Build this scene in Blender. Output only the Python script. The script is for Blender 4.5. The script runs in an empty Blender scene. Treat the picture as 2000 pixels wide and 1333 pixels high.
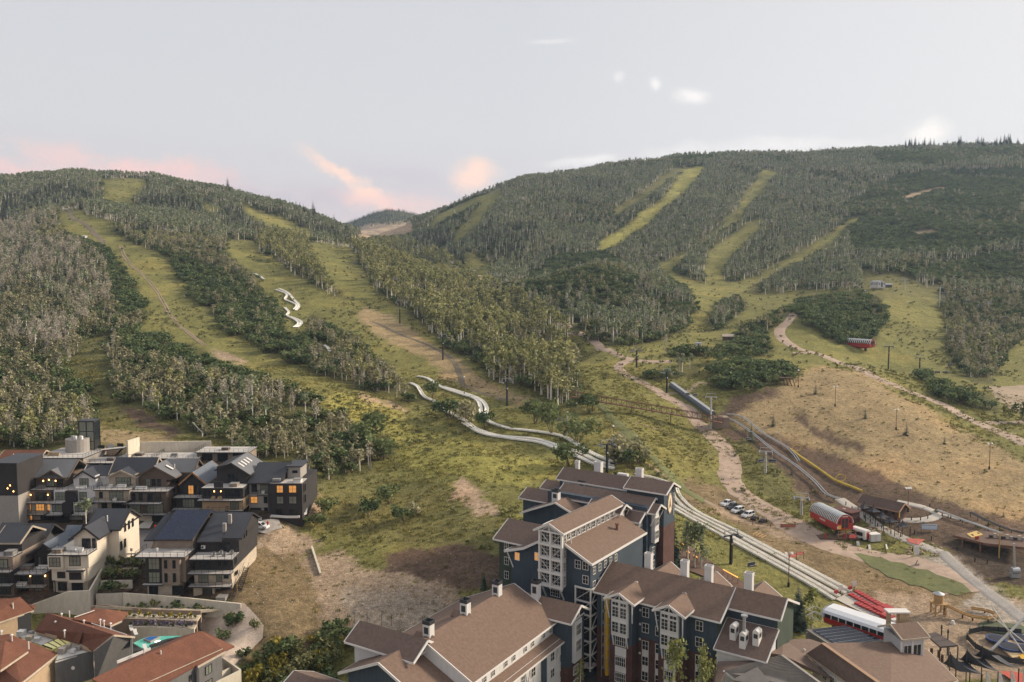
import bpy, bmesh, math, random
import numpy as np
from mathutils import Vector, Matrix
# ---------------------------------------------------------------- camera, sky, sun, exposure
SC = bpy.context.scene
COL = SC.collection
FPX = 1600.0                      # focal length in pixels of a 2000 px wide frame
CAMZ = 78.0
PIT = math.atan(116.5 / FPX)
CP, SP = math.cos(PIT), math.sin(PIT)
cam_d = bpy.data.cameras.new('camera')
cam_d.sensor_width = 36.0
cam_d.lens = FPX / 2000.0 * 36.0
cam_d.clip_start = 1.0
cam_d.clip_end = 30000.0
cam = bpy.data.objects.new('camera', cam_d)
COL.objects.link(cam)
cam.location = (0, 0, CAMZ)
cam.rotation_euler = (math.radians(90) - PIT, 0, 0)
SC.camera = cam
SUN_AZ = math.radians(70)         # clockwise from the view axis
SUN_EL = math.radians(25)
SC.view_settings.view_transform = 'Standard'
SC.view_settings.look = 'None'
SC.view_settings.exposure = 0.80
SC.view_settings.gamma = 1.0
SC.view_settings.use_curve_mapping = False
try:
 SC.cycles.use_denoising = True
 SC.cycles.max_bounces = 5
 SC.cycles.diffuse_bounces = 3
 SC.cycles.glossy_bounces = 2
 SC.cycles.transmission_bounces = 2
 SC.cycles.transparent_max_bounces = 4
 SC.cycles.volume_bounces = 0
 SC.cycles.sample_clamp_indirect = 4.0
except Exception:
 pass
def nd(t, typ, loc=None, **kw):
 n = t.nodes.new(typ)
 for k, v in kw.items():
  if k.startswith('in_'):
   n.inputs[k[3:].replace('_', ' ')].default_value = v
  elif k[0] == 'i' and k[1:].isdigit():
   n.inputs[int(k[1:])].default_value = v
  else:
   setattr(n, k, v)
 return n
def lk(t, a, b):
 t.links.new(a, b)
def build_world():
 w = bpy.data.worlds.new('World')
 SC.world = w
 w.use_nodes = True
 w.cycles.sampling_method = 'MANUAL'
 w.cycles.sample_map_resolution = 256
 t = w.node_tree
 t.nodes.clear()
 out = nd(t, 'ShaderNodeOutputWorld')
 bg = nd(t, 'ShaderNodeBackground')
 sky = nd(t, 'ShaderNodeTexSky')
 sky.sky_type = 'NISHITA'
 sky.sun_disc = False
 sky.sun_elevation = SUN_EL
 sky.sun_rotation = SUN_AZ
 sky.air_density = 1.0
 sky.dust_density = 2.0
 bgs = nd(t, 'ShaderNodeBackground', in_Strength=0.006)
 lk(t, sky.outputs[0], bgs.inputs[0])
 tc = nd(t, 'ShaderNodeTexCoord')
 sep = nd(t, 'ShaderNodeSeparateXYZ')
 lk(t, tc.outputs['Generated'], sep.inputs[0])
 # thin evening veil: grey lavender overhead, pale towards the skyline
 ramp = nd(t, 'ShaderNodeValToRGB')
 cr = ramp.color_ramp
 cr.elements[0].position = 0.0
 cr.elements[0].color = (0.80, 0.64, 0.63, 1)
 e = cr.elements.new(0.10); e.color = (0.77, 0.675, 0.665, 1)
 e = cr.elements.new(0.17); e.color = (0.74, 0.715, 0.71, 1)
 e = cr.elements.new(0.26); e.color = (0.70, 0.69, 0.70, 1)
 cr.elements[-1].position = 0.60
 cr.elements[-1].color = (0.62, 0.625, 0.66, 1)
 lk(t, sep.outputs['Z'], ramp.inputs[0])
 # paler where the sun has gone, to the right
 dot = nd(t, 'ShaderNodeVectorMath', operation='DOT_PRODUCT')
 dot.inputs[1].default_value = (math.sin(SUN_AZ), math.cos(SUN_AZ), 0.05)
 lk(t, tc.outputs['Generated'], dot.inputs[0])
 mr = nd(t, 'ShaderNodeMapRange', i1=0.35, i2=1.0, i3=0.0, i4=0.75)
 lk(t, dot.outputs['Value'], mr.inputs[0])
 mx = nd(t, 'ShaderNodeMix', data_type='RGBA')
 mx.inputs[7].default_value = (0.93, 0.88, 0.84, 1)
 lk(t, mr.outputs[0], mx.inputs[0])
 lk(t, ramp.outputs[0], mx.inputs[6])
 cur = mx.outputs[2]
 at = nd(t, 'ShaderNodeMath', operation='DIVIDE')
 lk(t, sep.outputs['X'], at.inputs[0]); lk(t, sep.outputs['Y'], at.inputs[1])
 et = nd(t, 'ShaderNodeMath', operation='DIVIDE')
 lk(t, sep.outputs['Z'], et.inputs[0]); lk(t, sep.outputs['Y'], et.inputs[1])
 cmb = nd(t, 'ShaderNodeCombineXYZ')
 lk(t, at.outputs[0], cmb.inputs[0]); lk(t, et.outputs[0], cmb.inputs[1])
 nz = nd(t, 'ShaderNodeTexNoise', in_Scale=11.0, in_Detail=6.0, in_Roughness=0.68)
 lk(t, cmb.outputs[0], nz.inputs['Vector'])
 fz = nd(t, 'ShaderNodeTexNoise', in_Scale=38.0, in_Detail=6.0, in_Roughness=0.62)
 fst = nd(t, 'ShaderNodeVectorMath', operation='MULTIPLY')
 fst.inputs[1].default_value = (.55, 1.25, 1)
 lk(t, cmb.outputs[0], fst.inputs[0]); lk(t, fst.outputs[0], fz.inputs['Vector'])
 fr0 = nd(t, 'ShaderNodeMath', operation='GREATER_THAN', i1=0.05)
 lk(t, sep.outputs['Y'], fr0.inputs[0])
 wsp = nd(t, 'ShaderNodeMapRange', i1=.28, i2=.56, i3=.25, i4=1.0, interpolation_type='SMOOTHSTEP')
 lk(t, fz.outputs['Fac'], wsp.inputs[0])
 front = nd(t, 'ShaderNodeMath', operation='MULTIPLY')
 lk(t, fr0.outputs[0], front.inputs[0]); lk(t, wsp.outputs[0], front.inputs[1])
 def cloud(cx, cy, sx, sy, rot, col, amount):
  """a soft cloud round a direction (tangents of azimuth / elevation), its edge broken by noise"""
  nonlocal cur
  wob = nd(t, 'ShaderNodeVectorMath', operation='MULTIPLY_ADD')
  wob.inputs[1].default_value = (sx * 1.6, sy * 2.0, 0)
  lk(t, nz.outputs['Color'], wob.inputs[0]); lk(t, cmb.outputs[0], wob.inputs[2])
  mp = nd(t, 'ShaderNodeMapping', vector_type='TEXTURE')
  mp.inputs['Location'].default_value = (cx + sx * .8, cy + sy * 1.0, 0)
  mp.inputs['Rotation'].default_value = (0, 0, rot)
  mp.inputs['Scale'].default_value = (sx, sy, 1e9)
  lk(t, wob.outputs[0], mp.inputs[0])
  ln = nd(t, 'ShaderNodeVectorMath', operation='LENGTH')
  lk(t, mp.outputs[0], ln.inputs[0])
  m = nd(t, 'ShaderNodeMapRange', i1=1.1, i2=0.1, i3=0.0, i4=amount, interpolation_type='SMOOTHSTEP')
  lk(t, ln.outputs['Value'], m.inputs[0])
  mm = nd(t, 'ShaderNodeMath', operation='MULTIPLY')
  lk(t, m.outputs[0], mm.inputs[0]); lk(t, front.outputs[0], mm.inputs[1])
  c2 = nd(t, 'ShaderNodeMix', data_type='RGBA')
  c2.inputs[7].default_value = (*col, 1)
  lk(t, mm.outputs[0], c2.inputs[0]); lk(t, cur, c2.inputs[6])
  cur = c2.outputs[2]
 def cpx(px, py, spx, spy, rot, *a):
  cloud((px - 1000) / FPX, (550 - py) / FPX, spx / FPX, spy / FPX, rot, *a)
 pink, peach, lav, white = (1.2, .70, .60), (1.3, .84, .62), (.66, .55, .60), (1.15, 1.06, 1.0)
 cpx(270, 330, 300, 34, -.15, pink, .8)
 cpx(30, 340, 200, 26, 0, pink, .7)
 cpx(560, 385, 260, 40, -.2, lav, .6)
 cpx(800, 360, 150, 36, -.25, lav, .45)
 cpx(700, 362, 140, 24, -.62, peach, 1.0)
 cpx(760, 400, 150, 26, -.1, pink, .7)
 cpx(925, 345, 62, 44, .2, peach, 1.0)
 cpx(1340, 197, 44, 20, -.1, white, .8)
 cpx(1275, 172, 15, 18, .5, white, .7)
 cpx(1205, 156, 15, 15, .5, white, .5)
 cpx(1130, 318, 90, 14, .1, white, .7)
 cpx(1075, 93, 60, 6, .05, white, .35)
 cpx(1805, 258, 60, 34, .2, (1.15, 1.05, .95), .9)
 cpx(1500, 290, 300, 22, .05, white, .5)
 lk(t, cur, bg.inputs[0])
 bg.inputs[1].default_value = 0.57
 add = nd(t, 'ShaderNodeAddShader')
 lk(t, bg.outputs[0], add.inputs[0]); lk(t, bgs.outputs[0], add.inputs[1])
 lk(t, add.outputs[0], out.inputs[0])
build_world()
sun_d = bpy.data.lights.new('sun', 'SUN')
sun_d.energy = 3.5
sun_d.angle = math.radians(10)
sun_d.color = (1.0, 0.86, 0.68)
sun = bpy.data.objects.new('sun', sun_d)
COL.objects.link(sun)
sv = Vector((math.sin(SUN_AZ) * math.cos(SUN_EL), math.cos(SUN_AZ) * math.cos(SUN_EL), math.sin(SUN_EL)))
sun.rotation_euler = (-sv).to_track_quat('-Z', 'Y').to_euler()
sun.location = (0, 0, 400)
# ---------------------------------------------------------------- picture geometry
def ray(px, py):
 a = (np.asarray(px, float) - 1000.0) / FPX
 b = -(np.asarray(py, float) - 666.5) / FPX
 k = CP + b * SP
 return a / k, (-SP + b * CP) / k
def P(px, py, Y):
 u, w = ray(px, py)
 return Vector((u * Y, Y, CAMZ + w * Y))
def PZ(px, py, z):
 u, w = ray(px, py)
 Y = (z - CAMZ) / w
 return Vector((u * Y, Y, z))
def proj(X, Y, Z):
 d = Z - CAMZ
 f = Y * CP - d * SP
 up = Y * SP + d * CP
 return 1000 + FPX * X / f, 666.5 - FPX * up / f
# ---------------------------------------------------------------- materials
MATS = {}
def mat(name, col, rough=.85, metal=0.0, noise=.12, scale=3.0, emit=None, estr=1.0, spec=.3, bump=0.0, col2=None, stretch=None):
 if name in MATS:
  return MATS[name]
 m = bpy.data.materials.new(name)
 m.use_nodes = True
 t = m.node_tree
 b = t.nodes['Principled BSDF']
 b.inputs['Roughness'].default_value = rough
 b.inputs['Metallic'].default_value = metal
 b.inputs['Specular IOR Level'].default_value = spec
 b.inputs['Base Color'].default_value = (*col, 1)
 if noise > 0 or col2:
  tc = nd(t, 'ShaderNodeTexCoord')
  mp = nd(t, 'ShaderNodeMapping')
  if stretch:
   mp.inputs['Scale'].default_value = stretch
  lk(t, tc.outputs['Object'], mp.inputs[0])
  n1 = nd(t, 'ShaderNodeTexNoise', in_Scale=scale, in_Detail=6.0, in_Roughness=.65)
  lk(t, mp.outputs[0], n1.inputs['Vector'])
  r = nd(t, 'ShaderNodeValToRGB')
  c2 = col2 or tuple(min(1, c * (1 + noise)) for c in col)
  c1 = col if col2 else tuple(c * (1 - noise) for c in col)
  r.color_ramp.elements[0].position = .32
  r.color_ramp.elements[1].position = .68
  r.color_ramp.elements[0].color = (*c1, 1)
  r.color_ramp.elements[1].color = (*c2, 1)
  lk(t, n1.outputs['Fac'], r.inputs[0])
  # broad weathering on top of the grain
  n2 = nd(t, 'ShaderNodeTexNoise', in_Scale=scale * .13, in_Detail=3.0)
  lk(t, tc.outputs['Object'], n2.inputs['Vector'])
  mrr = nd(t, 'ShaderNodeMapRange', i1=.3, i2=.7, i3=1 - noise * .6, i4=1 + noise * .6)
  lk(t, n2.outputs['Fac'], mrr.inputs[0])
  mu = nd(t, 'ShaderNodeVectorMath', operation='SCALE')
  lk(t, r.outputs[0], mu.inputs[0]); lk(t, mrr.outputs[0], mu.inputs['Scale'])
  lk(t, mu.outputs[0], b.inputs['Base Color'])
  if bump:
   bp = nd(t, 'ShaderNodeBump', in_Strength=bump, in_Distance=.05)
   lk(t, n1.outputs['Fac'], bp.inputs['Height'])
   lk(t, bp.outputs[0], b.inputs['Normal'])
 if emit:
  b.inputs['Emission Color'].default_value = (*emit, 1)
  b.inputs['Emission Strength'].default_value = estr
 MATS[name] = m
 return m
def set_props(o, label=None, cat=None, group=None, kind=None):
 if label: o['label'] = label
 if cat: o['category'] = cat
 if group: o['group'] = group
 if kind: o['kind'] = kind
 return o
# ---------------------------------------------------------------- value noise (numpy)
_rng = np.random.RandomState(7)
_tab = _rng.rand(256, 256).astype(np.float32)
def vnoise(x, y):
 xi = np.floor(x).astype(np.int64); yi = np.floor(y).astype(np.int64)
 fx = x - xi; fy = y - yi
 fx = fx * fx * (3 - 2 * fx); fy = fy * fy * (3 - 2 * fy)
 a = _tab[xi & 255, yi & 255]; b = _tab[(xi + 1) & 255, yi & 255]
 c_ = _tab[xi & 255, (yi + 1) & 255]; d = _tab[(xi + 1) & 255, (yi + 1) & 255]
 return (a * (1 - fx) + b * fx) * (1 - fy) + (c_ * (1 - fx) + d * fx) * fy
def fbm(x, y, o=4):
 s = 0; a = .5; f = 1
 for i in range(o):
  s = s + a * vnoise(x * f + 17.3 * i, y * f + 5.1 * i); a *= .5; f *= 2.03
 return s
# ---------------------------------------------------------------- terrain: control points (px, py, depth in metres)
CTRL = [
 # base of the resort, flat ground round the hotel and the plaza
 (900,1310,164),(1100,1310,164),(1200,1310,164),(1400,1312,164),(1500,1330,160),(1700,1330,159),(1990,1330,159),
 (1560,1200,189),(1700,1180,196),(1900,1200,189),(2000,1180,194),(1700,1110,216),(1850,1110,214),(1990,1110,215),
 (1600,1110,214),(1500,1100,214),(1650,1060,232),(1760,1060,234),(1560,1010,252),(1470,1015,250),(1350,1010,238),
 (1300,1090,209),(1400,1060,226),(1330,960,262),
 # road valley
 (1430,920,292),(1370,840,333),(1340,790,360),(1250,730,405),(1240,700,432),(1120,645,510),(1090,632,545),(1180,680,460),
 (1180,760,372),(1230,830,318),(1290,900,285),(1390,880,306),(1500,930,286),
 # shoulder of dry grass on the right
 (1440,800,352),(1500,760,372),(1560,740,396),(1600,800,346),(1700,850,318),(1800,900,296),(1900,950,272),(2000,1000,256),
 (1600,900,304),(1700,960,270),(1780,1000,252),(1900,1010,250),(2000,1030,246),(1900,1080,226),(2000,1100,222),
 (1600,690,468),(1700,720,420),(1800,780,370),(1900,830,340),(2000,860,322),(1900,760,420),(2000,790,400),
 (1560,620,560),(1540,650,520),(1470,640,545),(1690,680,505),(1735,720,470),(1800,700,500),(1850,640,600),(1950,650,600),
 (2000,600,680),(1900,590,690),(1720,570,680),(1800,560,720),(1640,575,690),(1600,600,630),(2000,560,790),
 # central dark hill and the valley behind it
 (1240,675,500),(1330,650,560),(1150,640,590),(1050,610,640),(1200,600,650),(1280,590,670),(1340,610,640),(1100,562,690),(1170,528,740),
 (1230,540,740),(1300,575,700),(1360,600,660),(1000,560,760),(960,540,830),(1180,530,900),(1260,545,860),(1080,545,900),
 (1370,640,620),(1400,600,690),(1420,570,780),(1360,560,830),
 # the valley floor behind the spur
 (935,530,960),(910,480,1150),(860,520,1000),(1000,600,780),(900,560,900),(800,565,1000),
 # right mountain
 (1340,530,900),(1480,545,880),(1600,520,900),(1300,480,1060),(1400,480,1020),(1500,470,1030),(1600,450,1060),(1300,400,1300),
 (1400,400,1280),(1500,400,1280),(1600,400,1260),(1170,480,1050),(1100,460,1120),(1000,480,1050),(950,430,1250),(1050,410,1300),
 (1150,400,1330),(1750,500,900),(1750,420,1150),(1900,520,830),(1900,430,1060),(2000,500,860),(2000,420,1050),
 (1200,330,1680),(1100,350,1620),(1030,352,1620),(1380,312,1760),(1500,310,1760),(1650,305,1760),(1800,296,1760),(1990,292,1740),
 (960,380,1560),(900,405,1500),(850,430,1450),(815,450,1450),(1900,350,1400),(1700,350,1420),(1500,350,1500),(1350,350,1520),
 (1040,390,2100),(1200,380,2200),(1500,365,2300),(1800,355,2300),(2000,350,2300),(900,440,2000),
 # notch and the far peak
 (700,468,1500),(750,458,1650),(800,450,1700),(750,470,1400),(690,455,2300),(750,416,3000),(700,432,3000),(800,420,3000),(640,470,2800),(880,450,2900),(750,470,3700),
 # left hill
 (0,360,1350),(100,352,1380),(180,348,1400),(300,355,1380),(370,368,1340),(450,385,1300),(520,405,1260),(600,430,1220),(650,450,1200),(700,472,1180),
 (0,410,1900),(200,400,1900),(450,440,1800),(650,500,1700),
 (100,420,1050),(0,440,1000),(200,410,1080),(300,420,1080),(420,440,1060),(520,460,1040),(620,470,1060),
 (140,410,1000),(200,455,850),(250,500,725),(300,560,620),(330,600,562),(380,640,502),(480,705,432),(560,730,392),(640,770,352),
 (60,500,760),(100,560,630),(0,560,640),(150,640,500),(0,650,490),(100,750,380),(0,780,350),(150,830,312),(60,880,276),(0,890,268),
 (230,700,420),(300,740,380),(300,800,330),(350,850,292),(250,850,290),(420,800,330),(500,850,292),(600,850,296),(560,800,322),
 (480,510,745),(560,520,730),(500,480,850),(560,500,800),(640,490,890),(690,520,790),(620,560,650),(560,600,585),(640,620,550),(700,590,610),(720,660,490),
 (780,640,530),(820,700,445),(900,700,450),(950,760,385),(900,780,368),(850,760,388),(1000,800,345),(1060,800,348),(860,840,325),(780,760,385),
 (700,830,322),(760,880,292),(850,900,272),(950,900,270),(1000,860,297),(1080,880,285),(1150,900,275),(1250,930,264),(1100,830,320),
 (700,492,950),(760,505,900),(840,534,830),(900,566,760),(980,608,670),(1060,656,575),(1120,708,480),(1130,740,390),(800,560,690),(850,610,590),(950,650,520),(1040,720,430),
 (760,530,780),
 # slope behind the hotel, bare hollow, mound
 (700,950,252),(650,980,240),(800,980,242),(900,980,236),(980,960,244),(1040,950,250),(620,1010,230),(700,1060,216),(800,1080,206),(900,1090,200),(960,1110,192),
 (620,1080,210),(700,1140,192),(800,1160,184),(860,1150,188),(700,1220,176),(600,1180,182),(560,1040,220),(520,1100,201),(470,1170,181),(560,1260,166),(640,1290,166),(500,1320,161),
 # townhouse terraces and the pool terrace
 (540,1015,221),(430,1012,222),(300,1020,219),(200,1025,216),(100,1025,216),(0,1030,214),(330,1080,203),(450,1060,210),(200,1080,203),(100,1090,200),
 (480,1165,182),(400,1165,182),(300,1165,181),(200,1160,182),(100,1165,181),(0,1170,180),
 (430,940,236),(300,930,240),(200,930,240),(100,950,234),(0,960,232),(300,890,258),(200,880,262),(410,890,258),(560,940,242),(500,900,262),
 (300,1225,178.5),(400,1225,178.5),(200,1235,176),(100,1260,169),(0,1280,164),(300,1300,160),(450,1290,161),(200,1330,155),(0,1330,155),(420,1330,155),
 (1000,1500,131),(500,1500,131),(1500,1500,131),(0,1500,131),(2000,1500,131),(-200,1300,165),(2200,1300,165),(-200,1000,220),(2200,1000,250),
 (-300,700,440),(-300,450,1000),(2300,700,560),(2300,450,1050),(2300,300,1800),(-300,350,1450),
 (1000,2200,75),(0,2200,75),(2000,2200,75),
]
def make_height():
 c = np.array(CTRL, float)
 u, w = ray(c[:, 0], c[:, 1])
 x = np.stack([u, np.log(c[:, 2]) * .62], 1)
 n = len(x)
 d = np.sqrt(((x[:, None] - x[None]) ** 2).sum(-1))
 phi = np.where(d > 0, d * d * np.log(np.maximum(d, 1e-9)), 0)
 A = np.zeros((n + 3, n + 3))
 A[:n, :n] = phi + np.eye(n) * 2.0e-4
 A[:n, n] = 1; A[:n, n + 1:] = x
 A[n, :n] = 1; A[n + 1:, :n] = x.T
 b = np.zeros(n + 3); b[:n] = w
 s = np.linalg.solve(A, b)
 return x, s
NU, NL = 860, 760
U0, U1 = -.98, .98
L0, L1 = math.log(62.0), math.log(4200.0)
GU = np.linspace(U0, U1, NU)
GL_ = np.linspace(L0, L1, NL)
def eval_grid():
 x, s = make_height()
 n = len(x)
 cu = np.linspace(U0, U1, 216); cl = np.linspace(L0, L1, 230)
 UU, LL = np.meshgrid(cu, cl * .62, indexing='ij')
 q = np.stack([UU.ravel(), LL.ravel()], 1)
 r = np.zeros(len(q))
 for i in range(0, len(q), 8000):
  d2 = ((q[i:i + 8000, None] - x[None]) ** 2).sum(-1)
  ph = np.where(d2 > 0, .5 * d2 * np.log(np.maximum(d2, 1e-18)), 0)
  r[i:i + 8000] = ph @ s[:n] + s[n] + q[i:i + 8000] @ s[n + 1:]
 W = r.reshape(216, 230)
 # Catmull-Rom up to the full grid
 def up(M, old, new):
  t = (new - old[0]) / (old[1] - old[0]); i = np.clip(np.floor(t).astype(int), 0, len(old) - 2); f = (t - i)[:, None]
  g = lambda k: M[np.clip(i + k, 0, len(old) - 1)]
  a, b, c_, d = g(-1), g(0), g(1), g(2)
  return .5 * (2 * b + (c_ - a) * f + (2 * a - 5 * b + 4 * c_ - d) * f * f + (3 * b - a - 3 * c_ + d) * f ** 3)
 W = up(W, cu, GU)
 W = up(W.T, cl, GL_).T
 return W
W0 = eval_grid()
YY = np.exp(GL_)[None, :] * np.ones((NU, 1))
XX = GU[:, None] * YY
ZZ = CAMZ + W0 * YY
# small relief: hummocks near, gullies and spurs on the far slopes
far = np.clip((YY - 330) / 700, 0, 1)
ZZ = ZZ + (fbm(XX / 9, YY / 9, 3) - .44) * (.35 + .5 * np.clip((YY - 200) / 150, 0, 1)) * np.clip((YY - 190) / 60, 0.12, 1)
ZZ = ZZ + (fbm(XX / 75, YY / 75, 4) - .44) * 13 * far
ZZ = ZZ + (np.abs(fbm((XX * .8 + YY * .45) / 110, (YY * .35 - XX * .25) / 300, 3) - .45)) * 26 * np.clip((YY - 800) / 700, 0, 1)
WW = (ZZ - CAMZ) / YY
RUNMAX = np.maximum.accumulate(WW, axis=1)
def HT(x, y):
 """ground height at world x, y"""
 x = np.asarray(x, float); y = np.asarray(y, float)
 fu = np.clip((x / y - U0) / (U1 - U0) * (NU - 1), 0, NU - 1.001)
 fl = np.clip((np.log(y) - L0) / (L1 - L0) * (NL - 1), 0, NL - 1.001)
 i = fu.astype(int); j = fl.astype(int); a = fu - i; b = fl - j
 z = (ZZ[i, j] * (1 - a) + ZZ[i + 1, j] * a) * (1 - b) + (ZZ[i, j + 1] * (1 - a) + ZZ[i + 1, j + 1] * a) * b
 return z
def G(px, py, lift=0.0):
 """the point of the ground seen at a pixel of the photograph"""
 u, w = ray(px, py)
 u = float(u); w = float(w)
 fu = min(max((u - U0) / (U1 - U0) * (NU - 1), 0), NU - 1.001)
 i = int(fu); a = fu - i
 col = WW[i] * (1 - a) + WW[i + 1] * a
 k = np.nonzero(col >= w)[0]
 k = k[0] if len(k) else NL - 1
 if k == 0:
  Y = math.exp(GL_[0])
 else:
  f = (w - col[k - 1]) / (col[k] - col[k - 1] + 1e-12)
  Y = math.exp(GL_[k - 1] + f * (GL_[k] - GL_[k - 1]))
 return Vector((u * Y, Y, float(HT(u * Y, Y)) + lift))
# ---------------------------------------------------------------- what grows where, traced on the photograph (2 px cells)
RW, RH = 1000, 667
def fill(img, poly, val):
 p = np.array(poly, float) / 2.0
 x0, x1 = int(max(0, p[:, 0].min())), int(min(RW - 1, p[:, 0].max() + 1))
 y0, y1 = int(max(0, p[:, 1].min())), int(min(RH - 1, p[:, 1].max() + 1))
 if x1 <= x0 or y1 <= y0: return
 gx, gy = np.meshgrid(np.arange(x0, x1 + 1) + .5, np.arange(y0, y1 + 1) + .5)
 ins = np.zeros(gx.shape, bool)
 n = len(p)
 for i in range(n):
  ax, ay = p[i]; bx, by = p[(i + 1) % n]
  if ay == by: continue
  cond = ((ay > gy) != (by > gy)) & (gx < (bx - ax) * (gy - ay) / (by - ay) + ax)
  ins ^= cond
 img[y0:y1 + 1, x0:x1 + 1][ins] = val
FL = np.zeros((RH, RW), np.uint8)     # forest: 1 aspen 2 bare grey aspen 3 oak scrub 4 conifer 5 leafy mix 6 sparse aspen on spur
GR = np.zeros((RH, RW), np.uint8)     # ground: 0 green grass 1 lime grass 2 dry gold 3 brown soil 4 tan dirt 5 pale gravel 6 rubble 7 dull olive 8 dark mulch 9 brown olive
# everything above this line is mountain forest until the runs are cut out of it
fill(FL, [(0,330),(2000,250),(2000,600),(1850,575),(1730,590),(1640,560),(1560,585),(1400,560),(1360,640),(1300,670),(1230,680),(1140,660),(960,560),(940,540),(690,475),(440,470),(120,410),(0,440)], 1)
fill(GR, [(0,300),(2000,250),(2000,600),(1400,560),(1300,670),(1140,660),(690,475),(0,440)], 7)
F_ = lambda v, p: fill(FL, p, v)
G_ = lambda v, p: fill(GR, p, v)
# upper left
F_(4, [(0,395),(110,365),(175,380),(190,400),(160,410),(60,420),(0,450)])
F_(4, [(270,390),(330,385),(400,405),(395,420),(330,425),(270,410)])
F_(4, [(430,415),(540,410),(700,470),(640,475),(560,455),(440,450)])
# far right scrub
F_(3, [(1650,400),(1760,340),(2000,330),(2000,440),(1900,470),(1800,480),(1660,480)])
F_(3, [(1640,480),(1900,460),(2000,440),(2000,480),(1880,500),(1700,505)])
F_(3, [(1820,520),(2000,490),(2000,560),(1850,555),(1760,545)])
F_(3, [(1260,290),(1420,296),(1400,312),(1250,330)])
F_(3, [(1700,300),(2000,285),(2000,310),(1720,330)])
# central hill
F_(3, [(1010,560),(1090,500),(1180,495),(1230,520),(1230,640),(1180,640),(1060,600)])
F_(1, [(1060,600),(1100,570),(1200,600),(1250,600),(1300,640),(1230,680),(1150,660)])
F_(4, [(900,455),(1040,440),(1060,470),(990,520),(960,520),(930,490)])
F_(4, [(800,470),(880,455),(925,500),(920,530),(850,510)])
# left forest
F_(5, [(0,440),(60,415),(105,410),(120,450),(165,468),(205,482),(225,505),(250,535),(265,562),(283,590),(290,625),(255,640),(215,650),(180,655),(155,680),(140,700),(120,715),(160,750),(175,790),(180,830),(165,870),(100,890),(0,895)])
F_(5, [(0,560),(60,540),(120,600),(200,600),(215,650),(120,700),(0,700)])
F_(2, [(0,450),(100,415),(112,440),(60,470),(150,480),(165,500),(200,520),(215,560),(205,600),(150,640),(120,600),(60,560),(0,580)])
F_(2, [(0,640),(80,620),(160,650),(120,690),(30,690)])
F_(3, [(100,450),(165,468),(205,482),(225,505),(250,535),(265,562),(283,590),(288,622),(240,640),(225,600),(215,550),(195,500),(150,475)])
F_(3, [(120,715),(160,700),(180,760),(180,830),(140,790)])
# block below the long run
F_(5, [(215,655),(250,640),(285,645),(325,650),(340,672),(380,690),(430,708),(470,718),(520,738),(560,745),(600,768),(640,788),(672,802),(690,832),(735,862),(768,882),(762,900),(720,925),(690,940),(650,950),(612,950),(590,925),(540,895),(480,890),(440,872),(420,858),(365,848),(340,830),(290,808),(255,790),(220,770),(205,740),(203,690)])
F_(3, [(215,655),(285,645),(335,660),(420,705),(520,738),(480,760),(380,730),(260,700)])
F_(2, [(420,760),(520,770),(560,800),(540,830),(440,820)])
F_(2, [(540,780),(640,790),(680,810),(665,840),(560,830)])
# band right of the long run
F_(5, [(170,410),(200,400),(260,410),(330,425),(400,445),(440,462),(445,500),(470,520),(500,540),(540,568),(560,590),(600,612),(640,632),(690,652),(730,692),(770,722),(800,762),(850,797),(905,835),(905,850),(850,808),(800,800),(750,782),(700,768),(640,745),(600,733),(560,713),(525,698),(480,677),(440,657),(420,632),(400,607),(375,582),(360,567),(345,537),(325,512),(300,494),(265,482),(245,474),(225,457),(215,442),(170,418)])
F_(1, [(165,402),(200,400),(260,408),(330,422),(400,440),(445,462),(430,480),(330,465),(225,440),(170,418)])
F_(3, [(225,455),(265,475),(330,500),(400,520),(480,560),(560,620),(640,680),(600,720),(480,672),(420,630),(375,580),(345,535),(300,492)])
F_(0, [(496,532),(520,540),(548,556),(575,575),(600,592),(606,640),(590,654),(560,648),(545,610),(530,575),(500,552)])
F_(0, [(622,668),(650,668),(655,696),(630,696)])
# island between the slide run and the middle meadow
F_(6, [(500,478),(510,462),(540,458),(600,470),(612,490),(628,525),(645,548),(660,570),(690,594),(650,584),(620,564),(580,544),(550,520),(520,505)])
# spur
F_(6, [(685,480),(760,470),(860,500),(930,540),(1000,580),(1060,620),(1110,660),(1130,690),(1125,720),(1130,745),(1140,790),(1150,810),(1105,800),(1065,782),(1010,757),(960,737),(925,707),(890,687),(860,662),(835,642),(800,622),(780,600),(755,580),(730,562),(722,548),(705,518)])
F_(3, [(890,660),(960,720),(1010,745),(1065,770),(1105,790),(1150,810),(1010,757),(925,707),(870,672)])
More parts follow.
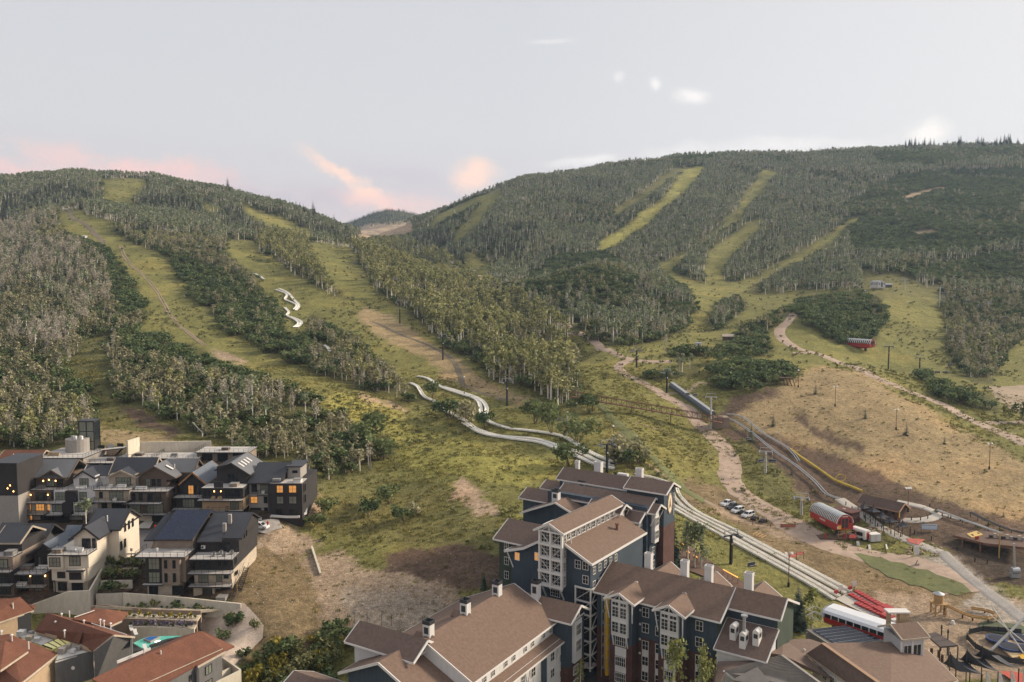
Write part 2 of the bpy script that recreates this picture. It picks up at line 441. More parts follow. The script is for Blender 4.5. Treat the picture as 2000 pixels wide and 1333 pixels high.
# ski runs cut through the forest
RUNS = [
 (0, [(108,402),(150,402),(165,415),(215,435),(225,450),(245,468),(265,475),(300,487),(325,505),(345,530),(360,560),(375,575),(400,600),(420,625),(440,650),(480,670),(525,690),(560,705),(600,725),(640,738),(700,760),(750,775),(800,795),(850,805),(905,835),(820,860),(700,812),(670,792),(640,782),(605,771),(580,746),(550,736),(525,731),(500,721),(480,709),(420,692),(390,687),(360,674),(335,666),(325,641),(300,641),(280,626),(292,612),(285,590),(265,560),(250,530),(225,500),(205,478),(165,465),(122,450)]),
 (7, [(180,660),(215,652),(205,682),(207,720),(217,760),(222,775),(260,790),(290,812),(340,832),(415,860),(415,868),(200,860),(182,825),(178,790),(165,750),(128,715),(150,700),(160,680)]),
 (0, [(195,350),(290,348),(282,365),(262,385),(258,395),(275,405),(240,400),(225,398),(185,385),(205,378),(208,370)]),
 (0, [(358,360),(372,372),(390,390),(420,405),(452,416),(400,413),(398,400),(380,385)]),
 (0, [(470,390),(500,410),(530,418),(560,430),(600,450),(628,466),(605,462),(570,452),(520,437),(490,422),(475,407)]),
 (0, [(443,468),(495,478),(520,503),(550,518),(580,542),(620,562),(650,582),(690,595),(760,600),(800,626),(835,643),(862,664),(892,690),(925,710),(962,740),(1010,760),(1065,784),(1105,804),(1150,830),(1050,860),(900,830),(800,760),(770,720),(730,690),(690,650),(640,630),(600,610),(560,588),(540,565),(500,538),(470,518),(447,500)]),
 (0, [(608,488),(680,484),(690,505),(705,520),(720,550),(730,565),(755,580),(785,604),(690,596),(660,570),(645,546),(628,523)]),
 (4, [(703,442),(805,433),(806,450),(790,462),(700,466)]),
 # right mountain
 (1, [(1380,324),(1365,346),(1345,370),(1310,396),(1270,436),(1230,461),(1200,481),(1160,491),(1170,474),(1225,439),(1260,409),(1295,389),(1320,354),(1340,329)]),
 (7, [(1325,325),(1340,330),(1300,356),(1250,396),(1205,421),(1195,412),(1250,380),(1290,345)]),
 (0, [(1490,328),(1520,335),(1500,360),(1490,375),(1460,405),(1450,430),(1415,446),(1370,476),(1340,501),(1320,521),(1310,536),(1276,523),(1310,504),(1360,479),(1410,439),(1440,409),(1450,384),(1480,350)]),
 (0, [(1500,425),(1480,446),(1450,481),(1430,496),(1415,521),(1415,552),(1378,552),(1377,520),(1380,500),(1400,480),(1440,450),(1470,430)]),
 (0, [(1692,421),(1662,440),(1622,476),(1562,511),(1492,546),(1452,572),(1400,580),(1350,575),(1350,558),(1420,554),(1480,539),(1520,514),(1560,494),(1620,459),(1665,424)]),
 (0, [(1300,525),(1380,556),(1450,562),(1458,572),(1475,582),(1600,566),(1642,562),(1602,582),(1572,592),(1520,602),(1480,622),(1440,652),(1418,642),(1455,612),(1460,590),(1415,575),(1395,600),(1380,632),(1350,662),(1310,682),(1280,702),(1240,690),(1300,662),(1340,642),(1365,602),(1352,570),(1310,545)]),
 (0, [(985,362),(970,395),(945,420),(935,440),(905,462),(892,472),(925,500),(960,530),(975,540),(940,545),(915,520),(905,490),(880,470),(890,455),(905,440),(940,395),(900,416),(858,436),(840,452),(838,440),(850,420),(870,408),(900,398),(950,374)]),
 (4, [(1760,385),(1830,365),(1880,362),(1830,372),(1775,390)]),
 (4, [(1780,452),(1830,448),(1830,455),(1790,460)]),
]
for v, p in RUNS:
 F_(0, p); G_(v, p)
# open land on the right
F_(0, [(1730,575),(1830,560),(1845,600),(1850,650),(1855,690),(1890,740),(1935,742),(1965,700),(2000,660),(2000,900),(1560,760),(1540,690),(1700,675),(1735,640)])
F_(0, [(1682,532),(1780,536),(1805,575),(1690,582)])
F_(3, [(1560,585),(1640,572),(1700,578),(1732,600),(1730,640),(1708,668),(1640,668),(1600,650),(1565,632),(1550,605)])
F_(5, [(1840,572),(2000,580),(2000,660),(1962,700),(1932,740),(1888,737),(1855,692),(1850,650),(1845,600)])
F_(3, [(1772,732),(1808,722),(1850,747),(1900,767),(1960,802),(1965,815),(1900,800),(1830,775),(1782,747)])
F_(3, [(1382,732),(1400,708),(1470,698),(1540,708),(1560,735),(1500,755),(1425,760),(1382,750)])
F_(1, [(1300,690),(1340,676),(1390,680),(1390,700),(1302,705)])
F_(3, [(1385,685),(1420,670),(1510,665),(1515,690),(1440,697),(1385,700)])
F_(1, [(1370,640),(1400,592),(1440,577),(1465,602),(1440,622),(1402,647)])
F_(1, [(1422,660),(1482,622),(1562,592),(1545,612),(1502,642),(1497,665),(1432,672)])
F_(1, [(1255,725),(1370,715),(1370,735),(1320,742),(1255,740)])
# ground covers
G_(2, [(1400,815),(1500,765),(1540,742),(1600,715),(1680,730),(1800,790),(2000,895),(2000,1010),(1900,1000),(1800,985),(1700,950),(1600,890),(1500,850),(1440,840)])
G_(3, [(1395,800),(1420,770),(1480,760),(1530,752),(1500,772),(1440,800),(1400,825),(1390,830)])
G_(3, [(1380,832),(1430,830),(1500,855),(1600,900),(1690,955),(1800,1000),(1990,1030),(2000,1150),(1900,1130),(1800,1060),(1690,1010),(1600,985),(1560,960),(1500,900),(1440,870)])
G_(9, [(1330,940),(1420,960),(1500,1000),(1560,1040),(1650,1090),(1720,1110),(1860,1168),(1700,1180),(1650,1155),(1560,1105),(1450,1045),(1340,985)])
G_(9, [(1440,860),(1500,880),(1560,930),(1610,985),(1570,1005),(1490,955),(1440,900)])
G_(3, [(1400,830),(1500,846),(1560,862),(1620,880),(1700,920),(1800,958),(1900,988),(2000,1006),(2000,1080),(1800,1030),(1690,1005),(1600,985),(1540,940),(1480,890)])
G_(3, [(1562,790),(1600,830),(1700,880),(1690,890),(1600,845),(1560,810)])
G_(8, [(1800,1030),(1900,1060),(1990,1075),(2000,1150),(1920,1130),(1830,1070)])
G_(4, [(1560,1015),(1640,1075),(1760,1090),(1830,1105),(1900,1140),(2000,1180),(2000,1333),(1600,1333),(1640,1180),(1720,1150),(1890,1160),(1880,1130),(1800,1110),(1720,1085),(1640,1085),(1590,1070),(1520,1030)])
G_(5, [(1690,1090),(1830,1080),(1900,1130),(2000,1200),(2000,1260),(1900,1190),(1830,1130),(1760,1105)])
G_(4, [(1400,985),(1440,1000),(1520,1030),(1600,1062),(1560,1075),(1480,1030),(1400,1005)])
G_(7, [(1330,880),(1440,850),(1500,900),(1560,960),(1600,1000),(1560,1010),(1480,960),(1420,900)])
G_(9, [(1400,1010),(1440,1020),(1500,1045),(1620,1080),(1700,1090),(1890,1150),(1880,1165),(1720,1150),(1600,1110)])
# slopes behind the hotel
G_(2, [(870,720),(960,745),(1060,790),(1000,790),(900,740)])
G_(2, [(720,600),(800,640),(880,690),(940,740),(1000,770),(930,770),(860,740),(820,690),(740,660),(700,620)])
G_(4, [(400,690),(440,690),(482,705),(470,712),(420,700)])
G_(4, [(690,760),(720,780),(800,810),(780,812),(700,785)])
G_(1, [(620,760),(720,790),(860,850),(960,880),(1080,900),(1090,930),(900,930),(800,910),(760,880),(690,840)])
G_(7, [(560,960),(700,930),(860,950),(1000,1000),(990,1060),(880,1060),(700,1050),(620,1030)])
G_(3, [(760,1070),(880,1060),(990,1070),(985,1140),(900,1150),(780,1130)])
G_(4, [(610,1075),(680,1075),(760,1100),(900,1140),(900,1190),(800,1230),(700,1240),(600,1200),(560,1150)])
G_(6, [(690,1140),(790,1140),(880,1180),(820,1230),(720,1215)])
G_(4, [(470,1080),(560,1030),(620,1050),(600,1080),(620,1110),(560,1120)])
G_(7, [(470,1090),(540,1070),(590,1110),(600,1180),(560,1240),(480,1190),(460,1160)])
G_(4, [(900,930),(950,960),(980,1000),(930,1000),(880,950)])
G_(4, [(595,950),(620,985),(625,1010),(600,1015),(590,985)])
G_(3, [(240,790),(290,815),(350,845),(330,858),(270,840),(230,805)])
G_(2, [(150,830),(240,845),(400,868),(400,885),(200,880)])
G_(9, [(455,1120),(480,1085),(540,1060),(600,1075),(625,1120),(640,1180),(640,1260),(560,1290),(500,1300),(520,1240),(510,1215),(480,1180)])
G_(4, [(520,1050),(560,1035),(600,1050),(585,1070),(545,1075)])
# townhouse ground, terraces
G_(8, [(0,900),(160,890),(420,880),(590,930),(600,1010),(500,1060),(480,1180),(0,1200)])
G_(5, [(200,1190),(450,1190),(520,1230),(510,1260),(480,1300),(400,1333),(150,1333),(150,1220)])
PAL = np.array([
 (.188,.177,.060), (.268,.248,.072), (.330,.245,.132), (.128,.088,.062), (.365,.270,.185), (.40,.345,.285), (.37,.295,.22), (.160,.150,.058), (.085,.062,.045), (.225,.165,.092)], np.float32)
def look(img, px, py):
 ix = np.clip((px / 2).astype(int), 0, RW - 1); iy = np.clip((py / 2).astype(int), 0, RH - 1)
 return img[iy, ix]
def terrain():
 px, py = proj(XX, YY, ZZ)
 j1 = (fbm(XX / 12, YY / 12, 3) - .45) * 26 + (fbm(XX / 45 + 3, YY / 45, 3) - .45) * 40 + (fbm(XX / 2.2, YY / 2.2, 2) - .4) * 14
 j2 = (fbm(XX / 12 + 40, YY / 12 + 9, 3) - .45) * 26 + (fbm(XX / 45 + 31, YY / 45, 3) - .45) * 40 + (fbm(XX / 2.2 + 8, YY / 2.2, 2) - .4) * 14
 k = np.clip(480 / YY, .10, 2.4)
 vis = (WW >= RUNMAX - 1e-4) & (px > -60) & (px < 2060)
 acc = np.zeros(px.shape + (3,), np.float32)
 for dx, dy in ((0, 0), (5, 2), (-5, -2), (2, -4), (-2, 4)):
  g = look(GR, px + j1 * k + dx, py + j2 * k * .7 + dy)
  f = look(FL, px + j1 * k + dx, py + j2 * k * .7 + dy)
  c = PAL[g]
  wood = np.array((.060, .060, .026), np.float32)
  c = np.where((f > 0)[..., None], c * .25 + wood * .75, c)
  acc += c
 acc /= 5
 hid = np.where((YY > 420)[..., None], np.array((.07, .075, .03), np.float32), np.array((.16, .15, .06), np.float32))
 acc = np.where(vis[..., None], acc, hid)
 # patches of drier and greener growth that follow the ground
 n1 = fbm(XX / 26, YY / 26, 4)[..., None]; n2 = fbm(XX / 5.5 + 9, YY / 5.5, 3)[..., None]; n3 = fbm(XX / 1.7, YY / 1.7 + 3, 2)[..., None]
 acc = acc * (0.60 + .50 * n1 + .32 * n2 + .22 * n3)
 dry = np.clip((n1 - .47) * 3.5, 0, 1) * .45
 acc = acc * (1 - dry) + (acc * np.array((1.28, 1.06, .95), np.float32)) * dry
 verts = np.stack([XX, YY, ZZ], -1).reshape(-1, 3).astype(np.float32)
 ii, jj = np.meshgrid(np.arange(NU - 1), np.arange(NL - 1), indexing='ij')
 a = (ii * NL + jj).ravel()
 quads = np.stack([a, a + NL, a + NL + 1, a + 1], 1).astype(np.int32)
 me = bpy.data.meshes.new('terrain')
 me.vertices.add(len(verts)); me.vertices.foreach_set('co', verts.ravel())
 me.loops.add(quads.size); me.loops.foreach_set('vertex_index', quads.ravel())
 me.polygons.add(len(quads))
 me.polygons.foreach_set('loop_start', np.arange(0, quads.size, 4, dtype=np.int32))
 try:
  me.polygons.foreach_set('loop_total', np.full(len(quads), 4, np.int32))
 except Exception:
  pass
 me.polygons.foreach_set('use_smooth', np.ones(len(quads), bool))
 at = me.attributes.new('cover', 'FLOAT_COLOR', 'POINT')
 rgba = np.ones((len(verts), 4), np.float32); rgba[:, :3] = np.clip(acc.reshape(-1, 3), 0.01, .8)
 at.data.foreach_set('color', rgba.ravel())
 me.update(); me.validate()
 m = bpy.data.materials.new('ground_cover'); m.use_nodes = True
 t = m.node_tree; b = t.nodes['Principled BSDF']
 b.inputs['Roughness'].default_value = .95; b.inputs['Specular IOR Level'].default_value = .1
 av = nd(t, 'ShaderNodeAttribute', attribute_name='cover')
 geo = nd(t, 'ShaderNodeNewGeometry')
 cols = av.outputs['Color']
 for sc_, lo, hi, det in ((2.6, .62, 1.4, 5.0), (.75, .60, 1.42, 6.0), (.14, .78, 1.24, 5.0)):
  n = nd(t, 'ShaderNodeTexNoise', in_Scale=sc_, in_Detail=det, in_Roughness=.72)
  lk(t, geo.outputs['Position'], n.inputs['Vector'])
  r = nd(t, 'ShaderNodeMapRange', i1=.32, i2=.68, i3=lo, i4=hi)
  lk(t, n.outputs['Fac'], r.inputs[0])
  s = nd(t, 'ShaderNodeVectorMath', operation='SCALE')
  lk(t, cols, s.inputs[0]); lk(t, r.outputs[0], s.inputs['Scale'])
  cols = s.outputs[0]
 lk(t, cols, b.inputs['Base Color'])
 n = nd(t, 'ShaderNodeTexNoise', in_Scale=1.6, in_Detail=6.0, in_Roughness=.75)
 lk(t, geo.outputs['Position'], n.inputs['Vector'])
 bp = nd(t, 'ShaderNodeBump', in_Strength=1.0, in_Distance=.7)
 lk(t, n.outputs['Fac'], bp.inputs['Height']); lk(t, bp.outputs[0], b.inputs['Normal'])
 me.materials.append(m)
 o = bpy.data.objects.new('terrain', me); COL.objects.link(o)
 o['kind'] = 'structure'
 # outer land so the scene goes on past the modelled valley
 mb = bpy.data.meshes.new('outer_land')
 z0 = float(ZZ.min()) - 3
 mb.from_pydata([(-5100, -280, z0), (5100, -280, z0), (5100, 5100, z0), (-5100, 5100, z0)], [], [(0, 1, 2, 3)])
 mb.materials.append(mat('outer_soil', (.13, .12, .06), scale=.02, noise=.3))
 o2 = bpy.data.objects.new('ground', mb); COL.objects.link(o2); o2['kind'] = 'structure'
terrain()
# ---------------------------------------------------------------- trees
def leaf_mat(name, dark, light, trans=.25, vary=.5):
 m = bpy.data.materials.new(name); m.use_nodes = True
 t = m.node_tree
 b = t.nodes['Principled BSDF']; out = t.nodes['Material Output']
 b.inputs['Roughness'].default_value = .75; b.inputs['Specular IOR Level'].default_value = .25
 oi = nd(t, 'ShaderNodeObjectInfo')
 r = nd(t, 'ShaderNodeValToRGB')
 r.color_ramp.elements[0].color = (*dark, 1); r.color_ramp.elements[1].color = (*light, 1)
 av = nd(t, 'ShaderNodeAttribute', attribute_name='tint')
 mr = nd(t, 'ShaderNodeMapRange', i1=0, i2=1, i3=1 - vary, i4=1 + vary)
 lk(t, av.outputs['Fac'], mr.inputs[0])
 lk(t, oi.outputs['Random'], r.inputs[0])
 s = nd(t, 'ShaderNodeVectorMath', operation='SCALE')
 lk(t, r.outputs[0], s.inputs[0]); lk(t, mr.outputs[0], s.inputs['Scale'])
 lk(t, s.outputs[0], b.inputs['Base Color'])
 if trans:
  tr = nd(t, 'ShaderNodeBsdfTranslucent'); lk(t, s.outputs[0], tr.inputs[0])
  mx = nd(t, 'ShaderNodeMixShader', i0=trans)
  lk(t, b.outputs[0], mx.inputs[1]); lk(t, tr.outputs[0], mx.inputs[2]); lk(t, mx.outputs[0], out.inputs[0])
 return m
M_ASPEN = leaf_mat('aspen_leaves', (.155, .195, .105), (.30, .315, .185))
M_ASPENSUN = leaf_mat('sunlit_aspen_leaves', (.205, .215, .085), (.37, .35, .155))  # aspen leaves made lighter and yellower; sunlight on the spur is in this colour
M_OAK = leaf_mat('oak_leaves', (.066, .102, .040), (.165, .195, .075))
M_FIR = leaf_mat('fir_needles', (.045, .066, .045), (.080, .105, .062), 0, .4)
M_BARE = leaf_mat('bare_twigs', (.33, .29, .22), (.47, .42, .33), .1, .35)
M_GREY = leaf_mat('grey_green_leaves', (.20, .195, .10), (.37, .335, .205))
M_SPRUCE = leaf_mat('blue_spruce_needles', (.035, .055, .040), (.055, .075, .052), 0, .4)
M_SAGE = leaf_mat('sage_leaves', (.15, .155, .06), (.25, .24, .10), .2)
M_GOLDBUSH = leaf_mat('yellow_flowering_leaves', (.16, .15, .03), (.30, .24, .04), .2)
M_GRASS = leaf_mat('dry_grass_blades', (.125, .135, .036), (.33, .28, .10), .2, .35)
M_LAV = leaf_mat('lavender_leaves', (.15, .13, .17), (.22, .19, .24), .2)
M_BARK = mat('pale_aspen_bark', (.70, .65, .55), noise=.18, scale=1.5)
M_BARKD = mat('dark_bark', (.14, .11, .085), noise=.25, scale=2)
M_BARKG = mat('grey_dead_bark', (.36, .32, .27), noise=.25, scale=2)
class TB:
 """collects tubes and leaf faces, then makes meshes"""
 def __init__(S):
  S.v = []; S.f = []; S.tint = []
 def tube(S, pts, rads, n=4):
  base = len(S.v)
  for k, (p, r) in enumerate(zip(pts, rads)):
   p = Vector(p)
   d = (Vector(pts[min(k + 1, len(pts) - 1)]) - Vector(pts[max(k - 1, 0)])).normalized()
   a = d.cross(Vector((.3, .9, .1))).normalized(); b = d.cross(a)
   for i in range(n):
    an = 2 * math.pi * i / n
    S.v.append(tuple(p + (a * math.cos(an) + b * math.sin(an)) * r)); S.tint.append(.5)
  for k in range(len(pts) - 1):
   for i in range(n):
    S.f.append((base + k * n + i, base + k * n + (i + 1) % n, base + (k + 1) * n + (i + 1) % n, base + (k + 1) * n + i))
 def leaf(S, p, s, rng, flat=.5, tint=None, asp=1.0):
  nrm = Vector((rng.gauss(0, 1), rng.gauss(0, 1), rng.gauss(flat, 1))).normalized()
  a = nrm.cross(Vector((rng.random() - .5, rng.random() - .5, rng.random() - .5))).normalized(); b = nrm.cross(a)
  k = len(S.v); p = Vector(p)
  tt = rng.random() if tint is None else tint
  for q in ((-1, -.6), (.2, -1), (1, .5), (-.3, 1)):
   S.v.append(tuple(p + a * q[0] * s + b * q[1] * s * asp)); S.tint.append(tt)
  S.f.append((k, k + 1, k + 2, k + 3))
 def mesh(S, name, m):
  me = bpy.data.meshes.new(name)
  me.from_pydata(S.v, [], S.f)
  at = me.attributes.new('tint', 'FLOAT', 'POINT'); at.data.foreach_set('value', S.tint)
  me.materials.append(m); me.update()
  return me
def aspen(seed, h=12.0, leaves=150, ls=.55, bare=.42, wid=.19, col=None, trunk=None, name='aspen'):
 """pale slim trunk with a few limbs, leaf clumps in the upper part"""
 g = random.Random(seed)
 T, C = TB(), TB()
 lean = (g.uniform(-.05, .05) * h, g.uniform(-.05, .05) * h)
 pt = lambda f: Vector((lean[0] * f * f, lean[1] * f * f, h * f))
 T.tube([pt(f) for f in (-.03, .3, .62, .93)], [.026 * h, .023 * h, .017 * h, .006 * h], 5)
 cl = []
 for i in range(g.randint(5, 8)):
  f = g.uniform(bare * .8, .85); a = g.uniform(0, 6.28); L = h * wid * g.uniform(.6, 1.1) * (1.15 - f * .6)
  e = pt(f) + Vector((math.cos(a) * L, math.sin(a) * L, L * g.uniform(.5, 1.1)))
  T.tube([pt(f), (pt(f) + e) / 2 + Vector((0, 0, .1)), e], [.006 * h, .004 * h, .0015 * h], 3)
  cl.append((e, L * .75))
 for f in (.7, .82, .93):
  cl.append((pt(f), h * wid * (1.15 - f) * 1.5))
 for i in range(leaves):
  c, r = g.choice(cl)
  d = Vector((g.gauss(0, .5), g.gauss(0, .5), g.gauss(0, .6)))
  p = c + d * r
  if p.z < h * bare * .75: continue
  C.leaf(p, ls * g.uniform(.6, 1.3), g)
 return T.mesh(name + '_trunk', trunk or M_BARK), C.mesh(name + '_crown', col or M_ASPEN)
def bare_tree(seed, h=11.0, name='bare'):
 """grey aspen with few leaves: many upright twigs"""
 g = random.Random(seed); T, C = TB(), TB()
 for s in range(g.randint(1, 3)):
  b0 = Vector((g.uniform(-.6, .6), g.uniform(-.6, .6), 0)); lx, ly = g.uniform(-1, 1), g.uniform(-1, 1); hh = h * g.uniform(.75, 1)
  pt = lambda f: b0 + Vector((lx * f * f, ly * f * f, hh * f))
  T.tube([pt(f) for f in (-.03, .35, .7, 1)], [.014 * h, .010 * h, .006 * h, .0015 * h], 4)
  for i in range(9):
   f = g.uniform(.3, .92); a = g.uniform(0, 6.28); L = h * g.uniform(.08, .2)
   e = pt(f) + Vector((math.cos(a) * L * .55, math.sin(a) * L * .55, L))
   T.tube([pt(f), e], [.0045 * h, .0015 * h], 3)
   for k in range(5):
    C.leaf(e + Vector((g.gauss(0, .35), g.gauss(0, .35), g.gauss(0, .5))), g.uniform(.22, .5), g, 0, None, .45)
 return T.mesh(name + '_trunk', M_BARKG), C.mesh(name + '_crown', M_BARE)
def oak(seed, h=4.5, leaves=150, ls=.42, m=None, wid=.62, name='oak'):
 """scrub oak: several crooked stems, dense uneven crown down to the ground"""
 g = random.Random(seed); T, C = TB(), TB()
 cl = []
 for i in range(5):
  a = g.uniform(0, 6.28); L = h * g.uniform(.25, wid)
  e = Vector((math.cos(a) * L, math.sin(a) * L, h * g.uniform(.45, .85)))
  T.tube([(0, 0, -.3), e * .5 + Vector((0, 0, .15)), e], [.02 * h, .014 * h, .005 * h], 4)
  cl.append((e, h * g.uniform(.22, .34)))
 cl.append((Vector((0, 0, h * .7)), h * .3))
 for i in range(leaves):
  c, r = g.choice(cl)
  d = Vector((g.gauss(0, 1), g.gauss(0, 1), g.gauss(0, 1))).normalized() * r * g.uniform(.5, 1.1)
  p = c + d
  if p.z < .15: p.z = g.uniform(.15, h * .4)
  C.leaf(p, ls * g.uniform(.6, 1.3), g, .6)
 return T.mesh(name + '_trunk', M_BARKD), C.mesh(name + '_crown', m or M_OAK)
def fir(seed, h=14.0, tiers=13, per=9, m=None, wid=.17, name='fir'):
 g = random.Random(seed); T, C = TB(), TB()
 T.tube([(0, 0, -.3), (0, 0, h * .5), (0, 0, h)], [.014 * h, .009 * h, .001 * h], 5)
 for k in range(tiers):
  f = .08 + .9 * (k + g.uniform(-.2, .2)) / tiers
  R = h * wid * (1 - f) ** .85 + .12
  for i in range(per if f < .7 else per - 3):
   a = g.uniform(0, 6.28); r = R * g.uniform(.7, 1.1)
   d = Vector((math.cos(a), math.sin(a), 0)); sd = Vector((-math.sin(a), math.cos(a), 0))
   b0 = Vector((0, 0, h * f)); dz = r * g.uniform(.25, .5)
   w = r * .30
   i0 = len(C.v)
   for q in (b0, b0 + d * r * .55 + sd * w - Vector((0, 0, dz * .45)), b0 + d * r - Vector((0, 0, dz)), b0 + d * r * .55 - sd * w - Vector((0, 0, dz * .45))):
    C.v.append(tuple(q)); C.tint.append(0)
   tt = g.random()
   C.tint[-4:] = [tt] * 4
   C.f.append((i0, i0 + 1, i0 + 2, i0 + 3))
 return T.mesh(name + '_trunk', M_BARKD), C.mesh(name + '_crown', m or M_FIR)
def tuft(seed, h=.6):
 """a clump of grass blades"""
 g = random.Random(seed); T, C = TB(), TB()
 T.tube([(0, 0, -.1), (0, 0, .02)], [.02, .02], 3)
 for i in range(16):
  a = g.uniform(0, 6.28); r = g.uniform(.05, .7); b0 = Vector((math.cos(a) * r, math.sin(a) * r, -.05)); tp = b0 + Vector((g.uniform(-.25, .25), g.uniform(-.25, .25), h * g.uniform(.4, 1.1)))
  s = Vector((-math.sin(a + 1), math.cos(a + 1), 0)) * g.uniform(.05, .14)
  k = len(C.v); tt = g.random()
  for q in (b0 - s, b0 + s, tp + s * .3, tp - s * .3): C.v.append(tuple(q)); C.tint.append(tt)
  C.f.append((k, k + 1, k + 2, k + 3))
 return T.mesh('tuft_root', M_BARKD), C.mesh('tuft_blades', M_GRASS)
KINDS = {
 'aspen': [aspen(10 + i, 12, 90, .50, .56, .15) for i in range(6)],
 'spur_aspen': [aspen(30 + i, 12, 120, .50, .46, .17, M_ASPENSUN) for i in range(6)],  # same aspen, with the spur's sunlight put into its leaf colour
 'young_aspen': [aspen(40 + i, 9, 150, .46, .20, .24, M_GREY) for i in range(5)],
 'bare': [bare_tree(60 + i) for i in range(6)],
 'oak': [oak(80 + i) for i in range(6)],
 'fir': [fir(100 + i) for i in range(4)],
 'tuft': [tuft(140 + i) for i in range(6)],
 'bush': [oak(130 + i, 1.1, 46, .22, M_SAGE, .8, 'bush') for i in range(4)],
}
BASEH = {'aspen': 12, 'spur_aspen': 12, 'young_aspen': 9, 'bare': 11, 'oak': 4.5, 'fir': 14, 'bush': 1.1, 'tuft': .6}
def joined(pair, name):
 """trunk and crown in one mesh for the trees that are part of a mass"""
 a, b = pair
 nv = len(a.vertices)
 v = [tuple(x.co) for x in a.vertices] + [tuple(x.co) for x in b.vertices]
 f = [tuple(p.vertices) for p in a.polygons] + [tuple(i + nv for i in p.vertices) for p in b.polygons]
 me = bpy.data.meshes.new(name); me.from_pydata(v, [], f)
 me.materials.append(a.materials[0]); me.materials.append(b.materials[0])
 me.polygons.foreach_set('material_index', [0] * len(a.polygons) + [1] * len(b.polygons))
 at = me.attributes.new('tint', 'FLOAT', 'POINT')
 ta = np.full(nv, .5, np.float32); tb = np.empty(len(b.vertices), np.float32); b.attributes['tint'].data.foreach_get('value', tb)
 at.data.foreach_set('value', np.concatenate([ta, tb])); me.update()
 return me
def gn_group(name, coll):
 ng = bpy.data.node_groups.new(name, 'GeometryNodeTree')
 ng.interface.new_socket('Geometry', in_out='INPUT', socket_type='NodeSocketGeometry')
 ng.interface.new_socket('Geometry', in_out='OUTPUT', socket_type='NodeSocketGeometry')
 gi = ng.nodes.new('NodeGroupInput'); go = ng.nodes.new('NodeGroupOutput')
 ci = ng.nodes.new('GeometryNodeCollectionInfo')
 ci.inputs['Collection'].default_value = coll
 ci.inputs['Separate Children'].default_value = True
 ci.inputs['Reset Children'].default_value = True
 ip = ng.nodes.new('GeometryNodeInstanceOnPoints')
 ip.inputs['Pick Instance'].default_value = True
 def named(n, typ):
  a = ng.nodes.new('GeometryNodeInputNamedAttribute'); a.data_type = typ; a.inputs['Name'].default_value = n
  return [s for s in a.outputs if s.enabled and s.name == 'Attribute'][0]
 ng.links.new(gi.outputs[0], ip.inputs['Points'])
 ng.links.new(ci.outputs[0], ip.inputs['Instance'])
 ng.links.new(named('variant', 'INT'), ip.inputs['Instance Index'])
 ng.links.new(named('turn', 'FLOAT_VECTOR'), ip.inputs['Rotation'])
 ng.links.new(named('size', 'FLOAT_VECTOR'), ip.inputs['Scale'])
 ng.links.new(ip.outputs[0], go.inputs[0])
 return ng
GNG = {}
def mass(name, kind, pts, turn, size, var, label, cat):
 if kind not in GNG:
  cl = bpy.data.collections.new(kind + '_source')
  for i, pr in enumerate(KINDS[kind]):
   o = bpy.data.objects.new('%s_source_%02d' % (kind, i), joined(pr, kind + '_whole'))
   cl.objects.link(o)
  GNG[kind] = gn_group(kind + '_scatter', cl)
 me = bpy.data.meshes.new(name)
 me.vertices.add(len(pts)); me.vertices.foreach_set('co', pts.astype(np.float32).ravel())
 a = me.attributes.new('variant', 'INT', 'POINT'); a.data.foreach_set('value', var.astype(np.int32))
 a = me.attributes.new('turn', 'FLOAT_VECTOR', 'POINT'); r = np.zeros((len(pts), 3), np.float32); r[:, 2] = turn; r[:, 0] = (np.random.RandomState(3).rand(len(pts)) - .5) * .12
 a.data.foreach_set('vector', r.ravel())
 a = me.attributes.new('size', 'FLOAT_VECTOR', 'POINT'); a.data.foreach_set('vector', size.astype(np.float32).ravel())
 me.update()
 o = bpy.data.objects.new(name, me); COL.objects.link(o)
 md = o.modifiers.new('scatter', 'NODES'); md.node_group = GNG[kind]
 o['kind'] = 'stuff'; o['label'] = label; o['category'] = cat
 return o
def single_tree(kind, name, label, cat, group, loc, rz, s, var, pair=None):
 tr, cr = pair or KINDS[kind][var % len(KINDS[kind])]
 e = bpy.data.objects.new(name, None); COL.objects.link(e)
 e.location = loc; e.rotation_euler = (0, 0, rz); e.scale = (s[0], s[1], s[2]); e.empty_display_size = .5
 set_props(e, label, cat, group)
 for n, me in (('trunk', tr), ('crown', cr)):
  o = bpy.data.objects.new(n, me); COL.objects.link(o); o.parent = e
 return e
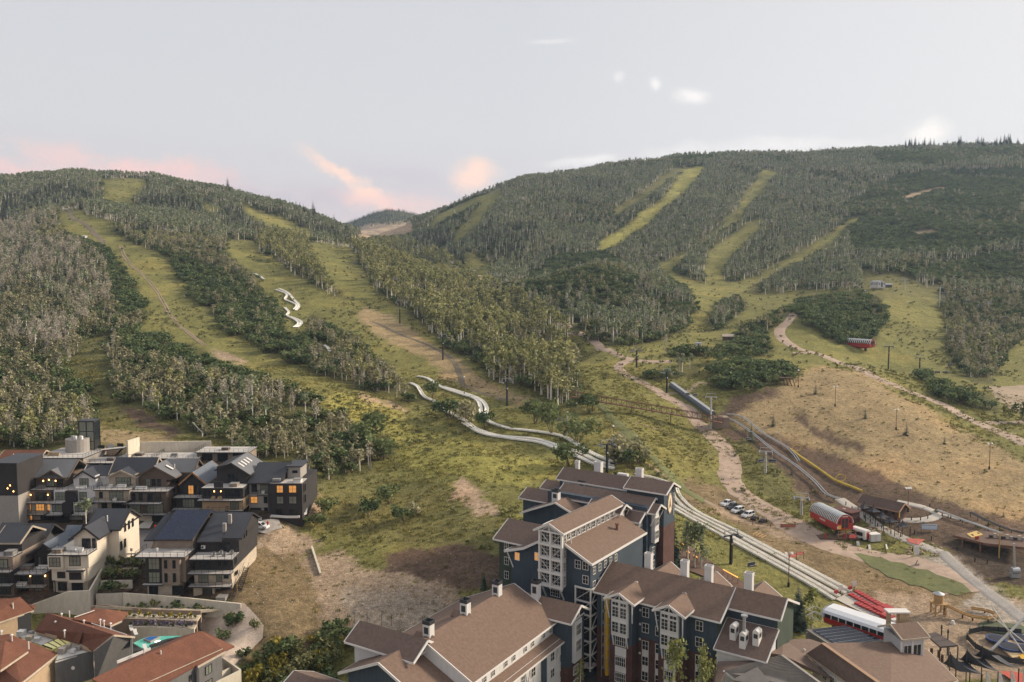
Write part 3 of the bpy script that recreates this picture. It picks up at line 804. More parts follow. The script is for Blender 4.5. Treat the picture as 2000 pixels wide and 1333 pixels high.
# footprints kept free of trees: (px polygon) tested on the ground
def where(x, y):
 if x < 300 and y > 400 and x < 110 + (y - 400) * .9 and y < 900 and not (x > 205 and y > 655): return 'left of the long ski run'
 if 195 < x < 790 and y > 640 and y > 560 + x * .42: return 'above the dark townhouses'
 if x < 930 and y > 400 and y < 870 and y > 330 + x * .42: return 'between the long run and the slide'
 if x < 700 and y < 470: return 'on the skyline hill at left'
 if x < 720: return 'between the two middle runs'
 if x < 1180 and y > 300 + x * .30: return 'on the spur above the footbridge'
 if x < 1400 and y > 480: return 'on the dark central knoll'
 if x > 1740 and y > 560: return 'beside the upper right lift line'
 if y > 560: return 'round the thicket behind the red lift station'
 return 'on the right mountain'
def scatter():
 rs = np.random.RandomState(11)
 du = (U1 - U0) / (NU - 1); dl = (L1 - L0) / (NL - 1)
 px, py = proj(XX, YY, ZZ)
 area = YY * YY * du * dl
 topvis = ((ZZ + 8 - CAMZ) / YY) > RUNMAX - .002
 vis = WW >= RUNMAX - 1e-4
 inx = (px > -120) & (px < 2120)
 kj = np.clip(480 / YY, .10, 2.0) ** 1.3
 jx = ((fbm(XX / 14, YY / 14, 3) - .45) * 24 + (fbm(XX / 45 + 3, YY / 45, 3) - .45) * 30) * kj
 jy = ((fbm(XX / 14 + 40, YY / 14 + 9, 3) - .45) * 18 + (fbm(XX / 45 + 31, YY / 45, 3) - .45) * 22) * kj
 px = px + jx; py = py + jy
 f = look(FL, px, py)
 f = np.where((px < 0) | (px > 1999), look(FL, np.clip(px, 2, 1996), py), f)
 f = np.where(vis, f, np.where((YY > 640), 1, 0))
 f = np.where(topvis & inx, f, 0)
 # far peak: firs only
 f = np.where(f > 0, np.where((YY > 1900), 4, f), 0)
 cover = fbm(XX / 38, YY / 38, 3); cov2 = fbm((XX + .35 * YY) / 70 + 50, (YY - .2 * XX) / 150, 3)
 out = {k: [] for k in KINDS}
 colmax = WW.max(axis=1)
 def put(kind, mask, per_m2, hmin, hmax, check=True):
  lam = area * per_m2 * mask
  n = rs.poisson(lam)
  i, j = np.nonzero(n)
  k = np.repeat(np.arange(len(i)), n[i, j]); i = i[k]; j = j[k]
  u = GU[i] + (rs.rand(len(i)) - .5) * du; l = np.clip(GL_[j] + (rs.rand(len(i)) - .5) * dl, L0, L1 - 1e-3)
  y = np.exp(l); x = u * y
  z = HT(x, y)
  h = hmin + (hmax - hmin) * rs.rand(len(i))
  if check:
   qx, qy = proj(x, y, z + h * .92)
   jit = (fbm(x / 9, y / 9, 2) - .37) * 16 * np.clip(500 / y, .2, 1)
   wt = (z + h * .92 - CAMZ) / y
   over = (look(FL, qx + jit, qy + 3 + jit * .5) == 0) & (wt < colmax[i] - .0005) & (qy > 300) & (qx > 3) & (qx < 1996)
   ok = ~over
   x, y, z, h = x[ok], y[ok], z[ok], h[ok]
  out[kind].append(np.stack([x, y, z, h], 1))
 far = np.clip((YY - 700) / 500, 0, 1)
 m = lambda *v: np.isin(f, v)
 thin = .35 + 1.3 * np.clip((cover - .33) * 3.2, 0, 1)
 clump = np.clip((cov2 - .40) * 5, 0, 1)
 put('aspen', m(1) * thin * (1 - .92 * clump), .032 - .008 * far, 8.5, 14)
 put('young_aspen', m(1) * (.5 + .4 * clump), .010, 5, 9)
 put('oak', m(1) * (.25 + 1.9 * clump), .022, 3, 5.5)
 put('bare', m(1) * thin, .006, 8, 12)
 put('fir', m(1) * clump * far, .0018, 9, 15)
 put('bare', m(2) * (.35 + thin * .6), .024, 8, 13); put('aspen', m(2), .006, 9, 13); put('young_aspen', m(2), .022, 4, 8); put('oak', m(2), .022, 2.5, 4.5)
 put('oak', m(3), .055, 3, 5.5); put('young_aspen', m(3) * clump, .008, 5, 8)
 put('fir', m(4) * (YY < 1900), .020, 9, 17); put('aspen', m(4) * (YY < 1900), .008, 9, 13); put('fir', m(4) * (YY >= 1900), .007, 9, 15)
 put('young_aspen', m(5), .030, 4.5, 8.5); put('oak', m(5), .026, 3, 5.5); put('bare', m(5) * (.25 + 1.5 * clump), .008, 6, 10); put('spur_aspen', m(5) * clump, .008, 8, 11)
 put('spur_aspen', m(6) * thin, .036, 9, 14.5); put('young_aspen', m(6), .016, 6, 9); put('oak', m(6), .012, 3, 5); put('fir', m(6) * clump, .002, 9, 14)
 # low growth dotted over the open slopes
 g = look(GR, px, py)
 open_ = (look(FL, px, py) == 0) & vis & (YY < 620) & (YY > 185) & np.isin(g, (0, 1, 7)) & (py < 1085) & ~((py > 880) & (px < 610))
 put('bush', open_ * np.clip((cover - .38) * 6, .05, 1.3), .036, .4, 1.5, False)
 put('bush', (look(FL, px, py) == 0) & vis & (YY < 1400) & (YY >= 620) & inx, .004, .6, 1.6, False)
 wild = (look(FL, px, py) == 0) & vis & (YY < 420) & (YY > 158) & inx & np.isin(g, (0, 1, 7)) & ~((py > 880) & (px < 600) & (px > 0)) & ~((px > 1000) & (py > 1090) & ~((px > 1640) & (py < 1168)))
 put('tuft', wild * (.35 + 1.6 * np.clip((fbm(XX / 8, YY / 8, 3) - .36) * 4, 0, 1)), .34, .3, .75, False)
 put('tuft', (look(FL, px, py) == 0) & vis & (YY < 420) & inx & np.isin(g, (2, 3, 9)), .035, .3, .6, False)
 put('bush', (look(FL, px, py) == 0) & vis & (YY < 420) & inx & np.isin(g, (2, 3)), .004, .4, 1.0, False)
 put('tuft', (look(FL, px, py) == 0) & vis & (YY < 240) & np.isin(g, (4, 6)) & (px < 1000), .07, .25, .6, False)
 names = dict(aspen=('aspen_tree', 'aspen'), spur_aspen=('aspen_tree', 'aspen'), young_aspen=('young_aspen_tree', 'young aspen'), bare=('bare_aspen_tree', 'bare aspen'), oak=('scrub_oak', 'scrub oak'), fir=('fir_tree', 'fir tree'), bush=('low_bush', 'low bush'), tuft=('grass', 'grass'))
 labels = dict(
  spur_aspen=('aspen with sunlight tinted into its olive leaves and a pale trunk', '', 'aspens with sunlight tinted into their olive leaves covering the middle spur'),
  aspen=('pale-trunked aspen with thin green crown', 'aspens of the hillside woods', 'aspen woods with pale trunks covering the mountain sides'),
  young_aspen=('young grey-green bushy aspen', 'young aspens beside the ski runs', 'young grey-green aspens filling the hillside woods'),
  bare=('almost leafless grey aspen with upright twigs', 'bare grey aspens of the hillside', 'bare grey aspens among the hillside woods'),
  oak=('dark green rounded scrub oak', 'scrub oaks of the hillside', 'dark scrub oak covering the mountain sides'),
  fir=('dark narrow pointed fir', 'firs of the mountain woods', 'dark firs along the mountain ridges'),
  tuft=('', '', 'tufts of dry and green grass over the near slopes'),
  bush=('', '', 'low grey-green bushes dotted over the open slopes'))
 mnames = dict(aspen='aspen_forest', spur_aspen='spur_aspen_forest', young_aspen='young_aspen_forest', bare='bare_aspen_forest', oak='scrub_oak_thicket', fir='fir_forest', bush='low_bushes', tuft='grass')
 tot = {}
 for kind, lst in out.items():
  a = np.concatenate(lst)
  qx, qy = proj(a[:, 0], a[:, 1], a[:, 2])
  s = a[:, 3] / BASEH[kind]
  turn = rs.rand(len(a)) * 6.283; var = rs.randint(0, len(KINDS[kind]), len(a))
  wv = s * (.85 + .4 * rs.rand(len(a)))
  if kind == 'oak': wv *= 1.15
  size = np.stack([wv, wv, s], 1)
  tot[kind] = len(a)
  if kind not in ('bush', 'tuft'):
   okv = (qx > 5) & (qx < 1995) & (qy > 330) & (qy < 1330)
   tops = (a[:, 2] + a[:, 3] * .7 - CAMZ) / a[:, 1]
   rank = np.where(okv, a[:, 3] / a[:, 1], 0)
   top = np.argsort(-rank)[:150 if 'aspen' == names[kind][1] else 300]
   for k in top:
    wh = where(qx[k], qy[k])
    lb = labels[kind][0] + ' ' + wh
    single_tree(kind, names[kind][0], lb, names[kind][1], names[kind][1] + 's ' + wh, a[k, :3], turn[k], size[k], int(var[k]))
   keep = np.ones(len(a), bool); keep[top] = False
  else:
   keep = np.ones(len(a), bool)
  mass(mnames[kind], kind, a[keep, :3], turn[keep], size[keep], var[keep], labels[kind][2], names[kind][1])
 print('TREES', tot)
scatter()
# ---------------------------------------------------------------- building kit
class MB:
 def __init__(S, off=(0, 0, 0)):
  S.v = []; S.f = []; S.o = Vector(off)
 def _a(S, pts):
  k = len(S.v)
  for p in pts: S.v.append(tuple(Vector(p) - S.o))
  return k
 def box(S, x0, x1, y0, y1, z0, z1):
  k = S._a([(x0, y0, z0), (x1, y0, z0), (x1, y1, z0), (x0, y1, z0), (x0, y0, z1), (x1, y0, z1), (x1, y1, z1), (x0, y1, z1)])
  S.f += [tuple(k + i for i in q) for q in ((3, 2, 1, 0), (4, 5, 6, 7), (0, 1, 5, 4), (1, 2, 6, 5), (2, 3, 7, 6), (3, 0, 4, 7))]
  return S
 def ext(S, poly, vec):
  """polygon pushed along vec into a solid"""
  n = len(poly); vec = Vector(vec)
  k = S._a(poly); S._a([Vector(p) + vec for p in poly])
  S.f.append(tuple(range(k, k + n))); S.f.append(tuple(range(k + 2 * n - 1, k + n - 1, -1)))
  for i in range(n):
   j = (i + 1) % n
   S.f.append((k + i, k + n + i, k + n + j, k + j))
  return S
 def slab(S, poly, th=.22):
  return S.ext(poly, (0, 0, -th))
 def beam(S, p, q, w=.16, h=None):
  h = h or w
  p, q = Vector(p), Vector(q); d = (q - p).normalized()
  up = Vector((0, 0, 1)) if abs(d.z) < .95 else Vector((0, 1, 0))
  s = d.cross(up).normalized() * w / 2; t = s.cross(d).normalized() * h / 2
  k = S._a([p - s - t, p + s - t, p + s + t, p - s + t, q - s - t, q + s - t, q + s + t, q - s + t])
  S.f += [tuple(k + i for i in f) for f in ((0, 1, 2, 3), (7, 6, 5, 4), (0, 4, 5, 1), (1, 5, 6, 2), (2, 6, 7, 3), (3, 7, 4, 0))]
  return S
 def tube(S, p, q, r, n=8, r2=None):
  p, q = Vector(p), Vector(q); d = (q - p).normalized(); r2 = r if r2 is None else r2
  a = d.cross(Vector((.21, .93, .3))).normalized(); b = d.cross(a)
  k = S._a([p + (a * math.cos(6.2832 * i / n) + b * math.sin(6.2832 * i / n)) * r for i in range(n)] + [q + (a * math.cos(6.2832 * i / n) + b * math.sin(6.2832 * i / n)) * r2 for i in range(n)])
  for i in range(n):
   j = (i + 1) % n
   S.f.append((k + i, k + j, k + n + j, k + n + i))
  S.f.append(tuple(range(k + n - 1, k - 1, -1))); S.f.append(tuple(range(k + n, k + 2 * n)))
  return S
 def build(S, name, m, parent=None, loc=(0, 0, 0), rz=0.0, smooth=False, label=None):
  me = bpy.data.meshes.new(name)
  me.from_pydata(S.v, [], S.f)
  bm = bmesh.new(); bm.from_mesh(me); bmesh.ops.recalc_face_normals(bm, faces=bm.faces); bm.to_mesh(me); bm.free()
  me.materials.append(m)
  if smooth: me.polygons.foreach_set('use_smooth', [True] * len(me.polygons))
  me.update()
  return put(name, me, parent, loc, rz, label)
def put(name, me, parent=None, loc=(0, 0, 0), rz=0.0, label=None):
 o = bpy.data.objects.new(name, me); COL.objects.link(o)
 o.location = loc; o.rotation_euler = (0, 0, rz)
 if parent: o.parent = parent
 if label: o['label'] = label
 return o
def thing(name, label, cat, loc, rz=0.0, group=None):
 e = bpy.data.objects.new(name, None); COL.objects.link(e)
 e.location = loc; e.rotation_euler = (0, 0, rz); e.empty_display_size = .5
 return set_props(e, label, cat, group)
def single(mb, name, m, label, cat, loc=(0, 0, 0), rz=0.0, group=None, smooth=False):
 return set_props(mb.build(name, m, None, loc, rz, smooth), label, cat, group)
def copy_tree(o, parent=None):
 c = o.copy(); COL.objects.link(c)
 if parent is not None: c.parent = parent
 for ch in list(o.children): copy_tree(ch, c)
 return c
M_SHING = mat('brown_shingles', (.125, .080, .058), scale=13, noise=.24, col2=(.200, .134, .100), bump=.3)
M_SHINGD = mat('dark_shaded_shingles', (.112, .075, .060), scale=13, noise=.24, col2=(.178, .124, .099), bump=.3)  # darker shingle copy; shade on slopes turned from the sun is in its colour
M_NAVY = mat('navy_siding', (.046, .063, .082), scale=2.0, noise=.16, stretch=(1, 1, .12))
M_DKGREEN = mat('dark_green_siding', (.050, .066, .048), scale=2.0, noise=.16, stretch=(1, 1, .12))
M_WHITE = mat('white_trim', (.62, .595, .56), scale=2.5, noise=.06)
M_WHITES = mat('white_siding', (.56, .545, .53), scale=2.0, noise=.07, stretch=(1, 1, .1))
M_BRICK = mat('dark_red_brick', (.085, .042, .035), scale=6, noise=.3)
M_GLASS = mat('dark_window_glass', (.018, .022, .027), rough=.06, noise=0, spec=.6)
M_GLASSB = mat('curtained_window_glass', (.20, .21, .17), rough=.12, noise=.18, scale=.8, spec=.6, stretch=(3, 3, .3))
M_LIT = mat('lit_window', (.35, .2, .08), rough=.2, noise=.3, scale=.8, emit=(1.0, .42, .10), estr=.32)
M_LITB = mat('warm_lamp', (.8, .5, .2), noise=0, emit=(1.0, .50, .14), estr=6)
M_STEEL = mat('galvanised_steel', (.42, .43, .44), rough=.45, metal=.6, noise=.1)
M_DKMETAL = mat('dark_metal', (.035, .036, .040), rough=.5, noise=.15, spec=.4)
M_BLACK = mat('black_paint', (.018, .018, .019), rough=.5, noise=.1)
M_CONC = mat('pale_concrete', (.56, .50, .405), scale=1.2, noise=.12, stretch=(1, 1, .35))
M_YELLOW = mat('yellow_plastic', (.62, .36, .03), rough=.4, noise=.08)
WC = {}
def win_mesh(w, h, nx, ny, fm, depth=.12, fr=.09):
 k = (round(w, 2), round(h, 2), nx, ny, fm.name)
 if k in WC: return WC[k]
 b = MB()
 b.box(-w / 2, -w / 2 + fr, -depth, 0, 0, h).box(w / 2 - fr, w / 2, -depth, 0, 0, h)
 b.box(-w / 2 + fr, w / 2 - fr, -depth, 0, 0, fr).box(-w / 2 + fr, w / 2 - fr, -depth, 0, h - fr, h)
 for i in range(1, nx):
  x = -w / 2 + w * i / nx; b.box(x - .03, x + .03, -depth * .8, 0, fr, h - fr)
 for j in range(1, ny):
  z = h * j / ny
  for i in range(nx):
   b.box(-w / 2 + w * i / nx + (.03 if i else fr), -w / 2 + w * (i + 1) / nx - (.03 if i < nx - 1 else fr), -depth * .7, 0, z - .028, z + .028)
 me = bpy.data.meshes.new('window'); me.from_pydata(b.v, [], b.f); me.materials.append(fm); me.update()
 p = MB(); p.box(-w / 2 + fr * .5, w / 2 - fr * .5, -depth * .35, 0, fr * .5, h - fr * .5)
 WC[k] = (me, p)
 return WC[k]
PC = {}
ROT = {'F': 0.0, 'R': math.pi / 2, 'L': -math.pi / 2, 'B': math.pi}
class Bld:
 """one building: an Empty at its base; x to the right, y into depth, z up, turned by a heading"""
 def __init__(S, name, label, cat, x, y, z, heading=0.0, base=(0, 0, 0), group=None):
  # x, y, z: world position of the frame origin; base: point of the frame used as the thing's own origin
  h = math.radians(heading)
  S.h = heading; S.ox, S.oy, S.oz = x, y, z
  S.u = (math.sin(h), math.cos(h)); S.r = (math.cos(h), -math.sin(h))
  S.base = Vector(base)
  wx = x + base[0] * S.r[0] + base[1] * S.u[0]; wy = y + base[0] * S.r[1] + base[1] * S.u[1]
  S.e = thing(name, label, cat, (wx, wy, z + base[2]), -h, group)
 def mb(S): return MB(S.base)
 def W(S, p):
  return Vector((S.ox + p[0] * S.r[0] + p[1] * S.u[0], S.oy + p[0] * S.r[1] + p[1] * S.u[1], S.oz + p[2]))
 def px(S, px, py, a=None, b=None, z=None):
  """frame coordinates of the point seen at a pixel, on the plane y = a, x = b or z = z"""
  u, w = ray(px, py); u = float(u); w = float(w)
  if a is not None: Y = (a + S.ox * S.u[0] + S.oy * S.u[1]) / (u * S.u[0] + S.u[1])
  elif b is not None: Y = (b + S.ox * S.r[0] + S.oy * S.r[1]) / (u * S.r[0] + S.r[1])
  else: Y = (z + S.oz - CAMZ) / w
  dx, dy = u * Y - S.ox, Y - S.oy
  return Vector((dx * S.r[0] + dy * S.r[1], dx * S.u[0] + dy * S.u[1], CAMZ + w * Y - S.oz))
 def win(S, face, p, w, h, nx=2, ny=2, fm=None, glass=None, name='window'):
  me, pm = win_mesh(w, h, nx, ny, fm or M_WHITE)
  o = put(name, me, S.e, Vector(p) - S.base, ROT[face])
  g = glass or M_GLASS
  k = (round(w, 2), round(h, 2), g.name)
  if k not in PC:
   m2 = bpy.data.meshes.new('pane'); m2.from_pydata(pm.v, [], pm.f); m2.materials.append(g); m2.update(); PC[k] = m2
  put('pane', PC[k], o)
  return o
 def winpx(S, face, plane, px, py, w, h, **k):
  """window centred on a pixel of its facade"""
  p = S.px(px, py, a=plane) if face in 'FB' else S.px(px, py, b=plane)
  p.z -= h / 2
  return S.win(face, p, w, h, **k)
 def gable(S, axis, s0, s1, rc, rz, c0, z0, c1, z1, m=None, th=.28, trim=M_WHITE, name='roof', tw=.32):
  """gable roof: runs s0..s1 along axis, ridge at cross coordinate rc height rz, eaves at c0/z0 and c1/z1"""
  pt = (lambda s, c, z: (c, s, z)) if axis == 'y' else (lambda s, c, z: (s, c, z))
  b = S.mb()
  for c, z in ((c0, z0), (c1, z1)):
   if c is None: continue
   b.slab([pt(s0, c, z), pt(s1, c, z), pt(s1, rc, rz), pt(s0, rc, rz)], th)
  o = b.build(name, m or M_SHING, S.e)
  if trim:
   for c, z in ((c0, z0), (c1, z1)):
    if c is None: continue
    sg = 1 if c > rc else -1
    t = S.mb()
    for s in (s0, s1):
     t.beam(pt(s, c + sg * .04, z - .2), pt(s, rc, rz - .2), tw * .55, tw + .1)
    t.beam(pt(s0, c + sg * .04, z - .2), pt(s1, c + sg * .04, z - .2), tw * .55, tw)
    t.build('fascia', trim, S.e)
  return o
 def shed(S, pts, m=None, th=.25, trim=M_WHITE, name='roof'):
  o = S.mb().slab(pts, th).build(name, m or M_SHING, S.e)
  if trim:
   t = S.mb()
   for i in range(len(pts)):
    p, q = Vector(pts[i]), Vector(pts[(i + 1) % len(pts)])
    t.beam(p - Vector((0, 0, .16)), q - Vector((0, 0, .16)), .16, .30)
   t.build('fascia', trim, S.e)
  return o
 def box(S, name, m, *a, label=None):
  return S.mb().box(*a).build(name, m, S.e, label=label)
 def pent(S, name, m, axis, s0, s1, poly):
  """cross-section polygon in (cross, z) pushed along the axis"""
  pt = (lambda s, c, z: (c, s, z)) if axis == 'y' else (lambda s, c, z: (s, c, z))
  return S.mb().ext([pt(s0, c, z) for c, z in poly], (0, s1 - s0, 0) if axis == 'y' else (s1 - s0, 0, 0)).build(name, m, S.e)
 def beam(S, p, q, w=.16, h=None, m=M_WHITE, name='beam'):
  return S.mb().beam(p, q, w, h).build(name, m, S.e)
 def chimney(S, x, y, z0, z1, w=1.3, d=1.1, black=True):
  b = S.mb().box(x - w / 2, x + w / 2, y - d / 2, y + d / 2, z0, z1)
  c = b.build('chimney', M_WHITES, S.e)
  off = S.base
  if black:
   MB(off).box(x - w * .3, x + w * .3, y - d / 2 - .03, y + d / 2 + .03, z0 + (z1 - z0) * .50, z0 + (z1 - z0) * .86).build('louvre', M_DKMETAL, c)
  t = MB(off)
  t.box(x - w / 2 - .05, x + w / 2 + .05, y - d / 2 - .05, y - d / 2 + .05, z1, z1 + .65).box(x - w / 2 - .05, x + w / 2 + .05, y + d / 2 - .05, y + d / 2 + .05, z1, z1 + .65)
  t.box(x - w / 2 - .05, x - w / 2 + .05, y - d / 2 + .05, y + d / 2 - .05, z1, z1 + .65).box(x + w / 2 - .05, x + w / 2 + .05, y - d / 2 + .05, y + d / 2 - .05, z1, z1 + .65)
  t.build('cap', M_DKMETAL if black else M_WHITES, c)
  return c
# ---------------------------------------------------------------- the hotel
HX, HY, HH = 15.74, 160.49, 34.6
def hotel():
 GRP = 'wings of the blue hotel'
 H = lambda name, label, base: Bld(name, label, 'hotel wing', HX, HY, 0, HH, base, GRP)
 z2 = lambda x, y: (640 + x / 2.942, 880 + y / 2.942)
 z3 = lambda x, y: (1100 + x / 2.944, 880 + y / 2.944)
 # --- tall block with the clerestory and the glazed timber tower
 A = H('hotel_wing', 'tall navy hotel block with white glazed tower and long clerestory roof', (-10, 12, 0))
 A.pent('wall', M_NAVY, 'y', 0, 24, [(-19.2, -2), (0, -2), (0, 21.7), (-5.9, 24.4), (-11.3, 24.2), (-19.2, 20.6)])
 b = A.mb()
 b.slab([(.75, -.9, 21.85), (.75, 24.4, 21.85), (-5.8, 24.4, 24.95), (-5.8, -.9, 24.95)], .28)
 b.build('roof', M_SHING, A.e)
 A.mb().slab([(-11.4, -.9, 24.6), (-11.4, 24.4, 24.6), (-15.6, 24.4, 22.2), (-15.6, -.9, 22.2)], .26).slab([(-15.6, -.9, 22.2), (-15.6, 24.4, 22.2), (-20.4, 24.4, 20.7), (-20.4, -.9, 20.7)], .26).build('roof', M_SHINGD, A.e)  # left slope of the same roof, its shade painted by the darker shingles
 t = A.mb(); t.beam((.8, -.95, 21.7), (-5.6, -.95, 24.75), .2, .5); t.beam((.8, -.95, 21.7), (.8, 24.4, 21.7), .2, .42)
 t.beam((-11.4, -.95, 24.4), (-15.6, -.95, 22.0), .2, .5); t.beam((-15.6, -.95, 22.0), (-20.5, -.95, 20.5), .2, .5); t.beam((-20.45, -.95, 20.5), (-20.45, 24.4, 20.5), .2, .42)
 t.build('fascia', M_WHITE, A.e)
 # clerestory
 A.pent('clerestory_wall', M_WHITES, 'y', -1.0, 24.2, [(-11.1, 22), (-6.0, 22), (-6.0, 27.2), (-8.6, 28.4), (-11.1, 27.0)])
 A.gable('y', -2.1, 25.0, -8.6, 28.9, -12.3, 27.0, -5.2, 27.3)
 for i in range(11):
  A.win('R', (-5.95, 1.2 + i * 2.12, 25.05), 1.5, 1.95, nx=2, ny=3)
  if i % 2 == 0: A.beam((-5.78, .5 + i * 2.12, 25.1), (-5.78, 1.9 + i * 2.12, 26.9), .08, .08, name='brace')
 # tower front: timber grid, glass behind
 A.box('tower_wall', M_WHITES, -11.0, -5.7, -1.5, .1, 15.6, 27.1)
 for x in (-11.0, -8.35, -5.7): A.mb().box(x - .2, x + .2, -1.95, -1.5, 15.2, 27.2).build('post', M_WHITE, A.e)
 for k in range(4):
  z = 15.9 + k * 2.85
  A.mb().box(-11.3, -5.4, -2.05, -1.5, z - .42, z + .05).build('band', M_WHITE, A.e)
  for sx, x in ((1, -9.68), (-1, -7.03)):
   A.win('F', (x, -1.5, z + .15), 2.15, 2.2, nx=3, ny=3, fm=M_WHITE)
   A.beam((x - sx * 1.0, -1.75, z + 2.2), (x + sx * 1.0, -1.75, z + .2), .13, .1, name='brace')
  A.win('R', (-5.65, -.75, z + .2), 1.0, 2.0, nx=2, ny=3)
 A.beam((-11.3, -1.9, 27.0), (-5.4, -1.9, 27.0), .22, .3)
 A.beam((-8.6, -1.9, 26.8), (-8.6, -1.9, 28.5), .22, .2); A.beam((-10.4, -1.9, 27.1), (-8.6, -1.9, 28.4), .14); A.beam((-6.8, -1.9, 27.1), (-8.6, -1.9, 28.4), .14)
 for x in (-10.4, -6.1): A.beam((x, -.1, 12.7), (x, -1.7, 15.4), .24, .26, name='bracket')
 A.win('F', (-8.2, -.05, 13.0), 2.3, 1.5, nx=4, ny=2)
 # front windows
 for x, y, lit in ((1090, 608, 1), (1204, 610, 1)):
  A.winpx('F', -.02, *z2(x, y), 1.25, 1.75, nx=2, ny=2, glass=M_LIT if lit else None)
 for x, y in ((1438, 655), (1482, 663), (1482, 743)):
  A.winpx('F', -.02, *z2(x, y), 1.35, 1.75, nx=2, ny=2)
 for r, z in enumerate((19.0, 15.9)):
  for i in range(5):
   if r == 1 and i == 4: continue
   A.win('R', (.02, 1.4 + i * 2.35, z), 1.1, 1.75 if r else 1.55, nx=2, ny=2)
 for x, z in ((-18.9, 20.3),):
  A.beam((x - 1.1, -.5, z), (x + .2, -.1, z - 3.2), .2, .2, name='bracket')
 # glazed stair shaft at the corner
 A.box('shaft_frame', M_BLACK, -3.0, .35, -.35, 5.2, -1, 16.3)
 for x in (-3.15, -.05 + .4): A.mb().box(x - .14, x + .14, -.62, -.36, -.5, 16.6).build('post', M_WHITE, A.e)
 for y in (2.6, 5.2): A.mb().box(.36, .62, y - .14, y + .14, -.5, 16.6).build('post', M_WHITE, A.e)
 for k in range(7):
  z = .2 + k * 2.7
  A.mb().box(-3.3, .5, -.68, -.36, z - .12, z + .16).build('band', M_WHITE, A.e)
  A.mb().box(.36, .66, -.36, 5.35, z - .12, z + .16).build('band', M_WHITE, A.e)
  if k < 6:
   A.win('F', (-1.4, -.37, z + .2), 2.9, 2.25, nx=4, ny=3, fm=M_DKMETAL, glass=M_GLASS)
   A.beam((-2.9, -.55, z + .2), (.1, -.55, z + 2.5), .12, .1, name='brace')
   for y0 in (-.2, 2.7):
    A.beam((.52, y0 + (.1 if k % 2 else 2.4), z + .2), (.52, y0 + (2.4 if k % 2 else .1), z + 2.5), .12, .1, name='brace')
    A.win('R', (.37, y0 + 1.3, z + .2), 2.3, 2.25, nx=3, ny=3, fm=M_DKMETAL)
 v = A.mb(); p = A.px(*z2(1663, 470), b=-3.0); v.tube((-3.0, p.y, 22.9), (-3.0, p.y, 24.8), .32, 10).tube((-3.0, p.y, 24.8), (-3.0, p.y, 25.1), .5, 10); v.build('flue', mat('rusty_flue', (.2, .1, .08)), A.e)
 A.mb().tube((-5.0, .8, 24.4), (-5.0, .8, 25.9), .12, 8).build('vent_pipe', M_WHITE, A.e)
 # --- roof block to the left of it
 B = H('hotel_wing', 'dark hotel wing with a broad lean roof left of the tall block', (-19, 6, 0))
 B.pent('wall', M_DKGREEN, 'x', -24.6, -12, [(3.0, 0), (10.5, 0), (10.5, 23.4), (8, 24.2), (3.0, 21.8)])
 B.gable('x', -25.6, -11.3, 8.0, 24.7, 2.0, 21.6, 11.5, 22.9, m=M_SHINGD)
 for z in (19.2, 16.0, 12.8): B.win('F', (-22.6, 2.97, z), 1.2, 1.75)
 B.beam((-24.4, 2.9, 11.3), (-24.4, 2.9, 8), .3); B.beam((-24.3, 2.9, 9), (-22.8, 2.9, 11.2), .2)
 # --- gabled block behind
 Cb = H('hotel_wing', 'navy gabled hotel wing behind the clerestory block', (-22, 34, 8))
 Cb.pent('wall', M_NAVY, 'y', 24.2, 42, [(-31, 8), (-14, 8), (-14, 21.9), (-22.3, 25.1), (-31, 21.4)])
 Cb.gable('y', 22.6, 43, -22.3, 25.6, -32.3, 21.5, -12.5, 21.8)
 Cb.win('F', (-28.6, 24.15, 17.0), 1.3, 1.8)
 Cb.chimney(-23.8, 25.6, 24.4, 27.2, 1.7, 1.3); Cb.chimney(-22.6, 36.5, 24.9, 27.4, 1.9, 1.3)
 Cb.gable('x', -37.5, -22.5, 33.5, 24.8, 29.6, 22.9, 37.5, 22.9, m=M_SHINGD)
 Cb.box('wall', M_NAVY, -36.5, -31.1, 30.2, 37, 8, 22.5)
 Cb.gable('x', -36, -24, 40.5, 25.6, 37.2, 24.0, 44, 24.0, m=M_SHINGD)
 # flat roof between with plant on it
 u = H('roof_terrace', 'white rooftop plant deck with railings beside the clerestory', (-17, 17, 21))
 u.e['category'] = 'roof deck'; u.e['group'] = 'hotel roof equipment'
 u.box('deck', M_WHITES, -22.5, -13, 12.5, 22.5, 20.6, 21.4)
 u.box('unit', M_WHITE, -20.5, -16.5, 14.5, 18.5, 21.4, 22.6); u.box('unit', M_WHITE, -18, -15, 19, 21.5, 21.4, 22.3)
 for x in range(-22, -13, 2): u.mb().tube((x, 12.7, 21.4), (x, 12.7, 22.6), .04, 5).build('post', M_STEEL, u.e)
 u.mb().beam((-22, 12.7, 22.6), (-14, 12.7, 22.6), .06).build('rail', M_STEEL, u.e)
 u.mb().tube((-14.6, 20, 21.4), (-14.6, 20, 24.2), .45, 12).tube((-14.6, 20, 24.0), (-14.6, 20, 24.4), .7, 12).build('flue', M_WHITES, u.e)
 # --- long white penthouse on the rear wing
 D = H('hotel_wing', 'long white hotel penthouse with brown roof at the rear', (-20, 38, 12))
 D.pent('wall', M_WHITES, 'x', -28.6, -9.4, [(36.6, 18), (43, 18), (43, 27.2), (39.5, 29.2), (36.6, 27.7)])
 D.gable('x', -30, -8.0, 39.5, 29.9, 35.6, 27.6, 43.5, 27.8, m=M_SHINGD)
 D.box('corner_wall', M_NAVY, -29.6, -28.65, 36.8, 43, 12, 27.2)
 D.win('R', (-9.35, 38.9, 23.2), 1.5, 3.1, nx=2, ny=3)
 for y in (37.4, 41.2): D.mb().box(-9.4, -9.1, y - .35, y + .35, 21, 27.6).build('corner_board', M_WHITE, D.e)
 D.beam((-9.1, 36.3, 27.7), (-9.1, 42.7, 27.7), .2)
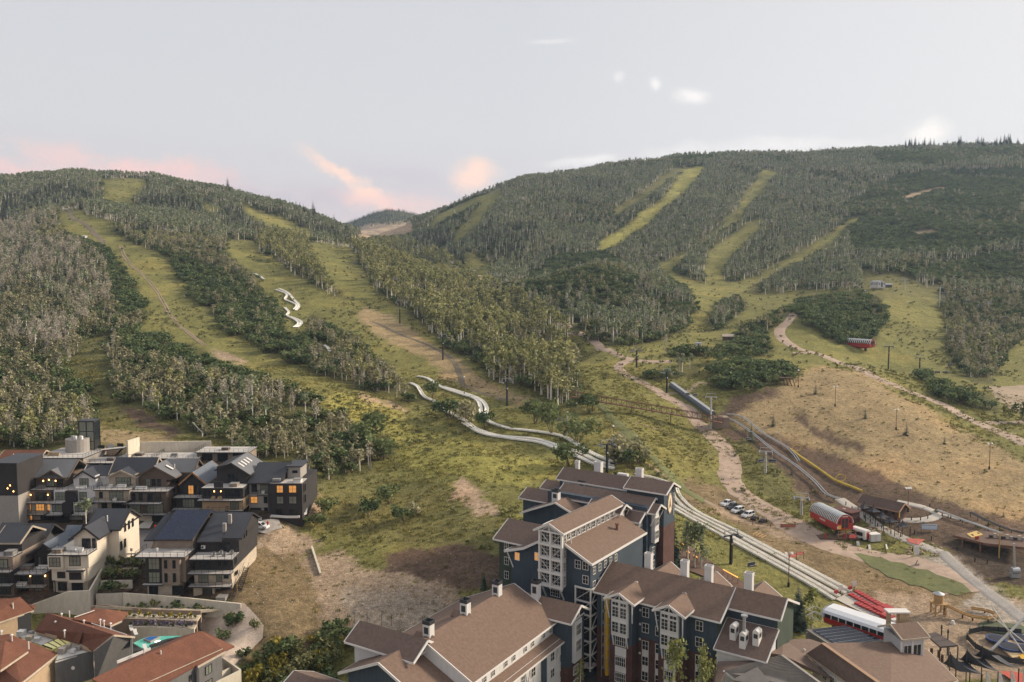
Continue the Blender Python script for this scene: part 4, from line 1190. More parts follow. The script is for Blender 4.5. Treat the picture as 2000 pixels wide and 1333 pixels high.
 D.chimney(-20.5, 40.8, 29.0, 31.6, 1.9, 1.4, False); D.chimney(-26.3, 40.2, 29.0, 31.3, 1.0, .8, False)
 D.box('hatch', M_WHITES, -14.6, -11.9, 39.6, 40.8, 29.4, 30.3)
 # --- rear block with the end gable and the round emblem
 Fb = H('hotel_wing', 'rear hotel wing ending in a blue gable with an oval emblem', (-8, 37, 12))
 Fb.pent('wall', M_NAVY, 'x', -9, .6, [(33.9, 20.6), (40.2, 20.6), (40.2, 28.6), (37.1, 30.1), (33.9, 28.7)])
 Fb.pent('brick_wall', M_BRICK, 'x', -9, .58, [(33.92, 8), (40.18, 8), (40.18, 20.6), (33.92, 20.6)])
 Fb.gable('x', -9.5, 1.6, 37.1, 30.8, 33.0, 28.8, 41.2, 28.9, m=M_SHINGD)
 Fb.shed([(-9.3, 33.4, 26.5), (-5.4, 33.4, 26.5), (-5.4, 38, 30.3), (-9.3, 38, 30.3)], trim=None)
 Fb.box('wall', M_NAVY, -28, -1.2, 28.5, 33.88, 8, 26.2)
 Fb.gable('x', -26, -1.0, 33.0, 27.6, 28.2, 25.2, 34.5, 26.9, m=M_SHINGD)
 Fb.chimney(-8.0, 38.6, 29.4, 32.0, 1.7, 1.2, False)
 ov = Fb.mb()
 ov.ext([(.62, 37.1 + 1.35 * math.cos(i * .3927), 25.6 + 2.5 * math.sin(i * .3927)) for i in range(16)], (.14, 0, 0))
 ov.build('emblem', mat('cream_sign', (.72, .62, .46), noise=.05), Fb.e)
 ring = Fb.mb()
 for i in range(16):
  a0, a1 = i * .3927, (i + 1) * .3927
  ring.beam((.78, 37.1 + 1.25 * math.cos(a0), 25.6 + 2.35 * math.sin(a0)), (.78, 37.1 + 1.25 * math.cos(a1), 25.6 + 2.35 * math.sin(a1)), .1)
 ring.build('emblem_ring', mat('brown_sign_edge', (.30, .17, .09), noise=.05), Fb.e)
 em = Fb.mb().ext([(.77, 36.5, 24.4), (.77, 37.1, 26.9), (.77, 37.35, 25.7), (.77, 37.8, 24.4), (.77, 37.1, 25.1)], (.05, 0, 0)); em.build('emblem_mark', mat('brown_sign_mark', (.22, .13, .08), noise=.05), Fb.e)
 for k, z in enumerate((28.0, 27.2, 26.4, 24.6, 23.8, 23.0, 22.2)):
  lt = Fb.mb().box(.6, .68, 39.35, 39.75, z, z + .12).box(.6, .68, 39.35, 39.45, z, z + .55)
  if k % 2: lt.box(.6, .68, 39.65, 39.75, z, z + .55)
  if k % 3 == 0: lt.box(.6, .68, 39.35, 39.75, z + .43, z + .55)
  lt.build('letter', M_WHITE, Fb.e)
 # three white oriels facing the ski slope
 for yb, xb, z0 in ((31.5, -.9, 17.5), (27.8, -3.2, 16.0), (24.6, -6.4, 18.2)):
  Fb.box('oriel_wall', M_NAVY, xb - 7, xb, yb - 2.0, yb + 2.0, 8, z0 + 7.2)
  Fb.box('oriel', M_WHITES, xb, xb + .9, yb - 1.1, yb + 1.1, z0, z0 + 7.2)
  Fb.gable('y' if False else 'x', xb - 7, xb + 1.9, yb, z0 + 9.2, yb - 2.9, z0 + 7.6, yb + 2.9, z0 + 7.6, m=M_SHINGD)
  for r in (0, 1): Fb.win('R', (xb + .92, yb, z0 + .9 + 3.1 * r), 1.9, 2.0, nx=4, ny=2)
  for sy in (-1, 1): Fb.beam((xb + .1, yb + sy * 1.9, z0 + 4.2), (xb + 1.6, yb + sy * 1.9, z0 + 7.4), .16, name='brace')
  Fb.beam((xb + 1.0, yb - 1.9, z0 + 7.5), (xb + 1.0, yb + 1.9, z0 + 7.5), .18)
  Fb.win('R', (xb + .03, yb, z0 - 3.2), 1.7, 2.0, nx=3, ny=2); Fb.win('R', (xb + .03, yb, z0 - 6.4), 1.7, 2.0, nx=3, ny=2)
 # --- right wing with the two gabled bays
 E_ = H('hotel_wing', 'navy and brick hotel wing with two white gabled bays', (15, 5, 0))
 E_.pent('wall', M_NAVY, 'x', 1.2, 26.2, [(.6, 8.9), (15.5, 8.9), (15.5, 16.2), (8, 19.4), (.6, 16.0)])
 E_.box('brick_wall', M_BRICK, 1.2, 26.2, .62, 15.5, -3, 8.9)
 E_.gable('x', .6, 27.0, 8.0, 20.0, 0.0, 16.1, 16.2, 16.1)
 for bc in (8.0, 18.25):
  E_.pent('bay_wall', M_NAVY, 'y', -2.2, .8, [(bc - 2.4, 8.0), (bc + 2.4, 8.0), (bc + 2.4, 16.5), (bc, 17.8), (bc - 2.4, 16.5)])
  E_.box('bay_brick', M_BRICK, bc - 2.4, bc + 2.4, -2.18, .6, -3, 8.0)
  E_.gable('y', -3.3, 4.3, bc, 18.4, bc - 3.2, 16.75, bc + 3.2, 16.75)
  E_.box('oriel', M_WHITES, bc - 1.75, bc + 1.75, -2.9, -2.22, 9.6, 16.6)
  for z in (10.3, 13.3):
   for dx in (-.85, .85): E_.win('F', (bc + dx, -2.92, z), 1.45, 2.15, nx=2, ny=3)
  for dx in (-.85, .85): E_.win('F', (bc + dx, -2.92, 15.6), 1.45, .8, nx=2, ny=1)
  E_.beam((bc - 2.6, -3.0, 16.75), (bc + 2.6, -3.0, 16.75), .16, .2); E_.beam((bc, -3.0, 16.7), (bc, -3.0, 18.1), .18)
  for s in (-1, 1):
   E_.beam((bc + s * 1.2, -3.0, 16.8), (bc + s * .05, -3.0, 17.9), .12)
   E_.beam((bc + s * 2.45, -2.3, 12.6), (bc + s * 2.75, -3.1, 16.4), .17, name='brace')
   E_.beam((bc + s * 1.5, -2.25, 7.4), (bc + s * 1.5, -2.8, 9.6), .2, name='bracket')
  for z in (6.9 + .6, 3.4, .2): E_.win('F', (bc, -2.25, z), 2.3, 1.9, nx=5, ny=2)
  E_.box('spandrel', M_WHITES, bc - 1.2, bc + 1.2, -2.26, -2.2, 5.4, 7.2); E_.box('spandrel', M_WHITES, bc - 1.2, bc + 1.2, -2.26, -2.2, 2.2, 3.35)
 for bx in (11.9, 14.7, 22.8):
  for z in (13.2, 10.1): E_.win('F', (bx, .58, z), 1.45, 1.9)
  for z in (6.6, 3.5, .5): E_.win('F', (bx, .6, z), 1.4, 1.9, nx=2, ny=2)
  for z in (5.4, 2.4): E_.box('spandrel', M_WHITES, bx - .7, bx + .7, .55, .61, z, z + 1.15)
 for bx in (3.6,):
  for z in (13.0, 9.9, 6.6, 3.5, .5): E_.win('F', (bx, .58, z), 1.3, 1.9)
  for z in (8.6, 5.4, 2.4): E_.box('spandrel', M_WHITES, bx - .7, bx + .7, .55, .61, z, z + 1.1)
 for cx in (8.4, 16.2, 21.2): E_.chimney(cx, 9.2, 18.6, 22.2, 1.4, 1.2, False)
 for z in (14.2, 11.4, 8.4, 5.6): E_.box('vent', M_WHITE, 10.6, 10.95, .4, .62, z, z + .35)
 # --- lower end of the right wing and the plant roof
 I_ = H('hotel_wing', 'low green hotel wing with a lean roof at the right end', (31, 6, 0))
 I_.pent('wall', M_NAVY, 'x', 26.3, 35.6, [(4.9, 8), (15, 8), (15, 16.6), (8, 19.4), (4.9, 17.4)])
 I_.pent('end_wall', M_DKGREEN, 'x', 35.62, 35.9, [(4.9, 8), (15, 8), (15, 16.6), (8, 19.4), (4.9, 17.4)])
 I_.pent('end_wall', M_DKGREEN, 'x', 26.2, 26.5, [(.6, 4), (8, 4), (8, 19.4), (.6, 15.8)])
 I_.gable('x', 27.0, 36.7, 8.0, 20.1, 4.1, 17.4, 16, 16.6)
 I_.chimney(29.3, 8.6, 19.0, 22.6, 1.5, 1.2, False)
 I_.box('brick_wall', M_BRICK, 26.3, 35.88, 4.92, 14.9, -3, 8)
 I_.shed([(26.6, -2.2, 11.9), (36.2, -2.2, 11.9), (36.2, 4.8, 15.3), (26.6, 4.8, 15.3)], m=M_SHINGD)
 I_.pent('low_wall', M_WHITES, 'x', 27.0, 35.7, [(-1.6, -3), (4.8, -3), (4.8, 14.9), (-1.6, 11.8)])
 EQ = H('roof_plant', 'three white rooftop plant cabinets and a steel flue on the lean roof', (31, 1, 13.5))
 EQ.e['category'] = 'roof plant'; EQ.e['group'] = 'hotel roof equipment'
 for i, x in enumerate((29.2, 31.4, 33.4)):
  zb = 12.6 if i != 1 else 12.1
  y0 = .3 if i != 1 else -.9
  EQ.pent('cabinet', M_WHITE, 'y', y0, y0 + 1.9, [(x - .55, zb), (x + .55, zb), (x + .55, zb + 3.1), (x, zb + 3.45), (x - .55, zb + 3.1)])
  EQ.box('louvre', M_DKMETAL, x - .36, x + .36, y0 - .03, y0, zb + 1.9, zb + 2.7)
  EQ.box('louvre', M_DKMETAL, x + .55, x + .58, y0 + .4, y0 + 1.5, zb + 1.9, zb + 2.7)
 EQ.mb().tube((31.4, 0, 15.2), (31.4, 0, 18.2), .28, 12).tube((31.4, 0, 18.2), (31.4, 0, 18.45), .6, 12).build('flue', M_STEEL, EQ.e)
 # small rear gables over the garden
 for nx_, (px_, py_, w) in enumerate(((1295, 1105, 3.6), (1385, 1122, 3.4), (1480, 1146, 3.6))):
  p = E_.px(px_, py_, a=17)
  E_.gable('y', 14.0, 21.0, p.x, 17.6, p.x - w, 15.2, p.x + w, 15.2)
  E_.pent('wall', M_NAVY, 'y', 15.4, 20.3, [(p.x - 2.8, 2), (p.x + 2.8, 2), (p.x + 2.8, 15.4), (p.x, 17.2), (p.x - 2.8, 15.4)])
 # --- near wing with the long roof
 gx = HX + -9 * math.sin(math.radians(HH)) + -12.4 * math.cos(math.radians(HH)); gy = HY + -9 * math.cos(math.radians(HH)) - -12.4 * math.sin(math.radians(HH))
 Gw = Bld('hotel_wing', 'nearest hotel wing with a long brown roof and three chimneys', 'hotel wing', gx, gy, 0, 31.7, (0, -15, 0), GRP)
 Gw.pent('wall', M_WHITES, 'y', -30, -.9, [(-11.2, 4), (9.7, 4), (9.7, 12.6), (0, 17.1), (-11.2, 12.2)])
 Gw.gable('y', -30, 0, 0, 17.7, -12.6, 12.0, 10.5, 12.7)
 for k in range(9):
  Gw.win('R', (9.72, -2.6 - k * 3.35 + (.7 if k % 2 else 0), 10.6), 1.05, 1.25, nx=2, ny=2)
 Gw.shed([(9.75, -32, 10.3), (9.75, 1, 10.3), (12.2, 1, 9.2), (12.2, -32, 9.2)], m=M_SHING)
 for i, (s0, s1, m) in enumerate(((-32, -21, M_WHITES), (-21, -12, M_WHITES), (-12, 1, M_WHITES))):
  Gw.box('lower_wall', m, 9.7, 11.4, s0 + .1, s1 - .1, -3, 9.6)
 for k in range(8):
  for z in (6.4, 3.2, 0.2): Gw.win('R', (11.42, -1.2 - k * 3.6, z), 1.5 if k % 2 else 1.1, 1.8, nx=2, ny=2)
 for k in (1, 4): Gw.mb().box(11.42, 11.6, -4.4 - k * 4.6, -2.6 - k * 4.6, -3, 8.4).build('blue_panel', M_NAVY, Gw.e)
 for k in (3.0, 14.0, 24.5): Gw.beam((11.4, -k, 5.0), (12.1, -k, 9.2), .2, name='brace')
 for a_ in (-6.3, -17.0, -28.0): Gw.chimney(0, a_, 16.4, 19.6, 1.5, 1.35)
 Gw.chimney(4.6, .8, 14.6, 18.4, 1.5, 1.35)
 for a_ in (-17.0, -28.0): Gw.gable('x', -2.6, .9, a_, 17.75, a_ - 1.1, 17.0, a_ + 1.1, 17.0, trim=None, name='cricket')
 # cross wing to its right
 X = Bld('hotel_wing', 'short navy cross wing with a white gabled bay beside the stair shaft', 'hotel wing', gx, gy, 0, 31.7, (10, 2, 0), GRP)
 X.pent('wall', M_NAVY, 'x', 1, 13.0, [(-1.6, 4), (5.4, 4), (5.4, 13.1), (1.7, 15.0), (-1.6, 13.1)])
 X.box('brick_wall', M_BRICK, 1, 12.98, -1.58, 5.38, -3, 4)
 X.gable('x', 0, 14.2, 1.7, 15.7, -2.4, 13.4, 5.8, 13.4)
 X.box('oriel', M_WHITES, 13.0, 13.6, .2, 3.2, 4.4, 12.6)
 for z in (9.6, 6.4): X.win('R', (13.62, 1.7, z), 2.3, 2.3, nx=4, ny=2)
 for z in (1.6, -1.2): X.win('R', (13.02, 1.7, z), 2.0, 1.8, nx=4, ny=2)
 X.beam((13.7, -.6, 13.2), (13.7, 4.0, 13.2), .18); X.beam((13.7, 1.7, 13.2), (13.7, 1.7, 15.2), .18)
 # front end block and its big dormer
 N = Bld('hotel_wing', 'front end of the hotel with a broad white dormer over a navy gable', 'hotel wing', gx, gy, 0, 31.7, (-2, -36, 0), GRP)
 N.pent('wall', M_NAVY, 'y', -37.2, -30, [(-10, -3), (9.6, -3), (9.6, 9.9), (-2.5, 15.6), (-10, 12.4)])
 N.gable('y', -38.2, -29.6, -2.5, 16.3, -11.3, 12.3, 11.0, 10.0)
 N.pent('dormer_wall', M_WHITES, 'x', -12.4, .3, [(-33.0, 11), (-27.2, 11), (-27.2, 15.6), (-30.1, 17.2), (-33.0, 15.5)])
 N.gable('x', -13.8, 1.5, -30.1, 17.9, -34.0, 15.55, -26.4, 15.6, m=M_SHINGD)
 N.win('R', (.32, -30.6, 13.1), 1.0, 2.2, nx=2, ny=3)
 for y in (-31.55, -29.65): N.mb().box(.3, .38, y - .32, y + .32, 12.8, 15.6).build('shutter', mat('blue_grey_shutter', (.16, .19, .22)), N.e)
 N.beam((.9, -33.2, 15.7), (.9, -27, 15.7), .2); N.beam((.9, -30.1, 15.7), (.9, -30.1, 17.4), .2)
 N.beam((.9, -31.6, 15.8), (.9, -30.2, 17.2), .14); N.beam((.9, -28.6, 15.8), (.9, -30.0, 17.2), .14)
 for x in (-1.6, -1.0): N.mb().tube((x, -37.3, 12.2), (x, -37.5, 12.2), .14, 8).build('lamp', M_LITB, N.e)
 N.shed([(-9, -41, 8.8), (3, -41, 8.8), (3, -37.3, 10.6), (-9, -37.3, 10.6)], m=M_SHINGD)
 # little brown roof seen at the bottom edge
 p = PZ(612, 1320, 8)
 sm = Bld('hotel_wing', 'small brown hip roof at the bottom edge beside the brush', 'hotel wing', p.x, p.y, 0, 31.7, (0, 0, 0), GRP)
 sm.box('wall', M_NAVY, -3, 5, -5, 3, -1, 6.4)
 sm.gable('x', -3.8, 6, -1, 8.4, -5.8, 6.2, 3.8, 6.2, m=M_SHINGD)
 # yellow rubbish chute on scaffolding
 ch = H('rubbish_chute', 'yellow builders rubbish chute hanging in the corner by the stair shaft', (4.4, .2, 0))
 ch.e['category'] = 'chute'; ch.e.pop('group', None)
 for k in range(12):
  z = 15.4 - k * 1.28
  ch.mb().tube((4.2, -.5, z), (4.2, -.5, z - 1.34), .56, 12, .46).build('section', M_YELLOW, ch.e)
 for x, y in ((3.3, -1.2), (5.1, -1.2), (3.3, .3), (5.1, .3)): ch.mb().tube((x, y, -.5), (x, y, 16.2), .06, 5).build('pole', M_STEEL, ch.e)
 for k in range(7):
  z = 1.4 + k * 2.3
  ch.mb().tube((3.3, -1.2, z), (5.1, -1.2, z), .05, 5).tube((3.3, -1.2, z), (5.1, -1.2, z + 2.2), .04, 5).tube((3.3, -1.2, z), (3.3, .3, z), .04, 5).build('ledger', M_STEEL, ch.e)
hotel()
# ---------------------------------------------------------------- townhouses
M_ROOFD = mat('dark_standing_seam_roof', (.040, .042, .050), rough=.55, scale=1.4, noise=.18, stretch=(6, .4, .4), spec=.35)
M_ROOFB = mat('slate_blue_metal_roof', (.115, .130, .155), rough=.5, scale=1.4, noise=.14, stretch=(6, .4, .4), spec=.35)
M_ROOFG = mat('grey_metal_roof', (.135, .135, .140), rough=.5, scale=1.4, noise=.14, stretch=(6, .4, .4), spec=.35)
M_BLKS = mat('black_vertical_siding', (.036, .032, .032), scale=2, noise=.2, stretch=(3, 3, .1))
M_BRN = mat('brown_brick_cladding', (.115, .085, .066), scale=5, noise=.22)
M_TAUPE = mat('taupe_brick_cladding', (.235, .185, .145), scale=5, noise=.2)
M_STONE = mat('tan_ledge_stone', (.43, .31, .19), scale=4, noise=.25)
M_PALES = mat('pale_ledge_stone', (.44, .37, .29), scale=4, noise=.2)
M_BEIGE = mat('beige_cladding', (.36, .30, .23), scale=3, noise=.14)
M_CREAM = mat('cream_board_cladding', (.60, .53, .43), scale=2.2, noise=.10, stretch=(3, 3, .12))
M_GREYS = mat('grey_stucco', (.30, .275, .25), scale=2, noise=.1)
M_DECK = mat('pale_deck_pavers', (.46, .43, .40), scale=3, noise=.12)
M_WOOD = mat('warm_wood', (.33, .18, .09), scale=3, noise=.2, stretch=(1, 1, .2))
M_DARKIN = mat('dark_garage_recess', (.012, .011, .010), noise=.1)
M_CUSH = mat('pale_cushions', (.66, .64, .60), noise=.06)
M_GREYF = mat('grey_cushions', (.24, .23, .22), noise=.1)
def railing(B, pts, z, h=1.05, step=1.5):
 b = B.mb()
 for p, q in zip(pts, pts[1:]):
  p, q = Vector((*p, z)), Vector((*q, z)); L = (q - p).length; n = max(1, int(L / step))
  b.beam(p + Vector((0, 0, h)), q + Vector((0, 0, h)), .07, .06)
  for i in range(n + 1):
   c = p + (q - p) * (i / n); b.box(c.x - .03, c.x + .03, c.y - .03, c.y + .03, z, z + h)
  b.beam(p + Vector((0, 0, h * .5)), q + Vector((0, 0, h * .5)), .025, .025); b.beam(p + Vector((0, 0, h * .2)), q + Vector((0, 0, h * .2)), .025, .025)
 b.build('railing', M_BLACK, B.e)
def deck(B, x0, x1, y0, y1, z, rail=True, m=None):
 B.box('deck', m or M_DECK, x0, x1, y0, y1, z - .22, z)
 B.mb().box(x0 - .04, x1 + .04, y0 - .04, y0, z - .32, z - .04).box(x1, x1 + .04, y0, y1, z - .32, z - .04).build('deck_edge', M_DKMETAL, B.e)
 if rail: railing(B, [(x0 + .06, y1), (x0 + .06, y0 + .06), (x1 - .06, y0 + .06), (x1 - .06, y1)], z)
def house(label, pxl, pxr, pyb, Y, floors, depth=14, heading=0, side=None, name='townhouse', cat='townhouse', group='townhouses on the terraced street'):
 p = P(pxl, pyb, Y)
 B = Bld(name, label, cat, p.x, p.y, p.z, heading, (0, 0, 0), group)
 W = (pxr - pxl) / FPX * Y
 B.Wd = W; z = 0.0; B.zs = [0]
 for fl in floors:
  h = fl.get('h', 3.1); s = fl.get('s', 0); x0, x1 = fl.get('x', (0, 1))
  for (a, b, m, ss) in fl.get('parts', [(x0, x1, fl['m'], s)]):
   B.box('storey_wall', m, a * W, b * W, ss, depth, z - (3 if z == 0 else 0), z + h - .02)
  for w in fl.get('wins', []):
   a, b = w[0], w[1]; g = w[2] if len(w) > 2 else None; lo = w[3] if len(w) > 3 else .55; hh = w[4] if len(w) > 4 else h - .55 - lo
   yy = w[5] if len(w) > 5 else s
   ww = (b - a) * W
   gl = {'l': M_LIT, 'c': M_GLASSB, 'd': M_DARKIN, None: M_GLASS}[g]
   B.win('F', ((a + b) / 2 * W, yy - .01, z + lo), ww, hh, nx=max(2, round(ww / .9)), ny=2 if hh > 1.6 else 1, fm=M_BLACK, glass=gl)
  for (face, yy, lo, ww, hh, g) in fl.get('side', []):
   gl = {'l': M_LIT, 'c': M_GLASSB, None: M_GLASS}[g]
   B.win(face, ((W + .01) if face == 'R' else -.01, yy, z + lo), ww, hh, nx=2, ny=1, fm=M_BLACK, glass=gl)
  for (a, b, pr) in fl.get('lamps', []):
   lam = B.mb().box(a * W - .1, a * W + .1, pr - .16, pr - .02, z + b, z + b + .35).build('wall_lamp', M_LITB, B.e)
  z += h
  B.zs.append(z)
  for d in fl.get('decks', []):
   a, b, y0, y1 = d[:4]
   deck(B, a * W, b * W, y0, y1, z + (d[4] if len(d) > 4 else 0), *(d[5:6]))
 return B
def sofa(B, x, y, z, w, m, label, rz=0.0, chair=False):
 p = B.W((x, y, z))
 e = thing('outdoor_chair' if chair else 'outdoor_sofa', label, 'chair' if chair else 'sofa', p, -math.radians(B.h) + rz, 'furniture on the townhouse decks')
 MB().box(-w / 2, w / 2, -.4, .4, .12, .45).build('seat', m, e)
 MB().box(-w / 2, w / 2, .26, .42, .45, .9).build('backrest', m, e)
 for sx in (-1, 1): MB().box(sx * w / 2 - .09, sx * w / 2 + .09, -.4, .26, .45, .68).build('armrest', m, e)
 for sx in (-1, 1):
  for sy in (-1, 1): MB().box(sx * (w / 2 - .1) - .04, sx * (w / 2 - .1) + .04, sy * .32 - .04, sy * .32 + .04, 0, .12).build('leg', M_BLACK, e)
def hot_tub(B, x, y, z, m, label, w=2.1):
 p = B.W((x, y, z))
 e = thing('hot_tub', label, 'hot tub', p, -math.radians(B.h), 'hot tubs on the townhouse decks')
 MB().box(-w / 2, w / 2, -w / 2, w / 2, 0, .8).build('cabinet', m, e)
 MB().box(-w / 2 - .06, w / 2 + .06, -w / 2 - .06, -.01, .8, .93).build('cover', M_GREYF, e); MB().box(-w / 2 - .06, w / 2 + .06, .01, w / 2 + .06, .8, .93).build('cover', M_GREYF, e)
def townhouses():
 U = 219.0
 # upper row, left to right
 B = house('black windowless block of a house at the left picture edge', -14, 38, 1012, 213, [dict(m=M_GREYS, h=6), dict(m=M_BLKS, h=8.5)], 12)
 B.box('roof', M_ROOFD, -.2, B.Wd + .2, -.2, 12.2, 14.48, 14.8); B.win('L', (-.01, 3, 9), 1.2, 2)
 for x, z in ((.72, 8.6), (.84, 7.0), (.62, 7.8)): B.mb().box(x * B.Wd * 1 - .1, x * B.Wd + .1, -.12, -.01, z, z + .3).build('wall_lamp', M_LITB, B.e)
 B = house('brown brick townhouse with glowing wall lamps and dark gable roof', 35, 118, 1024, U - 1, [
  dict(m=M_BEIGE, wins=[(.05, .22, None), (.27, .36, 'l'), (.55, .9, 'd')]),
  dict(m=M_PALES, wins=[(.05, .24, 'l'), (.28, .34, 'l'), (.45, .66, 'l'), (.72, .95, 'l')], decks=[(.32, .72, -1.6, 0, -3.1), (-.02, 1.0, -1.5, 0)]),
  dict(m=M_BRN, wins=[(.12, .30, None, .2, 2.2), (.42, .70, None, .2, 2.2), (.78, .9, None)], lamps=[(.08, 1.7, 0), (.34, 1.7, 0), (.75, 1.7, 0)], s=.6, decks=[(.0, 1.0, .5, 3.2)]),
  dict(m=M_BRN, s=3.4, wins=[(.55, .75, 'c', .2, 2.1, 3.4), (.8, .95, None, .2, 2.1, 3.4)], lamps=[(.48, 1.6, 3.4), (.62, 1.9, 3.4), (.78, 1.6, 3.4)], x=(.3, 1.0))], 15)
 W = B.Wd; z = B.zs[-1]
 B.gable('x', .22 * W, 1.12 * W, 8.5, z + 3.6, 2.6, z - .2, 14.5, z + .2, m=M_ROOFG, trim=M_BRN)
 B.gable('y', 2.5, 7, .72 * W, z + 1.9, .45 * W, z - .1, .99 * W, z - .1, m=M_ROOFG, trim=M_BRN)
 B.pent('gable_wall', M_BRN, 'y', 3.4, 6, [(.5 * W, z - .3), (.95 * W, z - .3), (.72 * W, z + 1.6)])
 sofa(B, .5 * W, 1.8, B.zs[3], 2.0, M_GREYF, 'grey sofa on the top deck of the brown lamp-lit house'); sofa(B, .2 * W, 1.8, B.zs[3], 1.6, M_GREYF, 'small grey seat near the deck corner of the brown lamp-lit house')
 B = house('white and black townhouse with stacked bay windows beside the brown one', 99, 188, 1026, U - 2, [
  dict(m=M_GREYS, wins=[(.10, .40, 'd', 0, 2.6), (.72, .82, 'c')], parts=[(0, 1, M_GREYS, 1.2)]),
  dict(parts=[(0, .30, M_WHITES, 0), (.30, .52, M_BLKS, -.5), (.52, .82, M_WHITES, 0), (.82, 1, M_WHITES, 1.5)], m=M_WHITES, wins=[(.05, .28, 'c'), (.56, .78, 'c')], decks=[(-.04, .3, -1.3, 0, -3.1), (.52, .86, -1.3, 0, -3.1), (-.04, .3, -.8, .6, 0, False)]),
  dict(parts=[(0.06, .34, M_WHITES, .8), (.34, .58, M_BLKS, .2), (.58, 1, M_WHITES, 1.2)], m=M_WHITES, wins=[(.10, .32, 'c', .4, 2.2, .8), (.62, .78, 'c', .4, 2.2, 1.2)], decks=[(.56, 1.0, -.4, 1.2, -3.1), (.1, 1.02, 1.3, 4.2)], side=[('R', 3.2, .7, 1.1, 1.7, None), ('R', 5.2, .7, 1.1, 1.7, None)]),
  dict(m=M_WHITES, s=4.2, x=(.36, .86), wins=[(.50, .70, 'c', .2, 2.3, 4.2)])], 14, side=True)
 W = B.Wd; z = B.zs[-1]
 B.gable('y', 3.6, 9.5, .60 * W, z + 1.7, .36 * W, z - .4, .88 * W, z - .4, m=M_ROOFD, trim=M_BLKS)
 B.pent('gable_wall', M_WHITES, 'y', 4.22, 9, [(.40 * W, z - .3), (.84 * W, z - .3), (.60 * W, z + 1.4)])
 B.gable('x', .45 * W, 1.24 * W, 9.5, z + 1.9, 6.0, z - .5, 14, z - .5, m=M_ROOFD, trim=M_WHITES); B.pent('gable_wall', M_WHITES, 'x', .86 * W, 1.18 * W, [(6.4, 3), (13.8, 3), (13.8, z - .4), (9.5, z + 1.7), (6.4, z - .4)])
 B.win('R', (1.18 * W + .01, 9.6, z - 2.2), 2.0, 2.1, nx=3, ny=1, fm=M_BLACK)
 sofa(B, .62 * W, 2.2, B.zs[3], 2.6, M_CUSH, 'white sofa on the roof deck of the white and black house')
 B = house('beige three-storey townhouse with white roof-deck sofas and small gable', 188, 256, 1022, U - 1, [
  dict(m=M_BEIGE, wins=[(.40, .86, 'd', 0, 2.7)], parts=[(.3, 1, M_BEIGE, .8)]),
  dict(m=M_BEIGE, parts=[(.0, 1, M_BEIGE, 1.0)], wins=[(.12, .28, None, .3, 2.2, 1.0), (.42, .84, 'd', .1, 2.6, 1.0)], decks=[(-.02, .3, -1.0, 1, -3.1), (.28, .92, -1.2, .8, -3.1)]),
  dict(m=M_BEIGE, wins=[(.12, .22, None, .6, 1.8), (.42, .82, 'c', .1, 2.4)], decks=[(-.03, .95, -1.5, 0, -3.1), (-.02, 1.02, -.5, 4.0)], side=[('R', 4, .7, 1.2, 1.7, None)]),
  dict(m=M_BEIGE, s=3.8, x=(.22, 1.0), wins=[(.42, .86, 'c', .2, 2.1, 3.8)])], 13)
 W = B.Wd; z = B.zs[-1]
 B.gable('y', 3.0, 8, .60 * W, z + 1.5, .16 * W, z - .5, 1.06 * W, z - .5, m=M_ROOFD, trim=M_BEIGE)
 B.pent('gable_wall', M_BEIGE, 'y', 3.82, 8, [(.22 * W, z - .4), (1.0 * W, z - .4), (.60 * W, z + 1.2)])
 B.gable('x', .10 * W, 1.42 * W, 10.2, z + 3.5, 5.6, z - .4, 14.5, z - .2, m=M_ROOFD, trim=M_BEIGE)
 B.pent('gable_wall', M_BEIGE, 'x', 1.0 * W, 1.34 * W, [(6, 5), (14, 5), (14, z - .2), (10.2, z + 3.2), (6, z - .3)])
 sofa(B, .36 * W, 1.6, B.zs[3], 1.0, M_CUSH, 'white armchair on the beige house roof deck', chair=True); sofa(B, .68 * W, 1.8, B.zs[3], 2.4, M_CUSH, 'long white sofa on the beige house roof deck'); sofa(B, .6 * W, -.7, B.zs[2] - 0, .8, M_CUSH, 'white chair on the middle balcony of the beige house', chair=True)
 B = house('brown brick townhouse with pale roof deck and grey skylight roof', 250, 328, 1025, U, [
  dict(m=M_PALES, wins=[(.62, .95, 'd', 0, 2.6), (.05, .2, None)]),
  dict(m=M_BRN, wins=[(.05, .34, 'c', .2, 2.3), (.5, .92, 'c', .1, 2.5)], decks=[(.42, 1.0, -1.4, 0, -3.1)]),
  dict(m=M_BRN, wins=[(.08, .22, None, .4, 2.1), (.30, .40, None, .4, 2.1), (.52, .86, None, .2, 2.3)], decks=[(-.06, .9, -1.7, 0, -3.1), (0, 1.04, -.4, 4.5)], side=[('R', 5, .9, 1.1, 1.6, None)]),
  dict(m=M_BRN, s=4.4, x=(.14, .84), wins=[(.30, .43, 'c', .2, 2.1, 4.4), (.46, .56, None, .2, 2.1, 4.4), (.60, .70, None, .2, 2.1, 4.4)])], 16)
 W = B.Wd; z = B.zs[-1]
 B.pent('gable_wall', M_BRN, 'y', 4.42, 16, [(.14 * W, z - .4), (1.0 * W, z - 1.2), (1.0 * W, z - .2), (.55 * W, z + 2.6), (.14 * W, z + .2)])
 B.gable('y', 3.6, 16.5, .55 * W, z + 3.0, .06 * W, z - .1, 1.10 * W, z - .3, m=M_ROOFG, trim=M_BRN)
 B.gable('x', .55 * W, 1.42 * W, 12, z + 3.1, 8.4, z + .1, 16, z + .1, m=M_ROOFG, trim=M_BRN); B.pent('gable_wall', M_BRN, 'x', .98 * W, 1.35 * W, [(8.7, 3), (15.8, 3), (15.8, z), (12, z + 2.8), (8.7, z)])
